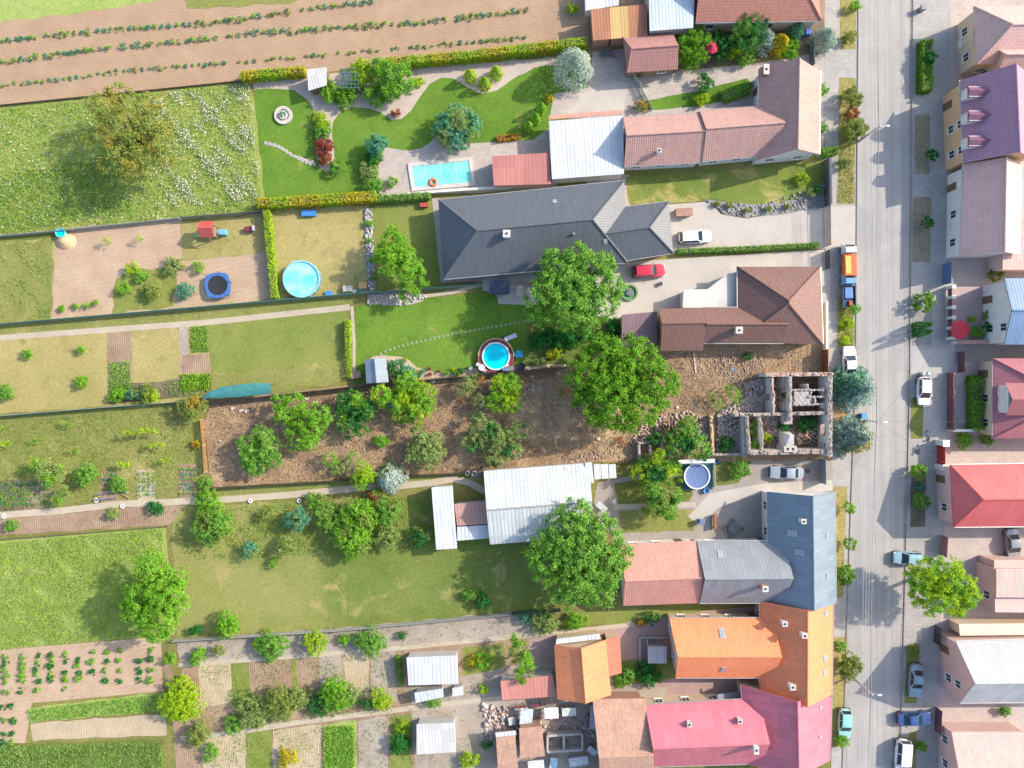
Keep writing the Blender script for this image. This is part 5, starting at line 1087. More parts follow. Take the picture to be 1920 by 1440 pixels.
# --- growth nobody could count
def tufts(name, poly, n, mat, hh, leaf, seed, up=.2, mats=None, mixq=.5, clumpn=0, round_=0):
    rng = np.random.default_rng(seed); q = [G(*p) for p in poly]; xs = [p.x for p in q]; ys = [p.y for p in q]
    P = np.stack([rng.uniform(min(xs), max(xs), n), rng.uniform(min(ys), max(ys), n)], 1); ins = np.zeros(n, bool); m = len(q)
    for i in range(m):
        a, b = q[i], q[i - 1]
        if a.y == b.y: continue
        ins ^= ((a.y > P[:, 1]) != (b.y > P[:, 1])) & (P[:, 0] < (b.x - a.x) * (P[:, 1] - a.y) / (b.y - a.y) + a.x)
    P = P[ins]
    if clumpn:
        f = np.sin(P[:, 0] * .8) * np.cos(P[:, 1] * .9 + 1) + .6 * np.sin(P[:, 0] * 2.1 + P[:, 1] * 1.7) + rng.normal(size=len(P)) * .45; P = P[f > clumpn - 1]
    n = len(P); P3 = np.concatenate([P, (rng.random((n, 1)) ** .7) * hh + .03], 1); N = nrm(rng.normal(size=(n, 3)) * .8 + np.array([0, 0, up]))
    V, F = leaves(P3, N, leaf * rng.uniform(.7, 1.5, n), leaf * rng.uniform(.35, .7, n), rng)
    o = npmesh(name, V, F, mat, mats=mats, mi=((rng.random(n) < mixq).astype(int) if mats else None)); o['kind'] = 'stuff'; return o
tufts('crop_growth', [(0, 1018), (306, 990), (322, 1188), (0, 1218)], 45000, None, .35, .15, 1, 1.7, [fol('lime'), fol('pale')], .6, clumpn=-.1)
tufts('crop_growth', [(0, 1398), (304, 1390), (308, 1440), (0, 1440)], 15000, None, .4, .18, 2, 1.3, [fol('mid'), fol('pale')], .6, clumpn=.0)
tufts('crop_growth', [(52, 1330), (300, 1300), (302, 1330), (60, 1352)], 5000, None, .4, .2, 3, .4, [fol('mid'), fol('bright')], .4)
tufts('crop_growth', [(608, 1362), (666, 1358), (666, 1440), (608, 1440)], 3500, None, .4, .2, 4, .4, [fol('mid'), fol('bright')], .5)
FLW = [m_plain('white_petals', (.6, .63, .5), .8), fol('pale')]
tufts('meadow_flowers', [(285, 180), (470, 158), (494, 372), (300, 392)], 26000, None, .4, .2, 5, 1.2, FLW, .4, clumpn=1.4)
tufts('meadow_flowers', [(0, 225), (180, 190), (330, 300), (480, 330), (490, 392), (0, 440)], 9000, None, .4, .18, 6, 1.0, FLW, .4, clumpn=1.1)
tufts('meadow_grass', [(0, 206), (460, 156), (495, 394), (0, 446)], 22000, None, .3, .2, 7, 1.5, [fol('bright'), fol('pale')], .45)
tufts('meadow_grass', [(0, 330), (210, 290), (250, 395), (0, 440)], 7000, None, .35, .22, 8, 1.0, [fol('mid'), fol('olive')], .4)
tufts('kitchen_garden_greens', [(206, 725), (300, 717), (396, 702), (396, 738), (206, 755)], 2200, None, .25, .2, 9, .6, [fol('bright'), fol('mid')], .4, clumpn=.5)
tufts('kitchen_garden_greens', [(340, 702), (394, 700), (394, 732), (340, 732)], 1500, None, .3, .22, 10, .6, [fol('bright'), fol('lime')], .3)
tufts('kitchen_garden_greens', [(206, 680), (246, 676), (246, 742), (206, 744)], 1500, None, .25, .2, 11, .6, [fol('mid'), fol('bright')], .5)
tufts('kitchen_garden_greens', [(358, 614), (390, 610), (392, 658), (360, 660)], 900, None, .25, .2, 12, .6, [fol('mid'), fol('bright')], .5)
tufts('bed_greens', [(0, 902), (100, 896), (104, 950), (0, 960)], 1500, None, .3, .18, 13, .6, [fol('dark'), fol('pale')], .4, clumpn=.7)
tufts('bed_greens', [(120, 965), (330, 946), (318, 980), (60, 1000)], 900, None, .2, .15, 14, .6, [fol('pale'), fol('olive')], .4, clumpn=.9)
tufts('bed_greens', [(372, 1250), (760, 1220), (750, 1300), (374, 1330)], 2200, None, .25, .18, 15, .6, [fol('mid'), fol('olive')], .4, clumpn=1.2)
tufts('bed_greens', [(380, 1390), (770, 1340), (770, 1440), (380, 1440)], 2200, None, .25, .18, 16, .6, [fol('mid'), fol('olive')], .4, clumpn=1.1)
tufts('dry_weeds', [(383, 795), (395, 756), (700, 722), (1065, 690), (1165, 658), (1245, 660), (1440, 660), (1430, 770), (1200, 850), (900, 880), (680, 894), (400, 908)], 15000, None, .12, .2, 17, .8, [m_plain('straw', (.44, .31, .17), .9), m_plain('dead_leaves', (.19, .12, .075), .95)], .5)
tufts('dry_weeds', [(383, 795), (395, 756), (1165, 660), (1440, 660), (1430, 770), (1200, 850), (900, 880), (400, 908)], 2600, None, .15, .2, 18, .6, [fol('olive'), fol('ochre')], .5, clumpn=1.3)
tufts('lawn_tufts', [(0, 790), (378, 758), (384, 900), (0, 960)], 12000, None, .1, .17, 19, .6, [fol('olive'), fol('ochre')], .35, clumpn=.3)
tufts('verge_plants', [(1572, 562), (1600, 562), (1600, 648), (1572, 650)], 900, None, .35, .2, 20, .5, [fol('lime'), fol('olive')], .4)
tufts('verge_plants', [(1574, 250), (1602, 250), (1600, 380), (1572, 380)], 900, None, .25, .18, 21, .5, [fol('pale'), fol('olive')], .4)

tufts('garden_weeds', [(330, 1200), (1010, 1145), (1040, 1186), (760, 1213), (340, 1244)], 2600, None, .25, .2, 31, .8, [fol('mid'), fol('olive')], .5, clumpn=1.0)
tufts('garden_weeds', [(340, 1250), (760, 1220), (950, 1290), (770, 1330), (340, 1384)], 5200, None, .22, .18, 32, .8, [fol('olive'), fol('bright')], .4, clumpn=.9)
tufts('garden_weeds', [(340, 1388), (775, 1332), (900, 1330), (900, 1440), (340, 1440)], 4200, None, .22, .18, 33, .8, [fol('olive'), fol('bright')], .4, clumpn=.9)
tufts('garden_weeds', [(430, 1290), (730, 1285), (730, 1332), (440, 1360)], 3000, None, .5, .24, 34, .7, [fol('mid'), fol('pale')], .5, clumpn=.6)
tufts('garden_weeds', [(0, 1222), (302, 1196), (306, 1296), (0, 1325)], 900, None, .12, .16, 35, .8, [fol('olive'), fol('mid')], .5, clumpn=1.1)
tufts('garden_weeds', [(0, 460), (100, 448), (96, 604), (0, 612)], 1800, None, .2, .2, 36, .9, [fol('mid'), fol('pale')], .5, clumpn=1.0)
tufts('orchard_grass', [(325, 955), (800, 932), (800, 1030), (350, 1050)], 9000, None, .25, .22, 37, 1.0, [fol('mid'), fol('ochre')], .35, clumpn=.8)
tufts('leaf_litter', [(383, 795), (395, 756), (700, 722), (1065, 690), (1245, 660), (1440, 660), (1430, 770), (1200, 850), (900, 880), (680, 894), (400, 908)], 9000, None, .05, .22, 38, 1.5, [m_plain('dark_litter', (.10, .07, .05), .95), m_plain('pale_litter', (.5, .43, .36), .9)], .3, clumpn=.6)
# ================================================================== THE RUIN
PLAST = m_stucco((.44, .40, .36), .85); PLWH = m_stucco((.60, .60, .58), .65); BRK = m_rubble((.28, .205, .17), (.35, .29, .25), (.43, .38, .34)); BRKR = m_rubble((.42, .22, .15), (.46, .33, .27), (.5, .42, .37)); GREYR = m_rubble((.3, .27, .25), (.36, .32, .3), (.42, .38, .35))
ruin = thing('ruined_house', 'roofless ruined house with broken plastered brick walls at the street', 'ruin', G(1480, 780))
rr = random.Random(11)
def rwall(a, b, h, th, top=BRK, side=PLAST, jag=.22, open_=(), h1=None, name='wall', parent=None, base=-.05):
    "broken wall between two photo points (its top); columns of uneven height, openings = (from, to, sill, head) in metres"
    hm = h if h1 is None else (h + h1) / 2
    A, B = G(a[0], a[1], hm), G(b[0], b[1], hm); d = B - A; d.z = 0; L = d.length; d.normalize(); ang = math.atan2(d.y, d.x); mb = MB(); n = max(2, int(L / .42)); hh = 0
    for i in range(n):
        f = (i + .5) / n; u = L * f; hh = .55 * hh + rr.uniform(-jag, jag); zt = h + ((h1 if h1 is not None else h) - h) * f + hh; p = A + d * u; w_ = L / n
        segs = [(base, zt)]
        for o0, o1, s0, s1 in open_:
            if o0 <= u <= o1: segs = [(base, s0), (s1, max(zt, s1 + .25))]
        for z0, z1 in segs:
            k = len(mb.f); t = th * rr.uniform(.95, 1.06); mb.box((p.x, p.y, (z0 + z1) / 2), (w_ + .004 * (i % 2), t, z1 - z0), ang); mb.mi[k + 1] = 1
            if z1 == segs[-1][1]:
                for _ in range(2):
                    k = len(mb.f); mb.box((p.x + rr.uniform(-.5, .5) * w_ * abs(d.x) + rr.uniform(-.35, .35) * th * abs(d.y), p.y + rr.uniform(-.5, .5) * w_ * abs(d.y) + rr.uniform(-.35, .35) * th * abs(d.x), z1 + rr.uniform(.0, .07)), (.28, .16, .16), ang + rr.uniform(-.6, .6)); mb.mi[k:] = [1] * (len(mb.f) - k)
    return mb.build(name, [side, top], parent or ruin)
rwall((1436, 703), (1561, 701), 3.2, .5, BRKR, PLWH, .16)
rwall((1557, 706), (1557, 856), 3.4, .55, BRK, PLWH, .08, [(1.3, 2.5, 1.0, 2.5), (3.4, 4.3, 1.0, 2.5), (6.5, 8.2, .9, 2.5), (8.8, 9.8, .9, 2.5)])
rwall((1449, 708), (1451, 776), 2.9, .34, BRKR, PLWH, .28, [(2.0, 3.0, 0, 2.0)])
rwall((1481, 706), (1483, 790), 3.2, .42, GREYR, PLAST, .15, [(2.1, 3.2, -.05, 2.2)])
rwall((1376, 778), (1500, 776), 2.6, .42, BRK, PLAST, .25); rwall((1500, 776), (1553, 774), 3.0, .4, BRK, PLWH, .1)
rwall((1489, 731), (1550, 731), 2.9, .22, GREYR, PLWH, .1); rwall((1516, 744), (1550, 744), 2.9, .22, GREYR, PLWH, .06); rwall((1492, 760), (1550, 757), 2.9, .22, GREYR, PLWH, .12); rwall((1528, 746), (1528, 757), 2.9, .2, GREYR, PLWH, .06); rwall((1513, 720), (1516, 731), 2.6, .24, GREYR, PLWH, .2)
rwall((1408, 849), (1558, 846), 3.0, .62, BRK, PLAST, .12); rwall((1338, 853), (1408, 851), 1.3, .32, BRK, PLAST, .12)
rwall((1401, 781), (1405, 850), 2.9, .38, BRK, PLWH, .1); rwall((1395, 781), (1398, 850), 2.3, .3, BRKR, PLWH, .06); rwall((1426, 779), (1431, 848), 2.6, .26, BRK, PLWH, .35, [(4.0, 4.9, -.05, 1.6)])
rwall((1333, 779), (1338, 852), 1.0, .4, m_rubble((.5, .36, .2), (.56, .42, .26), (.45, .3, .18)), PLAST, .2)
for i, (x, y, hh, w_) in enumerate(((1476, 716, 2.2, .9), (1477, 762, 2.0, .8), (1478, 787, 1.9, .8))): # chimney breasts
    p = G(x, y, hh); MB().box((p.x, p.y, hh / 2), (w_ + .3, 1.6 if i < 1 else 1.2, hh), .03).build('chimney_breast', PLAST, ruin)
p = G(1482, 828, 2.5); MB().raw([(p.x - .75, p.y - 1.1, 0), (p.x + .75, p.y - 1.1, 0), (p.x + .75, p.y + 1.3, 0), (p.x - .75, p.y + 1.3, 0), (p.x - .6, p.y - .9, 2.2), (p.x + .6, p.y - .9, 2.2), (p.x + .25, p.y + .9, 3.1), (p.x - .25, p.y + .9, 3.1)], [(4, 5, 6, 7), (0, 1, 5, 4), (1, 2, 6, 5), (2, 3, 7, 6), (3, 0, 4, 7)]).build('broken_gable', PLWH, ruin)
p = G(1482, 842, 3.2); c_ = MB().box((p.x, p.y, 1.6), (1.7, .75, 3.3), .03).build('chimney_stack', PLAST, ruin)
for dx in (-.35, .35): MB().box((p.x + dx, p.y, 3.262), (.32, .32, .03), .03).build('flue', m_plain('flue_dark', (.03, .03, .03), 1), c_, loc=ruin.location)  # flat black squares painted as the dark flue holes
sl = MB()
for i in range(26):
    for j in range(18):
        x0, y0 = 1488 + i * 1.35, 734 + j * 1.4; z_ = [2.75 + .02 * math.sin(a * .5 + b * .4) + .012 * math.sin(a * .9 - b * .7) for a, b in ((i, j), (i + 1, j), (i + 1, j + 1), (i, j + 1))]
        if (i > 20 and j < 8 and rr.random() < .5) or (i < 2 and rr.random() < .3): continue
        sl.face([G(x, y, z) for (x, y), z in zip(((x0, y0), (x0, y0 + 1.4), (x0 + 1.35, y0 + 1.4), (x0 + 1.35, y0)), (z_[0], z_[3], z_[2], z_[1]))])
sl.build('ceiling_slab', m_pave((.36, .33, .31), (.28, .26, .25), .5, 0, fine=.75), ruin)
for a, b in (((1528, 830), (1498, 806)), ((1462, 742), (1478, 748)), ((1430, 794), (1450, 804)), ((1490, 716), (1532, 719))):
    A, B = G(*a, .25), G(*b, .9 if a[0] != 1490 else .3); MB().tube(A, B, .07, .05, 7).build('fallen_beam', m_wood((.36, .28, .2)), ruin)
patch('ruin_floor', [(1340, 782), (1446, 780), (1446, 708), (1552, 705), (1552, 845), (1340, 850)], m_soil((.13, .085, .065), (.2, .14, .11), 0, 0, .6), 10)
def rubble(name, poly, n, s0, s1, mat, seed, hump=.0):
    rng = np.random.default_rng(seed); q = [G(*p) for p in poly]; xs = [p.x for p in q]; ys = [p.y for p in q]; P = np.stack([rng.uniform(min(xs), max(xs), n), rng.uniform(min(ys), max(ys), n)], 1); ins = np.zeros(n, bool)
    for i in range(len(q)):
        a, b = q[i], q[i - 1]
        if a.y != b.y: ins ^= ((a.y > P[:, 1]) != (b.y > P[:, 1])) & (P[:, 0] < (b.x - a.x) * (P[:, 1] - a.y) / (b.y - a.y) + a.x)
    P = P[ins]; n = len(P); cx, cy = P.mean(0); rad = max(max(xs) - min(xs), max(ys) - min(ys)) / 2
    B = np.array([(x, y, z) for z in (-.5, .5) for x, y in ((-.5, -.5), (.5, -.5), (.5, .5), (-.5, .5))]); V = B[None] + rng.normal(size=(n, 8, 3)) * .1
    V = V * (rng.uniform(s0, s1, (n, 1, 1)) ** 1.0) * rng.uniform(.6, 1.5, (n, 1, 3)); a = rng.uniform(0, 6.3, n); t = rng.normal(size=n) * .5
    ca, sa, ct, st = np.cos(a)[:, None], np.sin(a)[:, None], np.cos(t)[:, None], np.sin(t)[:, None]
    x, y, z = V[..., 0], V[..., 1], V[..., 2]; y, z = y * ct - z * st, y * st + z * ct; x, y = x * ca - y * sa, x * sa + y * ca
    hz = hump * np.maximum(0, 1 - np.hypot(P[:, 0] - cx, P[:, 1] - cy) / rad) * rng.random(n) + .08
    V = np.stack([x + P[:, :1], y + P[:, 1:2], z + hz[:, None]], 2).reshape(-1, 3); f = np.array([(3, 2, 1, 0), (4, 5, 6, 7), (0, 1, 5, 4), (1, 2, 6, 5), (2, 3, 7, 6), (3, 0, 4, 7)])
    o = npmesh(name, V, (f[None] + 8 * np.arange(n)[:, None, None]).reshape(-1, 4), mat); o['kind'] = 'stuff'; return o
RB = m_rubble((.40, .34, .31), (.5, .42, .38), (.34, .24, .2)); RB2 = m_rubble((.36, .2, .14), (.46, .34, .28), (.52, .46, .42))
rubble('rubble', [(1345, 772), (1400, 745), (1440, 745), (1445, 775), (1395, 785), (1393, 850), (1345, 848)], 2600, .1, .32, RB, 1, .9)
rubble('rubble', [(1395, 720), (1442, 705), (1446, 745), (1400, 760)], 700, .1, .3, RB, 2, .5)
rubble('rubble', [(1180, 830), (1215, 785), (1290, 770), (1330, 790), (1330, 850), (1250, 800), (1200, 840)], 1500, .09, .26, RB2, 3, .3)
rubble('rubble', [(1320, 660), (1420, 655), (1440, 700), (1380, 720), (1310, 690)], 330, .06, .17, RB2, 4, .1)
rubble('rubble', [(1240, 662), (1545, 656), (1545, 700), (1300, 705)], 450, .06, .16, RB2, 5)
rubble('rubble', [(1436, 775), (1550, 785), (1550, 845), (1432, 845)], 700, .07, .2, RB2, 6, .2)
rubble('rubble', [(1450, 708), (1480, 708), (1480, 775), (1452, 775)], 350, .07, .2, RB2, 7, .3)
rubble('rubble', [(395, 765), (1060, 700), (1180, 830), (900, 875), (410, 900)], 420, .05, .16, RB, 8)
rubble('rubble', [(1425, 776), (1462, 776), (1455, 800), (1435, 795)], 500, .08, .2, RB, 9, .8)
rubble('rubble', [(1050, 860), (1200, 830), (1195, 862), (1060, 872)], 300, .06, .2, RB2, 10)
rubble('gravel', [(1318, 374), (1420, 386), (1545, 345), (1546, 388), (1400, 407), (1358, 402)], 900, .08, .25, m_rubble((.2, .2, .2), (.3, .29, .28), (.4, .38, .36)), 12)
rubble('gravel', [(690, 553), (790, 548), (802, 556), (750, 573), (690, 570)], 500, .1, .28, m_rubble((.4, .37, .34), (.5, .46, .42), (.3, .28, .26)), 13)
rubble('gravel', [(683, 392), (696, 392), (704, 546), (691, 548)], 500, .1, .3, m_rubble((.36, .35, .36), (.46, .44, .44), (.26, .25, .25)), 14)
rubble('fallen_bricks', [(1708, 852), (1742, 800), (1746, 822), (1716, 864)], 60, .1, .22, m_rubble((.12, .1, .09), (.2, .17, .15), (.28, .25, .22)), 15)
# roofless brick stalls south of the walnut
st = thing('brick_stalls', 'low roofless brick stalls under the leaning bush', 'stalls', G(1215, 845))
for a, b in (((1197, 831), (1246, 829)), ((1198, 832), (1200, 860)), ((1219, 831), (1221, 858)), ((1240, 830), (1242, 850))): rwall(a, b, 1.3, .3, BRK, PLAST, .12, parent=st)

# ================================================================== FENCES, GATES, WALLS
GRN = m_plain('green_fence_mesh', (.10, .24, .17), .7); ANT = m_plain('anthracite_panel', (.035, .04, .045), .6); GRYF = m_plain('grey_fence', (.33, .33, .31), .8); RUSTM = m_plain('rusty_metal', (.24, .085, .035), .85, var=.25); WOODO = m_wood((.36, .2, .09)); WHW = m_stucco((.68, .66, .62))
fence('low dark board edging between the ploughed field and the meadow', [(-60, 205), (230, 176), (464, 152)], .45, m_wood((.16, .11, .07)))
fence('grey concrete slab fence below the flowering meadow', [(-60, 450), (120, 434), (340, 411)], 1.0, GRYF)
fence('dark slat fence behind the red roofed playhouse', [(344, 411), (497, 399)], 1.3, m_plain('dark_slats', (.14, .15, .15), .8), rails=True)
fence('green mesh fence between the trampoline plot and the long path', [(-60, 614), (330, 581), (652, 553), (905, 534)], 1.3, GRN, base=.2)
fence('dark anthracite fence along the top of the derelict plot', [(396, 755), (690, 722), (905, 703), (1064, 688)], 1.7, ANT)
fence('green mesh fence above the long left garden', [(-60, 785), (195, 764), (372, 751)], 1.2, GRN, base=.15)
fence('thin dark wire fence along the bottom of the derelict plot', [(398, 914), (640, 900), (730, 893), (905, 884)], 1.1, m_plain('dark_wire', (.07, .06, .05), .8))
fence('grey fence along the bottom of the southern lawn', [(330, 1198), (640, 1178), (1012, 1143)], 1.2, GRYF)
fence('low dark board at the top of the bright crop field', [(-60, 1016), (316, 986)], .4, m_wood((.18, .14, .09)))
fence('rust stained wooden fence at the left end of the derelict plot', [(381, 786), (386, 835), (389, 884)], 1.1, WOODO, postm=m_wood((.45, .36, .26)), rails=True)
fence('white post fence beside the covered pool', [(1337, 868), (1338, 912)], 1.0, m_plain('white_wood', (.7, .69, .66), .6), rails=True)
fence('pale green curved garden railing on the driveway lawn', [(1183, 138), (1197, 158), (1206, 180), (1222, 207)], 1.0, m_plain('pale_green_paint', (.36, .5, .45), .6), rails=True)
fence('dark green screen below the southern tree beside the lawn', [(960, 1147), (1050, 1140)], 1.6, m_plain('dark_green_screen', (.03, .09, .06), .8))
wall('pale concrete wall under the pool terrace', [(712, 372), (820, 362), (1032, 348)], .9, WHW)
wall('dark grey street wall in front of the bungalow', [(1546, 302), (1548, 388)], 1.7, m_stucco((.10, .105, .11)), .25)
fence('dark metal gate at the driveway of the white car', [(1548, 390), (1549, 462)], 1.6, m_plain('gate_grey', (.22, .22, .22), .5, .4), 'gate', rails=True)
wall('low white street wall in front of the brown tiled house', [(1544, 566), (1544, 655)], 1.1, WHW)
fence('dark gate at the driveway of the red car', [(1547, 472), (1548, 505)], 1.5, DKM, 'gate', rails=True)
fence('rust brown sheet metal gate between the brown house and the ruin', [(1541, 657), (1541, 700)], 2.0, RUSTM, 'gate', post=1.6)
fence('light grey steel gate beside the silver car', [(1538, 860), (1539, 905)], 1.8, m_plain('steel_gate', (.36, .41, .45), .4, .5), 'gate', post=1.9)
fence('dark gate between the yellow thuja and the blue spruce', [(1517, 82), (1519, 128)], 1.6, m_plain('slate_gate', (.16, .18, .2), .5, .3), 'gate', post=1.5)
fence('weathered brown boards under the brick stalls', [(1146, 869), (1196, 862)], .8, m_wood((.2, .12, .08)))
wall('pale divider wall left of the crimson house terrace', [(1218, 1318), (1392, 1296)], 1.6, m_stucco((.5, .46, .43)), .3)
wall('pink capped wall between the front yard and the wine red house', [(1782, 643), (1868, 641)], 1.3, WHW, .4, cap=m_plain('pink_coping', (.5, .27, .22), .8))
f_ = thing('front_fence', 'row of white pillars with dark red panels at the paved front yard', 'fence', G(1778, 590))
for i in range(6):
    p = G(1776, 540 + i * 19); MB().box((p.x, p.y, .75), (.4, .4, 1.5)).box((p.x, p.y, 1.55), (.52, .52, .1)).build('pillar', WHW, f_)
    if i < 5: q = G(1776, 549.5 + i * 19); MB().box((q.x, q.y, .65), (.06, .98, .9)).build('panel', m_plain('dark_red_panel', (.19, .075, .075), .6), f_)
f_ = thing('front_fence', 'dark red board fence in front of the wine red house', 'fence', G(1776, 750))
for y0, y1 in ((702, 734), (736, 768), (770, 802)): a, b = G(1776, y0), G(1776, y1); MB().box((a.x, (a.y + b.y) / 2, .75), (.08, abs(a.y - b.y), 1.4)).build('panel', m_plain('wine_boards', (.17, .06, .07), .7), f_)
for y in (701, 735, 769, 803): p = G(1776, y); MB().box((p.x, p.y, .85), (.28, .28, 1.7)).build('pillar', m_plain('wine_post', (.2, .09, .09), .7), f_)
fence('dark red sliding gate right of the far parking bay', [(1796, 660), (1796, 698)], 1.6, m_plain('wine_gate', (.16, .07, .08), .6), 'gate', post=1.4)
fence('bright red gate between white pillars left of the red roof', [(1757, 834), (1757, 870)], 1.9, m_plain('red_gate', (.45, .03, .03), .5), 'gate', post=None)
for y, q in ((829, 'upper'), (874, 'lower')): p = G(1757, y); o = MB().box((p.x, p.y, 1.0), (.7, .7, 2.1)).box((p.x, p.y, 2.1), (.9, .9, .12)).build('gate_pillar', WHW, None, (p.x, p.y, 0)); tag(o, f'{q} white gate pillar at the bright red gate', 'pillar')
wall('white wall below the hedge column of the wine red house', [(1776, 806), (1862, 806)], 1.4, WHW, .25)
fence('grey brown gate left of the willow tree shade', [(1765, 1003), (1763, 1040)], 1.6, m_plain('faded_red_gate', (.32, .16, .15), .7), 'gate', post=1.4)
fence('dark gate above the grey and navy roofed house', [(1752, 1172), (1750, 1202)], 1.7, DKM, 'gate', post=1.1, rails=True)
fence('dark wine gate below the grey and navy roofed house', [(1754, 1325), (1752, 1368)], 1.6, m_plain('wine_gate', (.16, .07, .08), .6), 'gate', post=1.4)
fence('blue sheet gate above the paved front yard', [(1768, 496), (1768, 534)], 2.0, m_plain('blue_gate', (.12, .2, .36), .5, .3), 'gate', post=1.4)

# ================================================================== POOLS, TRAMPOLINE, PLAYGROUND
def round_pool(label, px, py, r, h, water, wallc, rimc, z_w=.12, cover=None):
    p = G(px, py, h); o = thing('round_pool', label, 'pool', (p.x, p.y, 0)); c = (p.x, p.y, 0)
    MB().lathe(c, [(r, 0), (r + .03, h * .5), (r, h)], 32).build('pool_wall', wallc, o); MB().lathe(c, [(r - .10, h - .03), (r - .1, h + .04), (r + .08, h + .04), (r + .08, h - .03)], 32).build('rim', rimc, o)
    if cover: MB().lathe(c, [(r - .1, h - .05), (r * .6, h - .14), (.01, h - .2)], 32).build('cover', cover, o)
    else: MB().lathe(c, [(r - .1, h - z_w), (r * .5, h - z_w), (.01, h - z_w)], 32).build('water', water, o)
    n = int(r * 7)
    for i in range(n): a = 2 * math.pi * i / n; MB().tube((p.x + math.cos(a) * (r + .06), p.y + math.sin(a) * (r + .06), 0), (p.x + math.cos(a) * (r + .06), p.y + math.sin(a) * (r + .06), h + .07), .04, .04, 6).build('post', m_plain('white_paint', (.72, .73, .74), .5), o)
    a = 2.0; q = Vector((p.x + math.cos(a) * (r + .1), p.y + math.sin(a) * (r + .1), 0)); t = Vector((-math.sin(a), math.cos(a), 0)) * .22; lad = MB()
    for s_ in (-1, 1): lad.tube(q + t * s_, q + t * s_ + Vector((0, 0, h + .5)), .03, .03, 6)
    for z in (.3, .6, .9, h + .45): lad.tube(q - t + Vector((0, 0, z)), q + t + Vector((0, 0, z)), .025, .025, 6)
    lad.build('ladder', m_plain('white_paint', (.72, .73, .74), .5), o); return o
TURQ = m_water((.0, .56, .76), (.0, .64, .8)); TURQ2 = m_water((.08, .62, .78), (.4, .78, .82)); AQUA = m_water((.13, .56, .49), (.26, .66, .58))
dk = G(930, 668, .75); D = thing('pool_deck', 'dark red wooden deck with rounded end around the turquoise pool', 'deck', (dk.x, dk.y, 0))
ring = MB(); o_, i_ = [], []
for k in range(56):
    a = 2 * math.pi * k / 56; ca, sa = math.cos(a), math.sin(a); R_ = 2.42
    if sa < 0: R_ = min(2.5 / max(abs(ca), .01), 2.2 / max(-sa, .01), 3.2)
    o_.append((dk.x + ca * R_, dk.y + sa * R_)); i_.append((dk.x + ca * 1.88, dk.y + sa * 1.88))
for k in range(56):
    n = (k + 1) % 56; ring.raw([(*o_[k], .7), (*o_[n], .7), (*i_[n], .7), (*i_[k], .7), (*o_[k], -.02), (*o_[n], -.02)], [(0, 1, 2, 3), (5, 1, 0, 4)])
ring.build('planking', m_wood((.19, .045, .05)), D)
MB().bar([(x, y, .76) for x, y in o_[0:29]], .06).build('coping', m_plain('beige_coping', (.6, .47, .34), .8), D)
round_pool('turquoise round pool set into the dark red deck', 930, 668, 1.84, .82, TURQ, m_plain('pool_blue', (.1, .3, .42), .5), m_plain('pool_rim', (.66, .72, .75), .5))
round_pool('larger round pool with pale aqua water on the dry lawn', 565, 523, 2.45, 1.1, TURQ2, m_plain('pool_blue', (.1, .3, .42), .5), m_plain('pool_rim_blue', (.25, .55, .68), .5))
patch('pool_mat', [(1277, 868), (1336, 868), (1336, 918), (1280, 918)], m_plain('teal_mat', (.02, .13, .14), .8), 9)
round_pool('round pool under a slack grey blue cover', 1307, 893, 1.72, .9, None, m_plain('pool_grey', (.3, .36, .42), .5), m_plain('pool_rim', (.66, .72, .75), .5), cover=m_plain('pool_cover', (.12, .18, .36), .8))
p = G(1306, 865, 2.0); o = thing('canopy', 'slim white flat canopy above the covered pool', 'canopy', (p.x, p.y, 0)); MB().box((p.x, p.y, 2.0), (4.9, .5, .1), .03).build('roof', M_WHITE if False else m_plain('white_board', (.7, .7, .68), .6), o)
for dx in (-2.2, 2.2): MB().tube((p.x + dx, p.y, 0), (p.x + dx, p.y, 1.95), .05).build('post', STEEL, o)
a, b, c, d = G(768, 310), G(882, 298), G(888, 345), (G(775, 355)); o = thing('swimming_pool', 'rectangular swimming pool with pale aqua water under a light frame', 'pool', (a + c) / 2)
MB().prism([a, b, c, d], .05, .10).build('water', AQUA, o); e = MB()
for k, (u, v) in enumerate(((a, b), (b, c), (c, d), (d, a))): m_ = (u + v) / 2; w_ = v - u; e.box((m_.x, m_.y, .09 + .004 * (k % 2)), (w_.length + .5, .5, .16), math.atan2(w_.y, w_.x))
e.build('coping', m_pave((.5, .46, .43), (.44, .4, .38), .3), o)
for i in range(5):
    f = i / 4; u = a.lerp(b, f); v = d.lerp(c, f); pts = [u.lerp(v, t) + Vector((0, 0, .2 + .7 * math.sin(math.pi * t))) for t in (0, .17, .33, .5, .67, .83, 1)]; MB().bar(pts, .018).build('frame_hoop', m_plain('white_paint', (.72, .73, .74), .5), o)
p = G(812, 342, .2); o = MB().lathe((p.x, p.y, .22), [(.22, 0), (.3, .12), (.5, .16), (.62, .02), (.5, -.1), (.3, -.06), (.22, 0)], 18).build('swim_ring', m_plain('orange_vinyl', (.6, .17, .08), .4), None, (p.x, p.y, .1), True); tag(o, 'orange swim ring floating at the edge of the rectangular pool', 'swim ring')
p = G(408, 535, .8); o = thing('trampoline', 'trampoline with square blue padding around a black mat', 'trampoline', (p.x, p.y, 0)); pad = MB(); n = 32
sq = lambda a, r: (p.x + r * math.cos(a) / max(abs(math.cos(a - .1)), abs(math.sin(a - .1))) ** .55, p.y + r * math.sin(a) / max(abs(math.cos(a - .1)), abs(math.sin(a - .1))) ** .55)
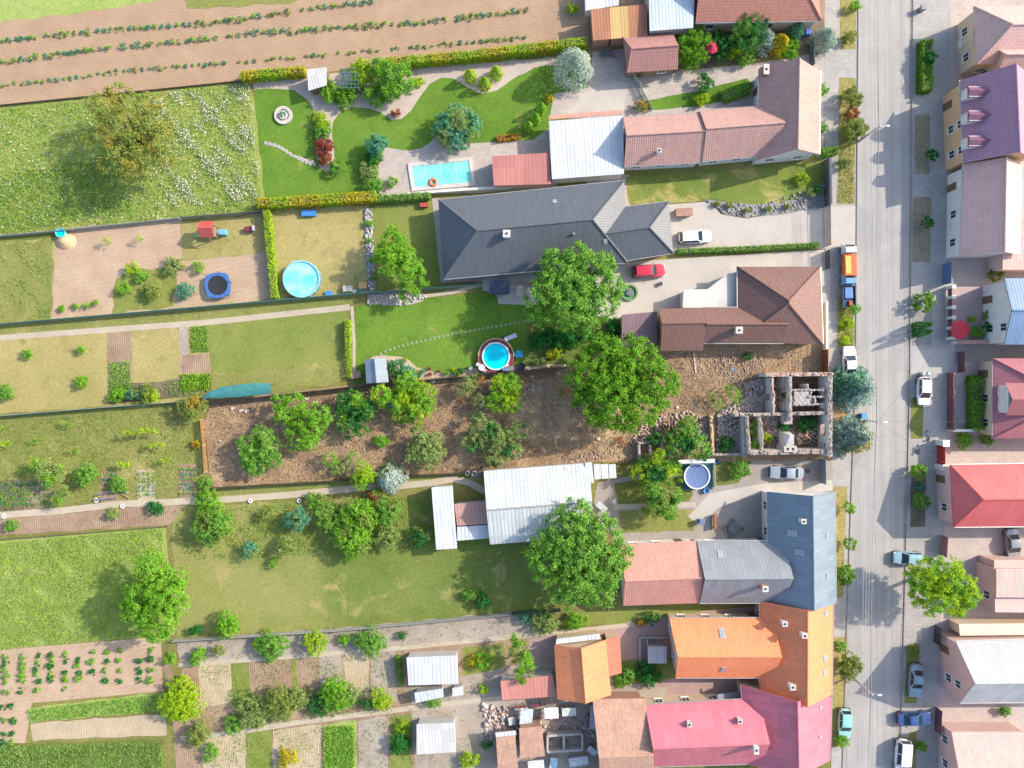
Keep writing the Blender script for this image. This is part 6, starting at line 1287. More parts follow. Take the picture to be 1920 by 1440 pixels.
for i in range(n):
    a0, a1 = 2 * math.pi * i / n, 2 * math.pi * (i + 1) / n; pad.raw([(*sq(a0, 1.75), .82), (*sq(a1, 1.75), .82), (p.x + 1.35 * math.cos(a1), p.y + 1.35 * math.sin(a1), .82), (p.x + 1.35 * math.cos(a0), p.y + 1.35 * math.sin(a0), .82), (*sq(a0, 1.75), .74), (*sq(a1, 1.75), .74)], [(0, 1, 2, 3), (5, 1, 0, 4)])
pad.build('padding', m_plain('blue_padding', (.05, .14, .38), .6), o); MB().lathe((p.x, p.y, .78), [(1.36, 0), (.7, -.05), (.01, -.07)], 32).build('mat', m_plain('black_mat', (.018, .02, .025), .7), o)
for i in range(6):
    a = 2 * math.pi * i / 6 + .3; q = sq(a, 1.7); MB().tube((*q, 0), (*q, 2.3), .03, .03, 6).build('net_pole', DKM, o)
o = thing('playhouse', 'wooden play tower with a red gable roof and a green slide', 'play tower', G(400, 436)); p = G(400, 436)
for dx in (-.75, .75):
    for dy in (-.75, .75): MB().box((p.x + dx, p.y + dy, 1.1), (.1, .1, 2.2)).build('post', m_wood((.4, .26, .14)), o)
MB().box((p.x, p.y, 1.0), (1.6, 1.6, .1)).build('platform', m_wood((.4, .26, .14)), o); MB().raw([(p.x - 1.0, p.y - 1.1, 2.1), (p.x + 1.0, p.y - 1.1, 2.1), (p.x + 1.0, p.y, 2.9), (p.x - 1.0, p.y, 2.9), (p.x - 1.0, p.y + 1.1, 2.1), (p.x + 1.0, p.y + 1.1, 2.1)], [(0, 1, 2, 3), (3, 2, 5, 4)]).build('roof', m_plain('red_roof_board', (.42, .07, .06), .7), o)
MB().raw([(p.x - .8, p.y - .2, 1.05), (p.x - .8, p.y - .65, 1.05), (p.x - 2.6, p.y - .75, .15), (p.x - 2.6, p.y - .3, .15), (p.x - .8, p.y - .2, .97), (p.x - .8, p.y - .65, .97), (p.x - 2.6, p.y - .75, .07), (p.x - 2.6, p.y - .3, .07)], [(3, 2, 1, 0), (4, 5, 6, 7), (0, 1, 5, 4), (2, 3, 7, 6), (1, 2, 6, 5), (3, 0, 4, 7)]).build('slide', m_plain('green_plastic', (.16, .45, .12), .4), o); MB().box((p.x + 1.5, p.y - .1, .5), (1.0, .7, 1.0)).build('sand_box_cover', m_plain('blue_plastic', (.16, .38, .55), .5), o)
o = thing('play_car', 'small dark red and grey garden play seat right of the red roofed tower', 'play seat', G(470, 431)); p = G(470, 431); MB().box((p.x, p.y, .45), (1.3, .7, .5), .1).build('seat', m_plain('dark_red', (.16, .03, .05), .5), o, bevel=.08); MB().box((p.x + .6, p.y + .1, .6), (.3, .8, .7), .1).build('backrest', m_plain('grey_plastic', (.35, .35, .38), .5), o, bevel=.05)

# ================================================================== CARS
GLASS = m_glass((.022, .035, .045), .05); TYRE = m_plain('tyre_rubber', (.025, .025, .026), .9); RIM = m_plain('alloy', (.45, .46, .48), .35, .8); LAMP = m_plain('lamp_glass', (.75, .77, .8), .15); TAIL = m_plain('tail_glass', (.4, .02, .02), .2); BLKP = m_plain('black_plastic', (.03, .03, .03), .6)
def car_meshes(kind):
    L, Wd, Hh = dict(hatch=(3.95, 1.70, 1.47), sedan=(4.6, 1.78, 1.45), wagon=(4.5, 1.76, 1.5), van=(4.7, 1.85, 1.85))[kind]; hl, hw = L / 2, Wd / 2; out = {}
    outl = []
    for i in range(40):
        a = 2 * math.pi * i / 40; c, s_ = math.cos(a), math.sin(a); outl.append((hl * math.copysign(abs(c) ** .42, c), hw * math.copysign(abs(s_) ** .30, s_) * (1 - .10 * max(0, abs(math.copysign(abs(c) ** .42, c)) - .75) / .25)))
    hood = .98; mb = MB(); vs = []
    def top(x): return .93 - (.17 * max(0, (x - hood + .25) / (hl - hood + .25)) ** 1.4) - (.10 * max(0, (-x - hl + .55) / .55) ** 1.5 if kind != 'sedan' else .06 * max(0, (-x - hl + .9) / .9))
    lev = [(.20, .90), (.34, .985), (.55, 1.0), (.78, .99), (1.0, .955)]
    for f, k in lev:
        for x, y in outl: vs.append((x * (k if k > .96 else (k + .02)), y * k, .2 + (top(x) - .2) * (f - .2) / .8))
    fs = [(l * 40 + i, l * 40 + (i + 1) % 40, (l + 1) * 40 + (i + 1) % 40, (l + 1) * 40 + i) for l in range(4) for i in range(40)]; b = len(vs)
    xs = np.linspace(hl * .93, -hl * .93, 12)
    for x in xs: vs += [(x, -hw * .55, top(x) + .02), (x, hw * .55, top(x) + .02)]
    mb.raw(vs, fs); cap = [Vector(v) for v in vs[160:200]]
    cen = [Vector((x, 0, top(x) + .035)) for x in np.linspace(hl * .93, -hl * .93, 21)]; idx = [int(round((1 - v.x / (hl * .955)) * 10)) for v in cap]
    for i in range(40):
        j = (i + 1) % 40; ci, cj = cen[max(0, min(20, idx[i]))], cen[max(0, min(20, idx[j]))]
        mb.face([cap[i], cap[j], cj, ci] if (ci - cj).length > .01 else [cap[i], cap[j], ci])
    out['body'] = (mb, 'P', True)
    zb = .90; xf, rf = (1.0, .22) if kind != 'van' else (1.35, .85); xr, rr_ = dict(hatch=(-hl + .12, -hl + .5), sedan=(-hl + .75, -hl + 1.45), wagon=(-hl + .10, -hl + .42), van=(-hl + .06, -hl + .2))[kind]; yb, yr = hw * .93, hw * .74
    B = [(xr, -yb, zb), (xf, -yb, zb), (xf, yb, zb), (xr, yb, zb)]; T = [(rr_, -yr, Hh - .03), (rf, -yr, Hh - .04), (rf, yr, Hh - .04), (rr_, yr, Hh - .03)]; xm = (rf + rr_) / 2
    c = MB().raw(B + T, [(0, 1, 5, 4), (1, 2, 6, 5), (2, 3, 7, 6), (3, 0, 4, 7)]); r_ = MB(); ry = [(-yr, 0), (-yr * .5, .035), (0, .045), (yr * .5, .035), (yr, 0)]; xx = [rr_, (rr_ + xm) / 2, xm, (xm + rf) / 2, rf]; xz = [0, .03, .035, .025, -.01]; g = [[Vector((x, y, Hh - .03 + dz + z)) for y, dz in ry] for x, z in zip(xx, xz)]
    for i in range(4):
        for j in range(4): r_.face([g[i][j], g[i + 1][j], g[i + 1][j + 1], g[i][j + 1]])
    c.v += r_.v; c.f += [[i + 8 for i in f] for f in r_.f]; c.mi += r_.mi; out['roof'] = (c, 'P', False)
    def pane(q, m0, m1, n_):
        q = [Vector(v) for v in q]; ev = lambda u, v: q[0].lerp(q[1], u).lerp(q[3].lerp(q[2], u), v); nn = (q[1] - q[0]).cross(q[3] - q[0]).normalized() * .012
        return MB().face([ev(m0, m1) + nn, ev(1 - m0, m1) + nn, ev(1 - m0, 1 - m1) + nn, ev(m0, 1 - m1) + nn])
    out['windshield'] = (pane([B[1], B[2], T[2], T[1]], .06, .05, 0), GLASS, False); out['rear_window'] = (pane([B[3], B[0], T[0], T[3]], .08, .12, 0), GLASS, False)
    s1 = []
    for a, b_, c_, d_ in ((B[0], B[1], T[1], T[0]), (B[2], B[3], T[3], T[2])):
        q = [Vector(v) for v in (a, b_, c_, d_)]; ev = lambda u, v: q[0].lerp(q[1], u).lerp(q[3].lerp(q[2], u), v); nn = (q[1] - q[0]).cross(q[3] - q[0]).normalized() * .012
        for u0, u1 in (((.05, .47), (.51, .93))): s1.append(MB().face([ev(u0, .1) + nn, ev(u1, .1) + nn, ev(u1, .9) + nn, ev(u0, .9) + nn]))
    out['side_window'] = (s1, GLASS, False)
    wl = []; rl = []
    for sx in (.62, -.64):
        for sy in (-1, 1):
            x, y = hl * sx, sy * (hw - .10); w_ = MB(); r2 = MB()
            w_.tube((x, y - .1, .31), (x, y + .1, .31), .31, .31, 20); r2.tube((x, y + sy * .10, .31), (x, y + sy * .112, .31), .2, .19, 16); wl.append(w_); rl.append(r2)
    out['wheel'] = (wl, TYRE, False); out['rim'] = (rl, RIM, False)
    out['headlight'] = ([MB().box((hl * .915, s_ * hw * .68, .66), (.26, .34, .14)) for s_ in (-1, 1)], LAMP, False); out['tail_light'] = ([MB().box((-hl * .945, s_ * hw * .74, .74), (.16, .24, .2)) for s_ in (-1, 1)], TAIL, False)
    out['mirror'] = ([MB().box((.66 if kind != 'van' else 1.0, s_ * (hw + .07), .98), (.12, .2, .14)) for s_ in (-1, 1)], 'P', False)
    out['bumper'] = ([MB().box((s_ * (hl - .06), 0, .36), (.16, Wd * .84, .2)) for s_ in (-1, 1)], BLKP, False)
    res = []
    for nm, (mbs, mt, sm) in out.items():
        for m_ in (mbs if isinstance(mbs, list) else [mbs]):
            o = m_.build(nm, mt if mt != 'P' else m_plain('paint_slot', (.5, .5, .5)), None, None, sm, .03 if nm in ('headlight', 'tail_light', 'mirror', 'bumper') else (.09 if nm == 'roof' else 0)); res.append((nm, o.data, mt == 'P', [(m.width) for m in o.modifiers])); bpy.data.objects.remove(o)
    return res
CARS = {k: car_meshes(k) for k in ('hatch', 'sedan', 'wagon', 'van')}
def car(label, kind, px, py, heading, paint, cat='car', name='parked_car'):
    "heading in degrees: 0 = nose to the right of the photo, 90 = nose up"
    o = thing(name, label, cat, G(px, py, .7) * Vector((1, 1, 0)) if False else Vector((G(px, py, .7).x, G(px, py, .7).y, .03)), R(heading), 'cars parked in the street and yards'); wh = []
    for nm, me_, isp, bev in CARS[kind]:
        par = o
        c = bpy.data.objects.new(nm, me_); COL.objects.link(c)
        if nm == 'rim': par = wh[[x for x in range(4)][len([1 for q in wh if q.children])]]
        c.parent = par
        if nm == 'wheel': wh.append(c)
        if isp: c.material_slots[0].link = 'OBJECT'; c.material_slots[0].material = paint
        for b in bev: m_ = c.modifiers.new('bevel', 'BEVEL'); m_.width = b; m_.segments = 2; m_.limit_method = 'ANGLE'
    return o
WHITE = m_paint((.74, .75, .76)); SILV = m_paint((.36, .41, .45), .3); REDP = m_paint((.5, .02, .05)); NAVY = m_paint((.035, .08, .22)); LBL = m_paint((.28, .45, .55)); CYAN = m_paint((.25, .52, .52)); GBL = m_paint((.22, .32, .36), .2); GRYP = m_paint((.3, .31, .33), .3)
car('white car half hidden under the blue spruce before the ruin', 'sedan', 1593, 680, 92, WHITE)
car('small white hatchback beside two round bins across the street', 'hatch', 1732, 733, -91, WHITE)
car('silver car parked in the yard below the ruin', 'sedan', 1475, 886, 178, SILV)
car('white estate car on the driveway of the bungalow', 'wagon', 1303, 444, 3, WHITE)
car('bright red car between the broad tree and the brown house', 'wagon', 1217, 508, 3, REDP)
car('light blue car half hidden by the willow', 'hatch', 1702, 1046, 178, LBL)
car('grey blue car standing on the strip opposite the orange house', 'sedan', 1717, 1276, -93, GBL)
car('navy blue car parked crosswise below the grey blue car', 'sedan', 1714, 1347, 2, NAVY)
car('pale cyan car on the verge beside the crimson house', 'hatch', 1584, 1356, -92, CYAN)
car('plain white van at the bottom of the street', 'van', 1692, 1418, -94, WHITE, 'van', 'delivery_van')
car('grey car in the yard behind the willow', 'sedan', 1899, 1022, -85, GRYP)
def truck(label, px, py, cabm, boxm, name, open_=False):
    p = G(px, py, .8); o = thing(name, label, 'truck', (p.x, p.y, .03), R(92)); q = p
    # built along +x in local space, placed by the Empty
    def loc(mb, nm, m_, par=o, bev=.05):
        c = mb.build(nm, m_, None, None, False, bev); c.parent = par; c.location = (0, 0, 0); return c
    loc(MB().box((0, 0, .5), (4.3, 1.5, .22)), 'chassis', BLKP)
    loc(MB().raw([(.75, -.85, .55), (2.15, -.82, .55), (2.15, .82, .55), (.75, .85, .55), (.85, -.72, 1.85), (1.55, -.7, 1.85), (1.55, .7, 1.85), (.85, .72, 1.85), (2.05, -.78, 1.1), (2.05, .78, 1.1)], [(3, 2, 1, 0), (4, 5, 6, 7), (1, 2, 9, 8), (8, 9, 6, 5), (0, 1, 8, 5, 4), (2, 3, 7, 6, 9), (3, 0, 4, 7)]), 'cab', cabm)
    loc(MB().face([(2.01, -.66, 1.2), (2.01, .66, 1.2), (1.62, .6, 1.78), (1.62, -.6, 1.78)]), 'windshield', GLASS, bev=0)
    if open_:
        b = MB()
        for c_, s_ in (((-.85, -.85, .95), (2.9, .08, .5)), ((-.85, .85, .95), (2.9, .08, .5)), ((-2.28, 0, .95), (.08, 1.62, .5)), ((.62, 0, 1.05), (.08, 1.62, .7)), ((-.85, 0, .68), (2.8, 1.62, .06))): b.box(c_, s_)
        loc(b, 'load_bed', boxm, bev=0); loc(MB().box((-.35, .1, 1.0), (1.5, 1.1, .55)), 'load_cover', m_plain('blue_tarp', (.08, .2, .42), .6)); loc(MB().box((-1.75, -.2, .9), (.7, .5, .35)), 'load_crate', m_plain('red_crate', (.4, .06, .03), .6))
    else:
        loc(MB().box((-.82, 0, 1.05), (2.9, 1.72, .95)), 'cargo_box', boxm); loc(MB().box((-.82, .35, 1.56), (2.4, .75, .08)), 'lit_cargo', m_plain('yellow_lit', (.75, .42, .08), .5))  # yellow slab paints the sunlit part of the orange cargo
    for x in (1.45, -1.35):
        for y in (-.78, .78): w_ = loc(MB().tube((x, y - .1, .33), (x, y + .1, .33), .33, .33, 18), 'wheel', TYRE, bev=0); loc(MB().tube((x, y + math.copysign(.1, y), .33), (x, y + math.copysign(.11, y), .33), .2, .2, 14), 'rim', RIM, w_, 0)
    for y in (-.6, .6): loc(MB().box((2.12, y, .8), (.1, .28, .16)), 'headlight', LAMP, bev=0)
truck('orange box truck with a white cab at the kerb', 1590, 487, m_paint((.72, .72, .7)), m_paint((.62, .13, .03)), 'box_truck')
truck('blue open bed truck behind the orange one', 1590, 545, m_paint((.14, .3, .5)), m_paint((.05, .09, .16)), 'pickup_truck', True)

# ================================================================== POLES AND WIRES
POLEM = m_plain('pole_concrete', (.46, .44, .42), .9); tops = []
for x, y, q in ((1613, -180, 'beyond the upper edge of the view'), (1610, 265, 'beside the grey green street trees'), (1606, 787, 'between the two blue spruces'), (1596, 1268, 'in front of the orange house'), (1586, 1700, 'beyond the lower edge')):
    p = G(x, y); tops.append(p)
    if not 0 < y < 1440: continue
    o = thing('utility_pole', f'concrete utility pole with crossarm and street lamp {q}', 'utility pole', p, 0, 'utility poles along the street'); MB().tube(p, p + Vector((0, 0, 6.0)), .17, .1, 10).build('shaft', POLEM, o); MB().box((p.x - .35, p.y, 5.65), (2.0, .1, .1)).build('crossarm', STEEL, o)
    for i in range(4): MB().tube((p.x - 1.25 + .38 * i, p.y, 5.7), (p.x - 1.25 + .38 * i, p.y, 5.86), .05, .04, 8).build('insulator', m_plain('porcelain', (.6, .58, .55), .3), o)
    MB().bar([p + Vector((.05, 0, 5.8)), p + Vector((.5, 0, 6.05)), p + Vector((.7, 0, 6.05))], .035).build('lamp_arm', STEEL, o); MB().box((p.x + .9, p.y, 6.03), (.5, .2, .12)).build('lamp_head', m_plain('lamp_shell', (.66, .66, .66), .5), o)
CAB = m_plain('bare_wire', (.55, .54, .52), .5); CABD = m_plain('dark_cable', (.06, .06, .06), .6)
def cable(a, b, sag, mat, label, r=.014, group=None):
    pts = [a.lerp(b, i / 14) - Vector((0, 0, sag * 4 * (i / 14) * (1 - i / 14))) for i in range(15)]; o = MB().bar(pts, r, 5).build('power_cable', mat, None, a); tag(o, label, 'cable', group)
for i in range(4):
    for a, b in zip(tops[:-1], tops[1:]): cable(a + Vector((-1.25 + .38 * i, 0, 5.88)), b + Vector((-1.25 + .38 * i, 0, 5.88)), .5, CAB, 'overhead wire running along the street between the poles', .022, 'overhead street wires')
for a, b in zip(tops[:-1], tops[1:]): cable(a + Vector((.12, 0, 5.3)), b + Vector((.12, 0, 5.3)), .4, CABD, 'dark telephone cable running along the street', .03, 'telephone cables along the street')
T0 = tops[2] + Vector((0, 0, 5.8))
cable(T0, G(1800, 610, 3.5), .5, CABD, 'dark service wire rising over the street to the paved front yard'); cable(T0, G(1864, 790, 3.4), .5, CABD, 'dark service wire crossing straight to the wine red house'); cable(T0, G(1790, 880, 3.9), .4, CABD, 'dark service wire slanting down to the red roofed house')

# ================================================================== SMALL THINGS
def simple(name, label, cat, mb, mat, at, group=None, bevel=0.0, smooth=False):
    return tag(mb.build(name, mat, None, (at.x, at.y, 0), smooth, bevel), label, cat, group)
def bin_(label, px, py, c, name='wheelie_bin'):
    p = G(px, py); o = thing(name, label, 'bin', p); MB().box((p.x, p.y, .5), (.6, .55, .95), 0, 1.12).build('bin_body', m_plain('bin_plastic', c, .5), o, bevel=.03); MB().box((p.x, p.y, 1.02), (.76, .72, .09)).build('lid', m_plain('bin_plastic', c, .5), o, bevel=.03)
    for dy in (-.22, .22): MB().tube((p.x - .28, p.y + dy - .03, .1), (p.x - .28, p.y + dy + .03, .1), .1, .1, 12).build('wheel', TYRE, o)
bin_('blue bin at the foot of the pole between the spruces', 1614, 779, (.06, .28, .6)); bin_('blue bin beside the street gate at the upper driveway', 1511, 66, (.04, .12, .5)); bin_('blue grey bin at the cobbled yard lawn', 1313, 976, (.12, .2, .32)); bin_('grey bin at the upper pavement across the street', 1725, 20, (.2, .22, .25))
def parasol(label, px, py, c, r=1.3):
    p = G(px, py, 2.3); o = thing('parasol', label, 'parasol', (p.x, p.y, 0)); mb = MB(); n = 8
    for i in range(n):
        a, b = 2 * math.pi * i / n, 2 * math.pi * (i + 1) / n; mb.face([(p.x, p.y, 2.75), (p.x + r * math.cos(a), p.y + r * math.sin(a), 2.2), (p.x + r * math.cos(b), p.y + r * math.sin(b), 2.2)])
    mb.build('canopy', m_plain('parasol_cloth', c, .8), o); MB().tube((p.x, p.y, 0), (p.x, p.y, 2.8), .03).build('pole', STEEL, o); MB().lathe((p.x, p.y, 0), [(.01, .12), (.28, .1), (.3, 0)], 14).build('foot', CONCP, o)
parasol('red parasol in the paved front yard across the street', 1801, 618, (.5, .03, .05), 1.35); parasol('crimson parasol under the willow by the upper driveway', 1335, 88, (.45, .03, .06), .9)
def tyre(label, px, py, c=(.62, .6, .56), r=.32, group=None):
    p = G(px, py); mb = MB().lathe((p.x, p.y, .12), [(r * .5 + r * .36 * math.cos(t) + r * .2, .1 * math.sin(t)) for t in [2 * math.pi * i / 10 for i in range(11)]], 18); simple('whitewashed_ring', label, 'tyre', mb, m_plain('whitewashed_rubber', c, .9), p, group, 0, True)
for x, y in ((8, 968), (230, 949), (181, 938), (470, 939), (561, 939)): tyre('whitewashed old tyre lying along the garden path', x, y, group='tyres along the garden path')
tyre('dark tyre ring at the end of the pipe frames', 237, 921, (.3, .24, .2)); tyre('grey ring on the bare derelict plot', 999, 724, (.4, .37, .33), .26)
for x, y, r in ((877, 886, .32), (890, 887, .4), (900, 887, .32)):
    p = G(x, y); simple('barrel', 'pale open barrel beside the barn wall', 'barrel', MB().lathe((p.x, p.y, 0), [(r * .9, 0), (r, .4), (r * .92, .85), (r * .8, .85), (r * .8, .5), (.01, .48)], 16), m_plain('pale_barrel', (.45, .44, .45), .6), p, 'barrels beside the barn')
for x, y in ((1725, 701), (1734, 701)):
    p = G(x, y); simple('round_bin', 'pale round bin with a domed lid behind the small white hatchback', 'bin', MB().lathe((p.x, p.y, 0), [(.26, 0), (.29, .8), (.32, .82), (.2, .95), (.01, .98)], 18), m_plain('pale_zinc', (.5, .56, .6), .4, .3), p, 'round bins behind the white hatchback', 0, True)
p = G(124, 453); simple('sand_heap', 'tan sand heap beside the cyan tub', 'sand heap', MB().lathe((p.x, p.y, 0), [(1.5, 0), (1.1, .35), (.5, .75), (.01, .9)], 16, 1, .8), m_soil((.5, .36, .2), (.55, .4, .24), 0, 0, .8), p)
p = G(119, 438); o = thing('water_tub', 'cyan water tub at the corner of the tilled plot', 'tub', p); MB().lathe((p.x, p.y, 0), [(.6, 0), (.68, .8), (.6, .8), (.58, .6)], 18).build('tub', m_plain('cyan_plastic', (.15, .5, .55), .5), o); MB().lathe((p.x, p.y, 0), [(.59, .62), (.01, .62)], 18).build('water', TURQ, o)
p = G(581, 401); o = thing('garden_bench', 'bright blue bench box against the yellow hedge', 'bench', p); MB().box((p.x, p.y, .28), (1.9, .7, .5)).build('box', m_plain('blue_box', (.03, .17, .5), .5), o, bevel=.04); MB().box((p.x, p.y, .56), (2.0, .8, .06)).build('lid', m_plain('blue_lid', (.05, .24, .6), .5), o)
p = G(618, 551); o = thing('plastic_crate', 'blue plastic crate by the mesh fence', 'crate', p); MB().box((p.x, p.y, .2), (.9, .6, .4)).build('crate_body', m_plain('blue_plastic', (.16, .38, .55), .5), o, bevel=.03); MB().box((p.x, p.y, .42), (.96, .66, .05)).build('rim', m_plain('blue_lid', (.05, .24, .6), .5), o)
def table(label, px, py, w_, l_, c, h=.74, round_=False, rz=0.0, name='garden_table'):
    p = G(px, py, h); o = thing(name, label, 'table', (p.x, p.y, 0)); mt = m_plain('table_' + name, c, .6)
    (MB().lathe((p.x, p.y, 0), [(.01, h), (w_ / 2, h), (w_ / 2, h - .05), (.01, h - .05)], 20) if round_ else MB().box((p.x, p.y, h - .025), (w_, l_, .05), rz)).build('tabletop', mt, o)
    for sx in (-.38, .38):
        for sy in (-.38, .38): MB().box((p.x + sx * w_ * (.7 if round_ else 1), p.y + sy * l_ * (.7 if round_ else 1), h / 2 - .03), (.06, .06, h - .06)).build('leg', mt, o)
def chair(label, px, py, rz, c, group=None):
    p = G(px, py, .45); o = thing('garden_chair', label, 'chair', (p.x, p.y, 0), R(rz), group); mt = m_plain('chair_plastic', c, .5)
    for mb, nm in ((MB().box((0, 0, .44), (.46, .46, .05)), 'seat'), (MB().box((-.22, 0, .7), (.05, .44, .5)), 'backrest')): x = mb.build(nm, mt); x.parent = o
    for sx in (-.18, .18):
        for sy in (-.18, .18): x = MB().box((sx, sy, .21), (.045, .045, .42)).build('leg', mt); x.parent = o
table('pale table with clutter at the corner of the dry lawn', 652, 541, 1.3, .8, (.5, .48, .44)); table('tan wooden table beside the mesh fence', 680, 535, 1.2, .9, (.5, .3, .12)); chair('pale chair left of the tan wooden table', 665, 546, 80, (.5, .55, .55))
p = G(680, 545); o = thing('plastic_tub', 'small cyan tub below the tan table', 'tub', p); MB().lathe((p.x, p.y, 0), [(.3, 0), (.38, .4), (.33, .4), (.3, .1), (.01, .08)], 16).build('tub', m_plain('cyan_plastic', (.15, .5, .55), .5), o)
table('round dark table in the cobbled yard', 1376, 990, 1.5, 1.5, (.12, .14, .15), .74, True); p = G(1341, 978, .45); o = thing('wooden_bench', 'reddish brown bench in the cobbled yard', 'bench', (p.x, p.y, 0)); MB().box((p.x, p.y, .43), (.5, 2.0, .06)).build('seat', m_wood((.3, .14, .07)), o); MB().box((p.x - .24, p.y, .7), (.05, 2.0, .4)).build('backrest', m_wood((.3, .14, .07)), o)
for dy in (-.8, .8): MB().box((p.x, p.y + dy, .2), (.42, .08, .4)).build('leg', m_wood((.3, .14, .07)), o)
for x, y, rz in ((1362, 990, 0), (1390, 992, 180), (1377, 976, -90), (1375, 1004, 90)): chair('dark garden chair at the round dark table', x, y, rz, (.15, .17, .18), 'dark chairs at the round table')
table('pale grey table standing askew beside the barn', 1128, 950, 1.6, .8, (.42, .45, .48), .74, False, -.7)
table('grey table among chairs on the pool deck', 903, 689, .9, .9, (.5, .5, .54), 1.35, True, 0, 'deck_table')
for x, y, rz in ((897, 684, -30), (909, 695, 150)): 
    chair('pale chair at the grey table on the pool deck', x, y, rz, (.55, .55, .58), 'chairs on the pool deck'); bpy.context.scene.objects[-1] if False else None
for o in [o for o in COL.objects if o.get('group') == 'chairs on the pool deck']: o.location.z = .7
p = G(883, 690); chair('white chair on the gravel left of the pool deck', 883, 690, 40, (.7, .68, .66)); chair('white chair beside the bushes at the dark fence', 812, 715, 200, (.6, .58, .56))
p = G(956, 633, .3); o = thing('sun_lounger', 'white sun lounger on the lawn above the deck pool', 'sun lounger', (p.x, p.y, 0), R(22))
for mb, nm in ((MB().box((-.2, 0, .32), (1.1, .6, .07)), 'seat'), (MB().raw([(.35, -.3, .3), (.35, .3, .3), (.95, .3, .62), (.95, -.3, .62), (.35, -.3, .36), (.35, .3, .36), (.95, .3, .68), (.95, -.3, .68)], [(0, 1, 2, 3), (7, 6, 5, 4), (0, 3, 7, 4), (1, 0, 4, 5), (2, 1, 5, 6), (3, 2, 6, 7)]), 'backrest')): x = mb.build(nm, m_plain('white_canvas', (.66, .64, .68), .7)); x.parent = o
for sx in (-.6, .5):
    for sy in (-.25, .25): x = MB().box((sx, sy, .15), (.05, .05, .3)).build('leg', STEEL); x.parent = o
p = G(972, 664); simple('air_bed', 'bright blue inflatable mat on the lawn beside the deck', 'inflatable mat', MB().prism([p + Vector(v) for v in ((-.5, -.55, 0), (.1, -.45, 0), (.62, -.5, 0), (.6, .1, 0), (.35, .5, 0), (-.3, .5, 0), (-.55, .1, 0))], .02, .2), m_plain('blue_vinyl', (.03, .4, .68), .35), p, None, .06)
p = G(944, 693, .8); simple('pool_filter', 'small blue pool filter on the deck', 'pool filter', MB().box((p.x, p.y, .95), (.3, .3, .45)).lathe((p.x, p.y, 1.15), [(.2, 0), (.16, .15), (.01, .2)], 12), m_plain('filter_blue', (.06, .3, .55), .5), p); p = G(955, 691, .8); simple('storage_box', 'grey lidded storage box at the fence corner of the deck', 'box', MB().box((p.x, p.y, .95), (1.1, .55, .5), .12).box((p.x, p.y, 1.23), (1.2, .62, .06), .12), m_plain('grey_box', (.16, .19, .22), .6), p)
p = G(951, 684, .8); simple('towel', 'folded white towel on the deck edge', 'towel', MB().box((p.x, p.y, .74), (.4, .32, .06), .5), m_plain('white_cloth', (.72, .7, .68), .9), p, None, .02); p = G(977, 688); simple('black_tub', 'dark water tub between the deck and the gravel bed', 'tub', MB().lathe((p.x, p.y, 0), [(.5, 0), (.6, .5), (.52, .5), (.48, .3), (.01, .28)], 16), m_plain('black_plastic_tub', (.015, .018, .022), .4), p)
# grey roof and pergola at the yellow hedge, fountain, conservatory, tree ring
h = House('garden_hut', 'small hut with a plain light grey roof at the gap of the yellow hedges', 'hut', (594, 150), m_wood(), M_PALE)
h.mono([(578, 170), (612, 160), (612, 126), (576, 130)], [2.1, 2.1, 2.3, 2.3])
o = thing('pergola', 'dark green lattice pergola among the bushes of the lush garden', 'pergola', G(655, 148)); c = G(655, 148, 2.2); PG_ = m_plain('dark_green_paint', (.05, .16, .12), .6)
for i in range(6): MB().box((c.x - 1.25 + .5 * i, c.y, 2.2), (.08, 2.6, .1)).build('beam', PG_, o); MB().box((c.x, c.y - 1.25 + .5 * i, 2.31), (2.6, .08, .1)).build('rafter', PG_, o)
for sx in (-1.2, 1.2):
    for sy in (-1.2, 1.2): MB().box((c.x + sx, c.y + sy, 1.05), (.12, .12, 2.1)).build('post', PG_, o)
p = G(532, 217); o = thing('fountain', 'round pale stone ring with a green plant in its middle on the lush lawn', 'fountain', p); MB().lathe((p.x, p.y, 0), [(1.25, 0), (1.25, .3), (.85, .3), (.8, .1), (.6, .1), (.6, .45), (.4, .45), (.38, .3), (.01, .3)], 28).build('basin', m_pave((.5, .47, .42), (.4, .38, .34), .4), o)
rng = rng_(); V, F = crown([(0, 0, .5, .42, .3)], .14, rng, 2, .16); npmesh('plant', V, F, fol('teal'), (0, 0, 0), o)
p = G(1180, 549); o = thing('tree_ring', 'round green planter ring with dark stones at the driveway', 'planter', p); MB().lathe((p.x, p.y, 0), [(1.15, 0), (1.15, .35), (.9, .35), (.88, .15), (.01, .15)], 24).build('ring', m_plain('green_edging', (.12, .25, .1), .8), o); MB().lathe((p.x, p.y, .15), [(.55, 0), (.5, .25), (.01, .3)], 14).build('stone', m_plain('dark_stone', (.14, .15, .17), .8), o)
p = G(1237, 533); simple('plant_pot', 'small dark pot on the driveway below the red car', 'pot', MB().lathe((p.x, p.y, 0), [(.22, 0), (.3, .45), (.25, .45), (.22, .38), (.01, .36)], 14), m_plain('dark_pot', (.08, .07, .07), .7), p)
h = House('conservatory', 'dark glass roofed conservatory at the south side of the bungalow', 'conservatory', (934, 540), m_plain('anthracite_frame', (.06, .065, .07), .5), m_glass((.02, .03, .055), .12))
h.mono([(918, 552), (956, 550), (955, 524), (917, 526)], [2.2, 2.2, 2.5, 2.5])
table('pale table on the bungalow terrace', 975, 545, 1.0, 1.6, (.52, .42, .34)); p = G(997, 533); simple('plant_pot', 'orange pot beside the broad tree on the terrace', 'pot', MB().lathe((p.x, p.y, 0), [(.25, 0), (.36, .5), (.3, .5), (.27, .4), (.01, .38)], 14), m_plain('orange_pot', (.5, .14, .05), .7), p)
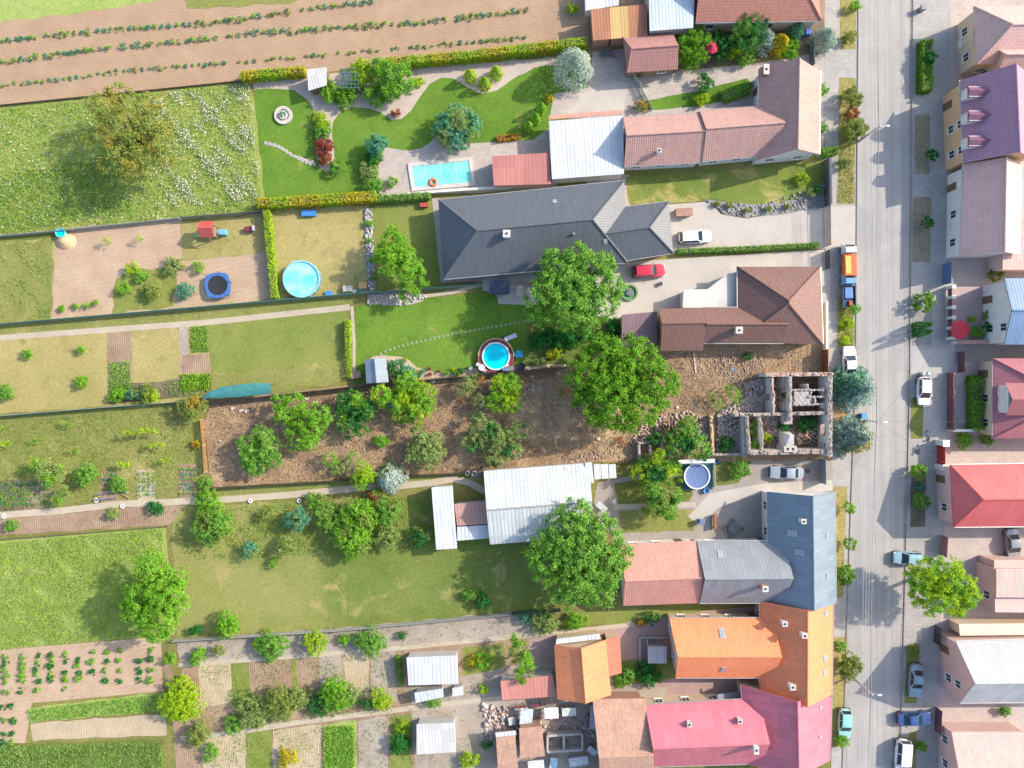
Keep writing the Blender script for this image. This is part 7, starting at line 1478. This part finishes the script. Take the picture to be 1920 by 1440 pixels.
for x, y, l in ((818, 352 + 34, 'at the upper left corner of the bungalow'), (846, 519, 'at the lower left corner of the bungalow')):
    p = G(x - (22 if y < 450 else 0), y); simple('red_planter', f'small red box {l}', 'planter', MB().box((p.x, p.y, .3), (1.1, .5, .6)).box((p.x, p.y, .62), (1.16, .56, .05)), m_plain('red_paint', (.4, .07, .05), .6), p)
p = G(1280, 401); o = thing('wood_pile', 'stacked firewood beside the bungalow driveway', 'wood pile', p)
lg = MB()
for i in range(9):
    for j in range(4): lg.tube((p.x - 1.1 + .24 * i, p.y - .45, .12 + .22 * j), (p.x - 1.1 + .24 * i + rr.uniform(-.03, .03), p.y + .45, .12 + .22 * j), .11, .11, 7)
lg.build('logs', m_wood((.36, .22, .13)), o); MB().box((p.x, p.y, 1.02), (2.3, 1.1, .05), .03).build('cover_sheet', m_plain('brown_sheet', (.34, .2, .15), .8), o)
# teal canopy over the dark fence
o = thing('canopy', 'long teal tarpaulin roof at the left end of the dark fence', 'canopy', G(445, 738)); up_ = [(380, 745), (392, 735), (414, 726), (446, 721), (480, 718), (507, 719)]; lo_ = [(382, 748), (396, 747), (418, 746), (448, 744), (480, 741), (508, 738)]; tp = MB()
for i in range(5):
    for j in range(4):
        g = lambda k, t: G(up_[k][0] + (lo_[k][0] - up_[k][0]) * t, up_[k][1] + (lo_[k][1] - up_[k][1]) * t, 2.0 + .25 * math.sin(math.pi * t) + .04 * math.sin(k * 2.3))
        tp.face([g(i, j / 4), g(i, (j + 1) / 4), g(i + 1, (j + 1) / 4), g(i + 1, j / 4)])
tp.build('tarpaulin', m_plain('teal_tarp', (.04, .2, .2), .7, var=.14), o, smooth=True)
for k in (0, 1, 3, 5):
    for q in (up_, lo_): a = G(*q[k], 2.0); MB().tube((a.x, a.y, 0), (a.x, a.y, 2.0), .04).build('post', STEEL, o)
p = G(668, 703); o = thing('pallet_stack', 'stack of pale reddish pallets beside the grey garden shed', 'pallets', p)
for i in range(4): MB().box((p.x + .03 * i, p.y, .1 + .16 * i), (1.4, .95, .1), .08 + .03 * i).build('pallet', m_wood((.38, .26, .22)), o)
# pipe frames, beams, planks and litter on the ground
def beam(label, a, b, r, mat, z=.12, name='beam', cat='beam', z1=None):
    A, B = G(*a, z), G(*b, z if z1 is None else z1); d = B - A; ang = math.atan2(d.y, d.x); c = (A + B) / 2; mb = MB().tube(A, B, r, r * .9, 8); simple(name, label, cat, mb, mat, c)
beam('grey pipe with a bent end across the raised bed, the upper one', (178, 928), (213, 920), .09, STEEL, .5, 'pipe', 'pipe'); beam('grey pipe along the raised bed, the lower one', (178, 937), (221, 933), .09, STEEL, .5, 'pipe', 'pipe'); beam('short wooden pole right of the pipes', (230, 927), (243, 935), .06, m_wood((.4, .3, .2)), .2, 'pole', 'pole')
beam('long pale beam lying below the brown tiled wing', (1300, 660), (1304, 699), .12, m_wood((.5, .46, .42))); beam('grey beam lying on the rubble before the ruin', (1354, 775), (1374, 764), .16, m_wood((.4, .4, .4)), .3); beam('thin stick lying on the bare derelict plot', (1026, 718), (1034, 711), .06, m_wood((.5, .42, .36))); beam('thin pole lying under the brown wing wall', (1265, 662), (1282, 660), .06, m_wood((.42, .36, .28))); beam('dark pipe leaning at the end of the brown beam fence', (1266, 690), (1283, 690), .06, m_wood((.12, .09, .07)))
p = G(1374, 692); simple('metal_sheet', 'pale grey metal sheet lying in the rubble yard', 'metal sheet', MB().raw([(p.x - .45, p.y - .3, .1), (p.x + .45, p.y - .35, .22), (p.x + .4, p.y + .28, .3), (p.x - .35, p.y + .3, .2), (p.x - .45, p.y - .3, .06), (p.x + .45, p.y - .35, .18), (p.x + .4, p.y + .28, .26), (p.x - .35, p.y + .3, .16)], [(0, 1, 2, 3), (7, 6, 5, 4), (0, 4, 5, 1), (1, 5, 6, 2), (2, 6, 7, 3), (3, 7, 4, 0)]), STEEL, p)
def stone(label, px, py, r, c=(.5, .47, .44)):
    p = G(px, py); mb = MB().lathe((p.x, p.y, 0), [(r, 0), (r * 1.05, r * .5), (r * .6, r * .9), (.01, r)], 8, 1, .8); simple('stone', label, 'stone', mb, m_rubble(c, tuple(x * .9 for x in c), tuple(x * 1.1 for x in c)), p)
stone('white stone at the small weed right of the walnut tree', 1269, 764, .28); stone('pale stone below the grey ring on the bare plot', 999, 732, .2); stone('pair of pale stones below the walnut crown', 1121, 823, .3)
for x, y in ((452, 770), (462, 771), (436, 766), (575, 748), (590, 755)): p = G(x, y); o = MB().box((p.x, p.y, .12), (.4, .28, .24), rr.uniform(0, 3)).box((p.x + .3, p.y + .1, .08), (.25, .2, .16), 1).build('rubble_block', m_rubble((.5, .42, .38), (.55, .47, .42), (.45, .36, .3)), None, (p.x, p.y, 0)); tag(o, 'loose pale block at the top of the derelict plot', 'block', 'loose blocks at the top of the derelict plot')
# junk yard panels at the bottom
for x, y, w_, l_, rz, z, c, l in ((987, 1344, 1.7, 2.2, -.1, 1.4, (.5, .6, .64), 'pale blue panel roof in the cluttered yard'), (1034, 1337, 1.9, 1.5, .05, 1.6, (.7, .7, .66), 'white sheet roof right of the pale blue panel'), (1067, 1335, 1.9, 1.1, .05, 1.5, (.55, .62, .54), 'pale green sheet next to the white sheet roof'), (1112, 1345, .9, 3.2, -.05, 1.2, (.4, .44, .5), 'narrow grey blue sheet leaning at the old barn'), (1038, 1432, 1.0, 1.6, -.1, 1.0, (.4, .6, .72), 'light blue sheet at the lower edge'), (1005, 1434, 2.2, 1.2, .1, 1.2, (.6, .61, .62), 'pale sheet below the taller tile shed'), (1085, 1428, 2.6, 1.2, .15, 1.1, (.58, .6, .62), 'stained white sheet below the concrete pens'), (1110, 1408, 1.4, .8, -.7, .8, (.55, .57, .6), 'slanted white board right of the concrete pens'), (960, 1352, 1.0, 1.1, .2, .7, (.5, .52, .52), 'small pale box roof at the left of the cluttered yard'), (975, 1326, 1.2, .3, .1, 1.0, (.2, .04, .06), 'dark red narrow board roof above the pale blue panel'), (1005, 1322, 1.4, .3, .1, 1.0, (.22, .04, .07), 'second dark red narrow board right of the first')):
    p = G(x, y, z); o = thing('sheet_shelter', l, 'shelter', (p.x, p.y, 0)); MB().box((p.x, p.y, z), (w_, l_, .06), rz).build('sheet', m_plain('sheet_' + l[:9].replace(' ', '_'), c, .6, var=.2), o)
    for sx in (-.42, .42):
        for sy in (-.42, .42): dx, dy = sx * w_, sy * l_; MB().box((p.x + dx * math.cos(rz) - dy * math.sin(rz), p.y + dx * math.sin(rz) + dy * math.cos(rz), z / 2 - .02), (.08, .08, z - .04)).build('post', m_wood(), o)
rubble('yard_clutter', [(905, 1335), (975, 1320), (1110, 1330), (1115, 1420), (1030, 1405), (920, 1385)], 260, .12, .45, m_rubble((.4, .3, .26), (.5, .48, .46), (.2, .16, .14)), 21)
rubble('yard_clutter', [(900, 1310), (960, 1330), (960, 1380), (910, 1380)], 120, .12, .5, m_rubble((.5, .28, .2), (.55, .5, .46), (.3, .2, .17)), 22)
h = House('cold_frame', 'grey framed cold frame in the orange house courtyard', 'cold frame', (1228, 1222), m_plain('grey_frame', (.4, .4, .38), .7), M_PALE)
h.mono([(1215, 1244), (1250, 1244), (1250, 1212), (1215, 1212)], [1.4, 1.4, 1.6, 1.6])
for a, b in (((1200, 1196), (1252, 1196)), ((1200, 1246), (1214, 1246)), ((1200, 1196), (1200, 1246)), ((1214, 1196), (1214, 1210))): A, B = G(*a, .5), G(*b, .5); d = B - A; c = (A + B) / 2; MB().box((c.x, c.y, .25), (d.length, .18, .5), math.atan2(d.y, d.x)).build('frame_wall', CONCP, h.o)
p = G(1360, 1296); o = thing('terrace_canopy', 'blue grey canvas awning on the terrace below the orange roof', 'awning', p); MB().box((p.x, p.y + .05, 1.9), (3.2, .9, .06), .06).build('canvas', m_plain('blue_grey_canvas', (.26, .29, .36), .8), o)
for dx in (-1.4, 1.4): MB().tube((p.x + dx, p.y, 0), (p.x + dx, p.y, 1.9), .04).build('post', STEEL, o)
p = G(865, 366, .5); o = thing('garden_bench', 'white bench on the wall between the pool and the bungalow', 'bench', (p.x, p.y, 0)); MB().box((p.x, p.y - .6, .45), (1.9, .5, .07), .08).build('seat', m_plain('white_bench', (.7, .7, .68), .6), o)
for dx in (-.75, .75): MB().box((p.x + dx, p.y - .6, .2), (.1, .4, .42), .08).build('leg', m_plain('white_bench', (.7, .7, .68), .6), o)
p = G(1137, 102); table('dark table with clutter left of the summer house', 1137, 98, 1.5, .8, (.07, .08, .1)); chair('reddish chair left of the summer house', 1150, 102, 0, (.4, .14, .12))
p = G(1323, 919); simple('blue_tub', 'blue tub at the corner of the covered pool mat', 'tub', MB().lathe((p.x, p.y, 0), [(.35, 0), (.42, .5), (.36, .5), (.33, .2), (.01, .18)], 16), m_plain('tub_blue', (.12, .32, .55), .5), p); p = G(1345, 866); simple('blue_bag', 'dark blue sack on the grass right of the white canopy', 'sack', MB().lathe((p.x, p.y, 0), [(.3, 0), (.38, .2), (.25, .42), (.01, .48)], 12, 1, .8), m_plain('sack_blue', (.06, .1, .3), .8), p, None, 0, True)
p = G(1514, 883); simple('round_grate', 'dark round grate on the yard in front of the silver car', 'grate', MB().lathe((p.x, p.y, 0), [(.36, .05), (.36, .09), (.3, .09), (.28, .07), (.01, .07)], 18), m_plain('cast_iron', (.10, .10, .10), .7), p)
for i in range(13):
    f = i / 12; x = 498 + 92 * f; y = 268 + 40 * f - 10 * math.sin(math.pi * f) * (1 - 2 * f); p = G(x, y); o = MB().lathe((p.x, p.y, 0), [(.01, .07), (.24, .07), (.26, .02)], 9).build('stepping_stone', SIDEW, None, (p.x, p.y, 0)); tag(o, 'pale stepping stone in the arc across the left lush lawn', 'stepping stone', 'stepping stones on the left lush lawn')
for i in range(34):
    f = i / 33; x = 714 + 276 * f; y = 664 - 62 * f ** .72; p = G(x, y); o = MB().lathe((p.x, p.y, 0), [(.01, .08), (.2, .08), (.22, .03)], 8).build('stepping_stone', m_pave((.24, .3, .14), (.18, .24, .1), .4), None, (p.x, p.y, 0)); tag(o, 'worn stepping stone in the long arc above the deck pool', 'stepping stone', 'stepping stones above the deck pool')
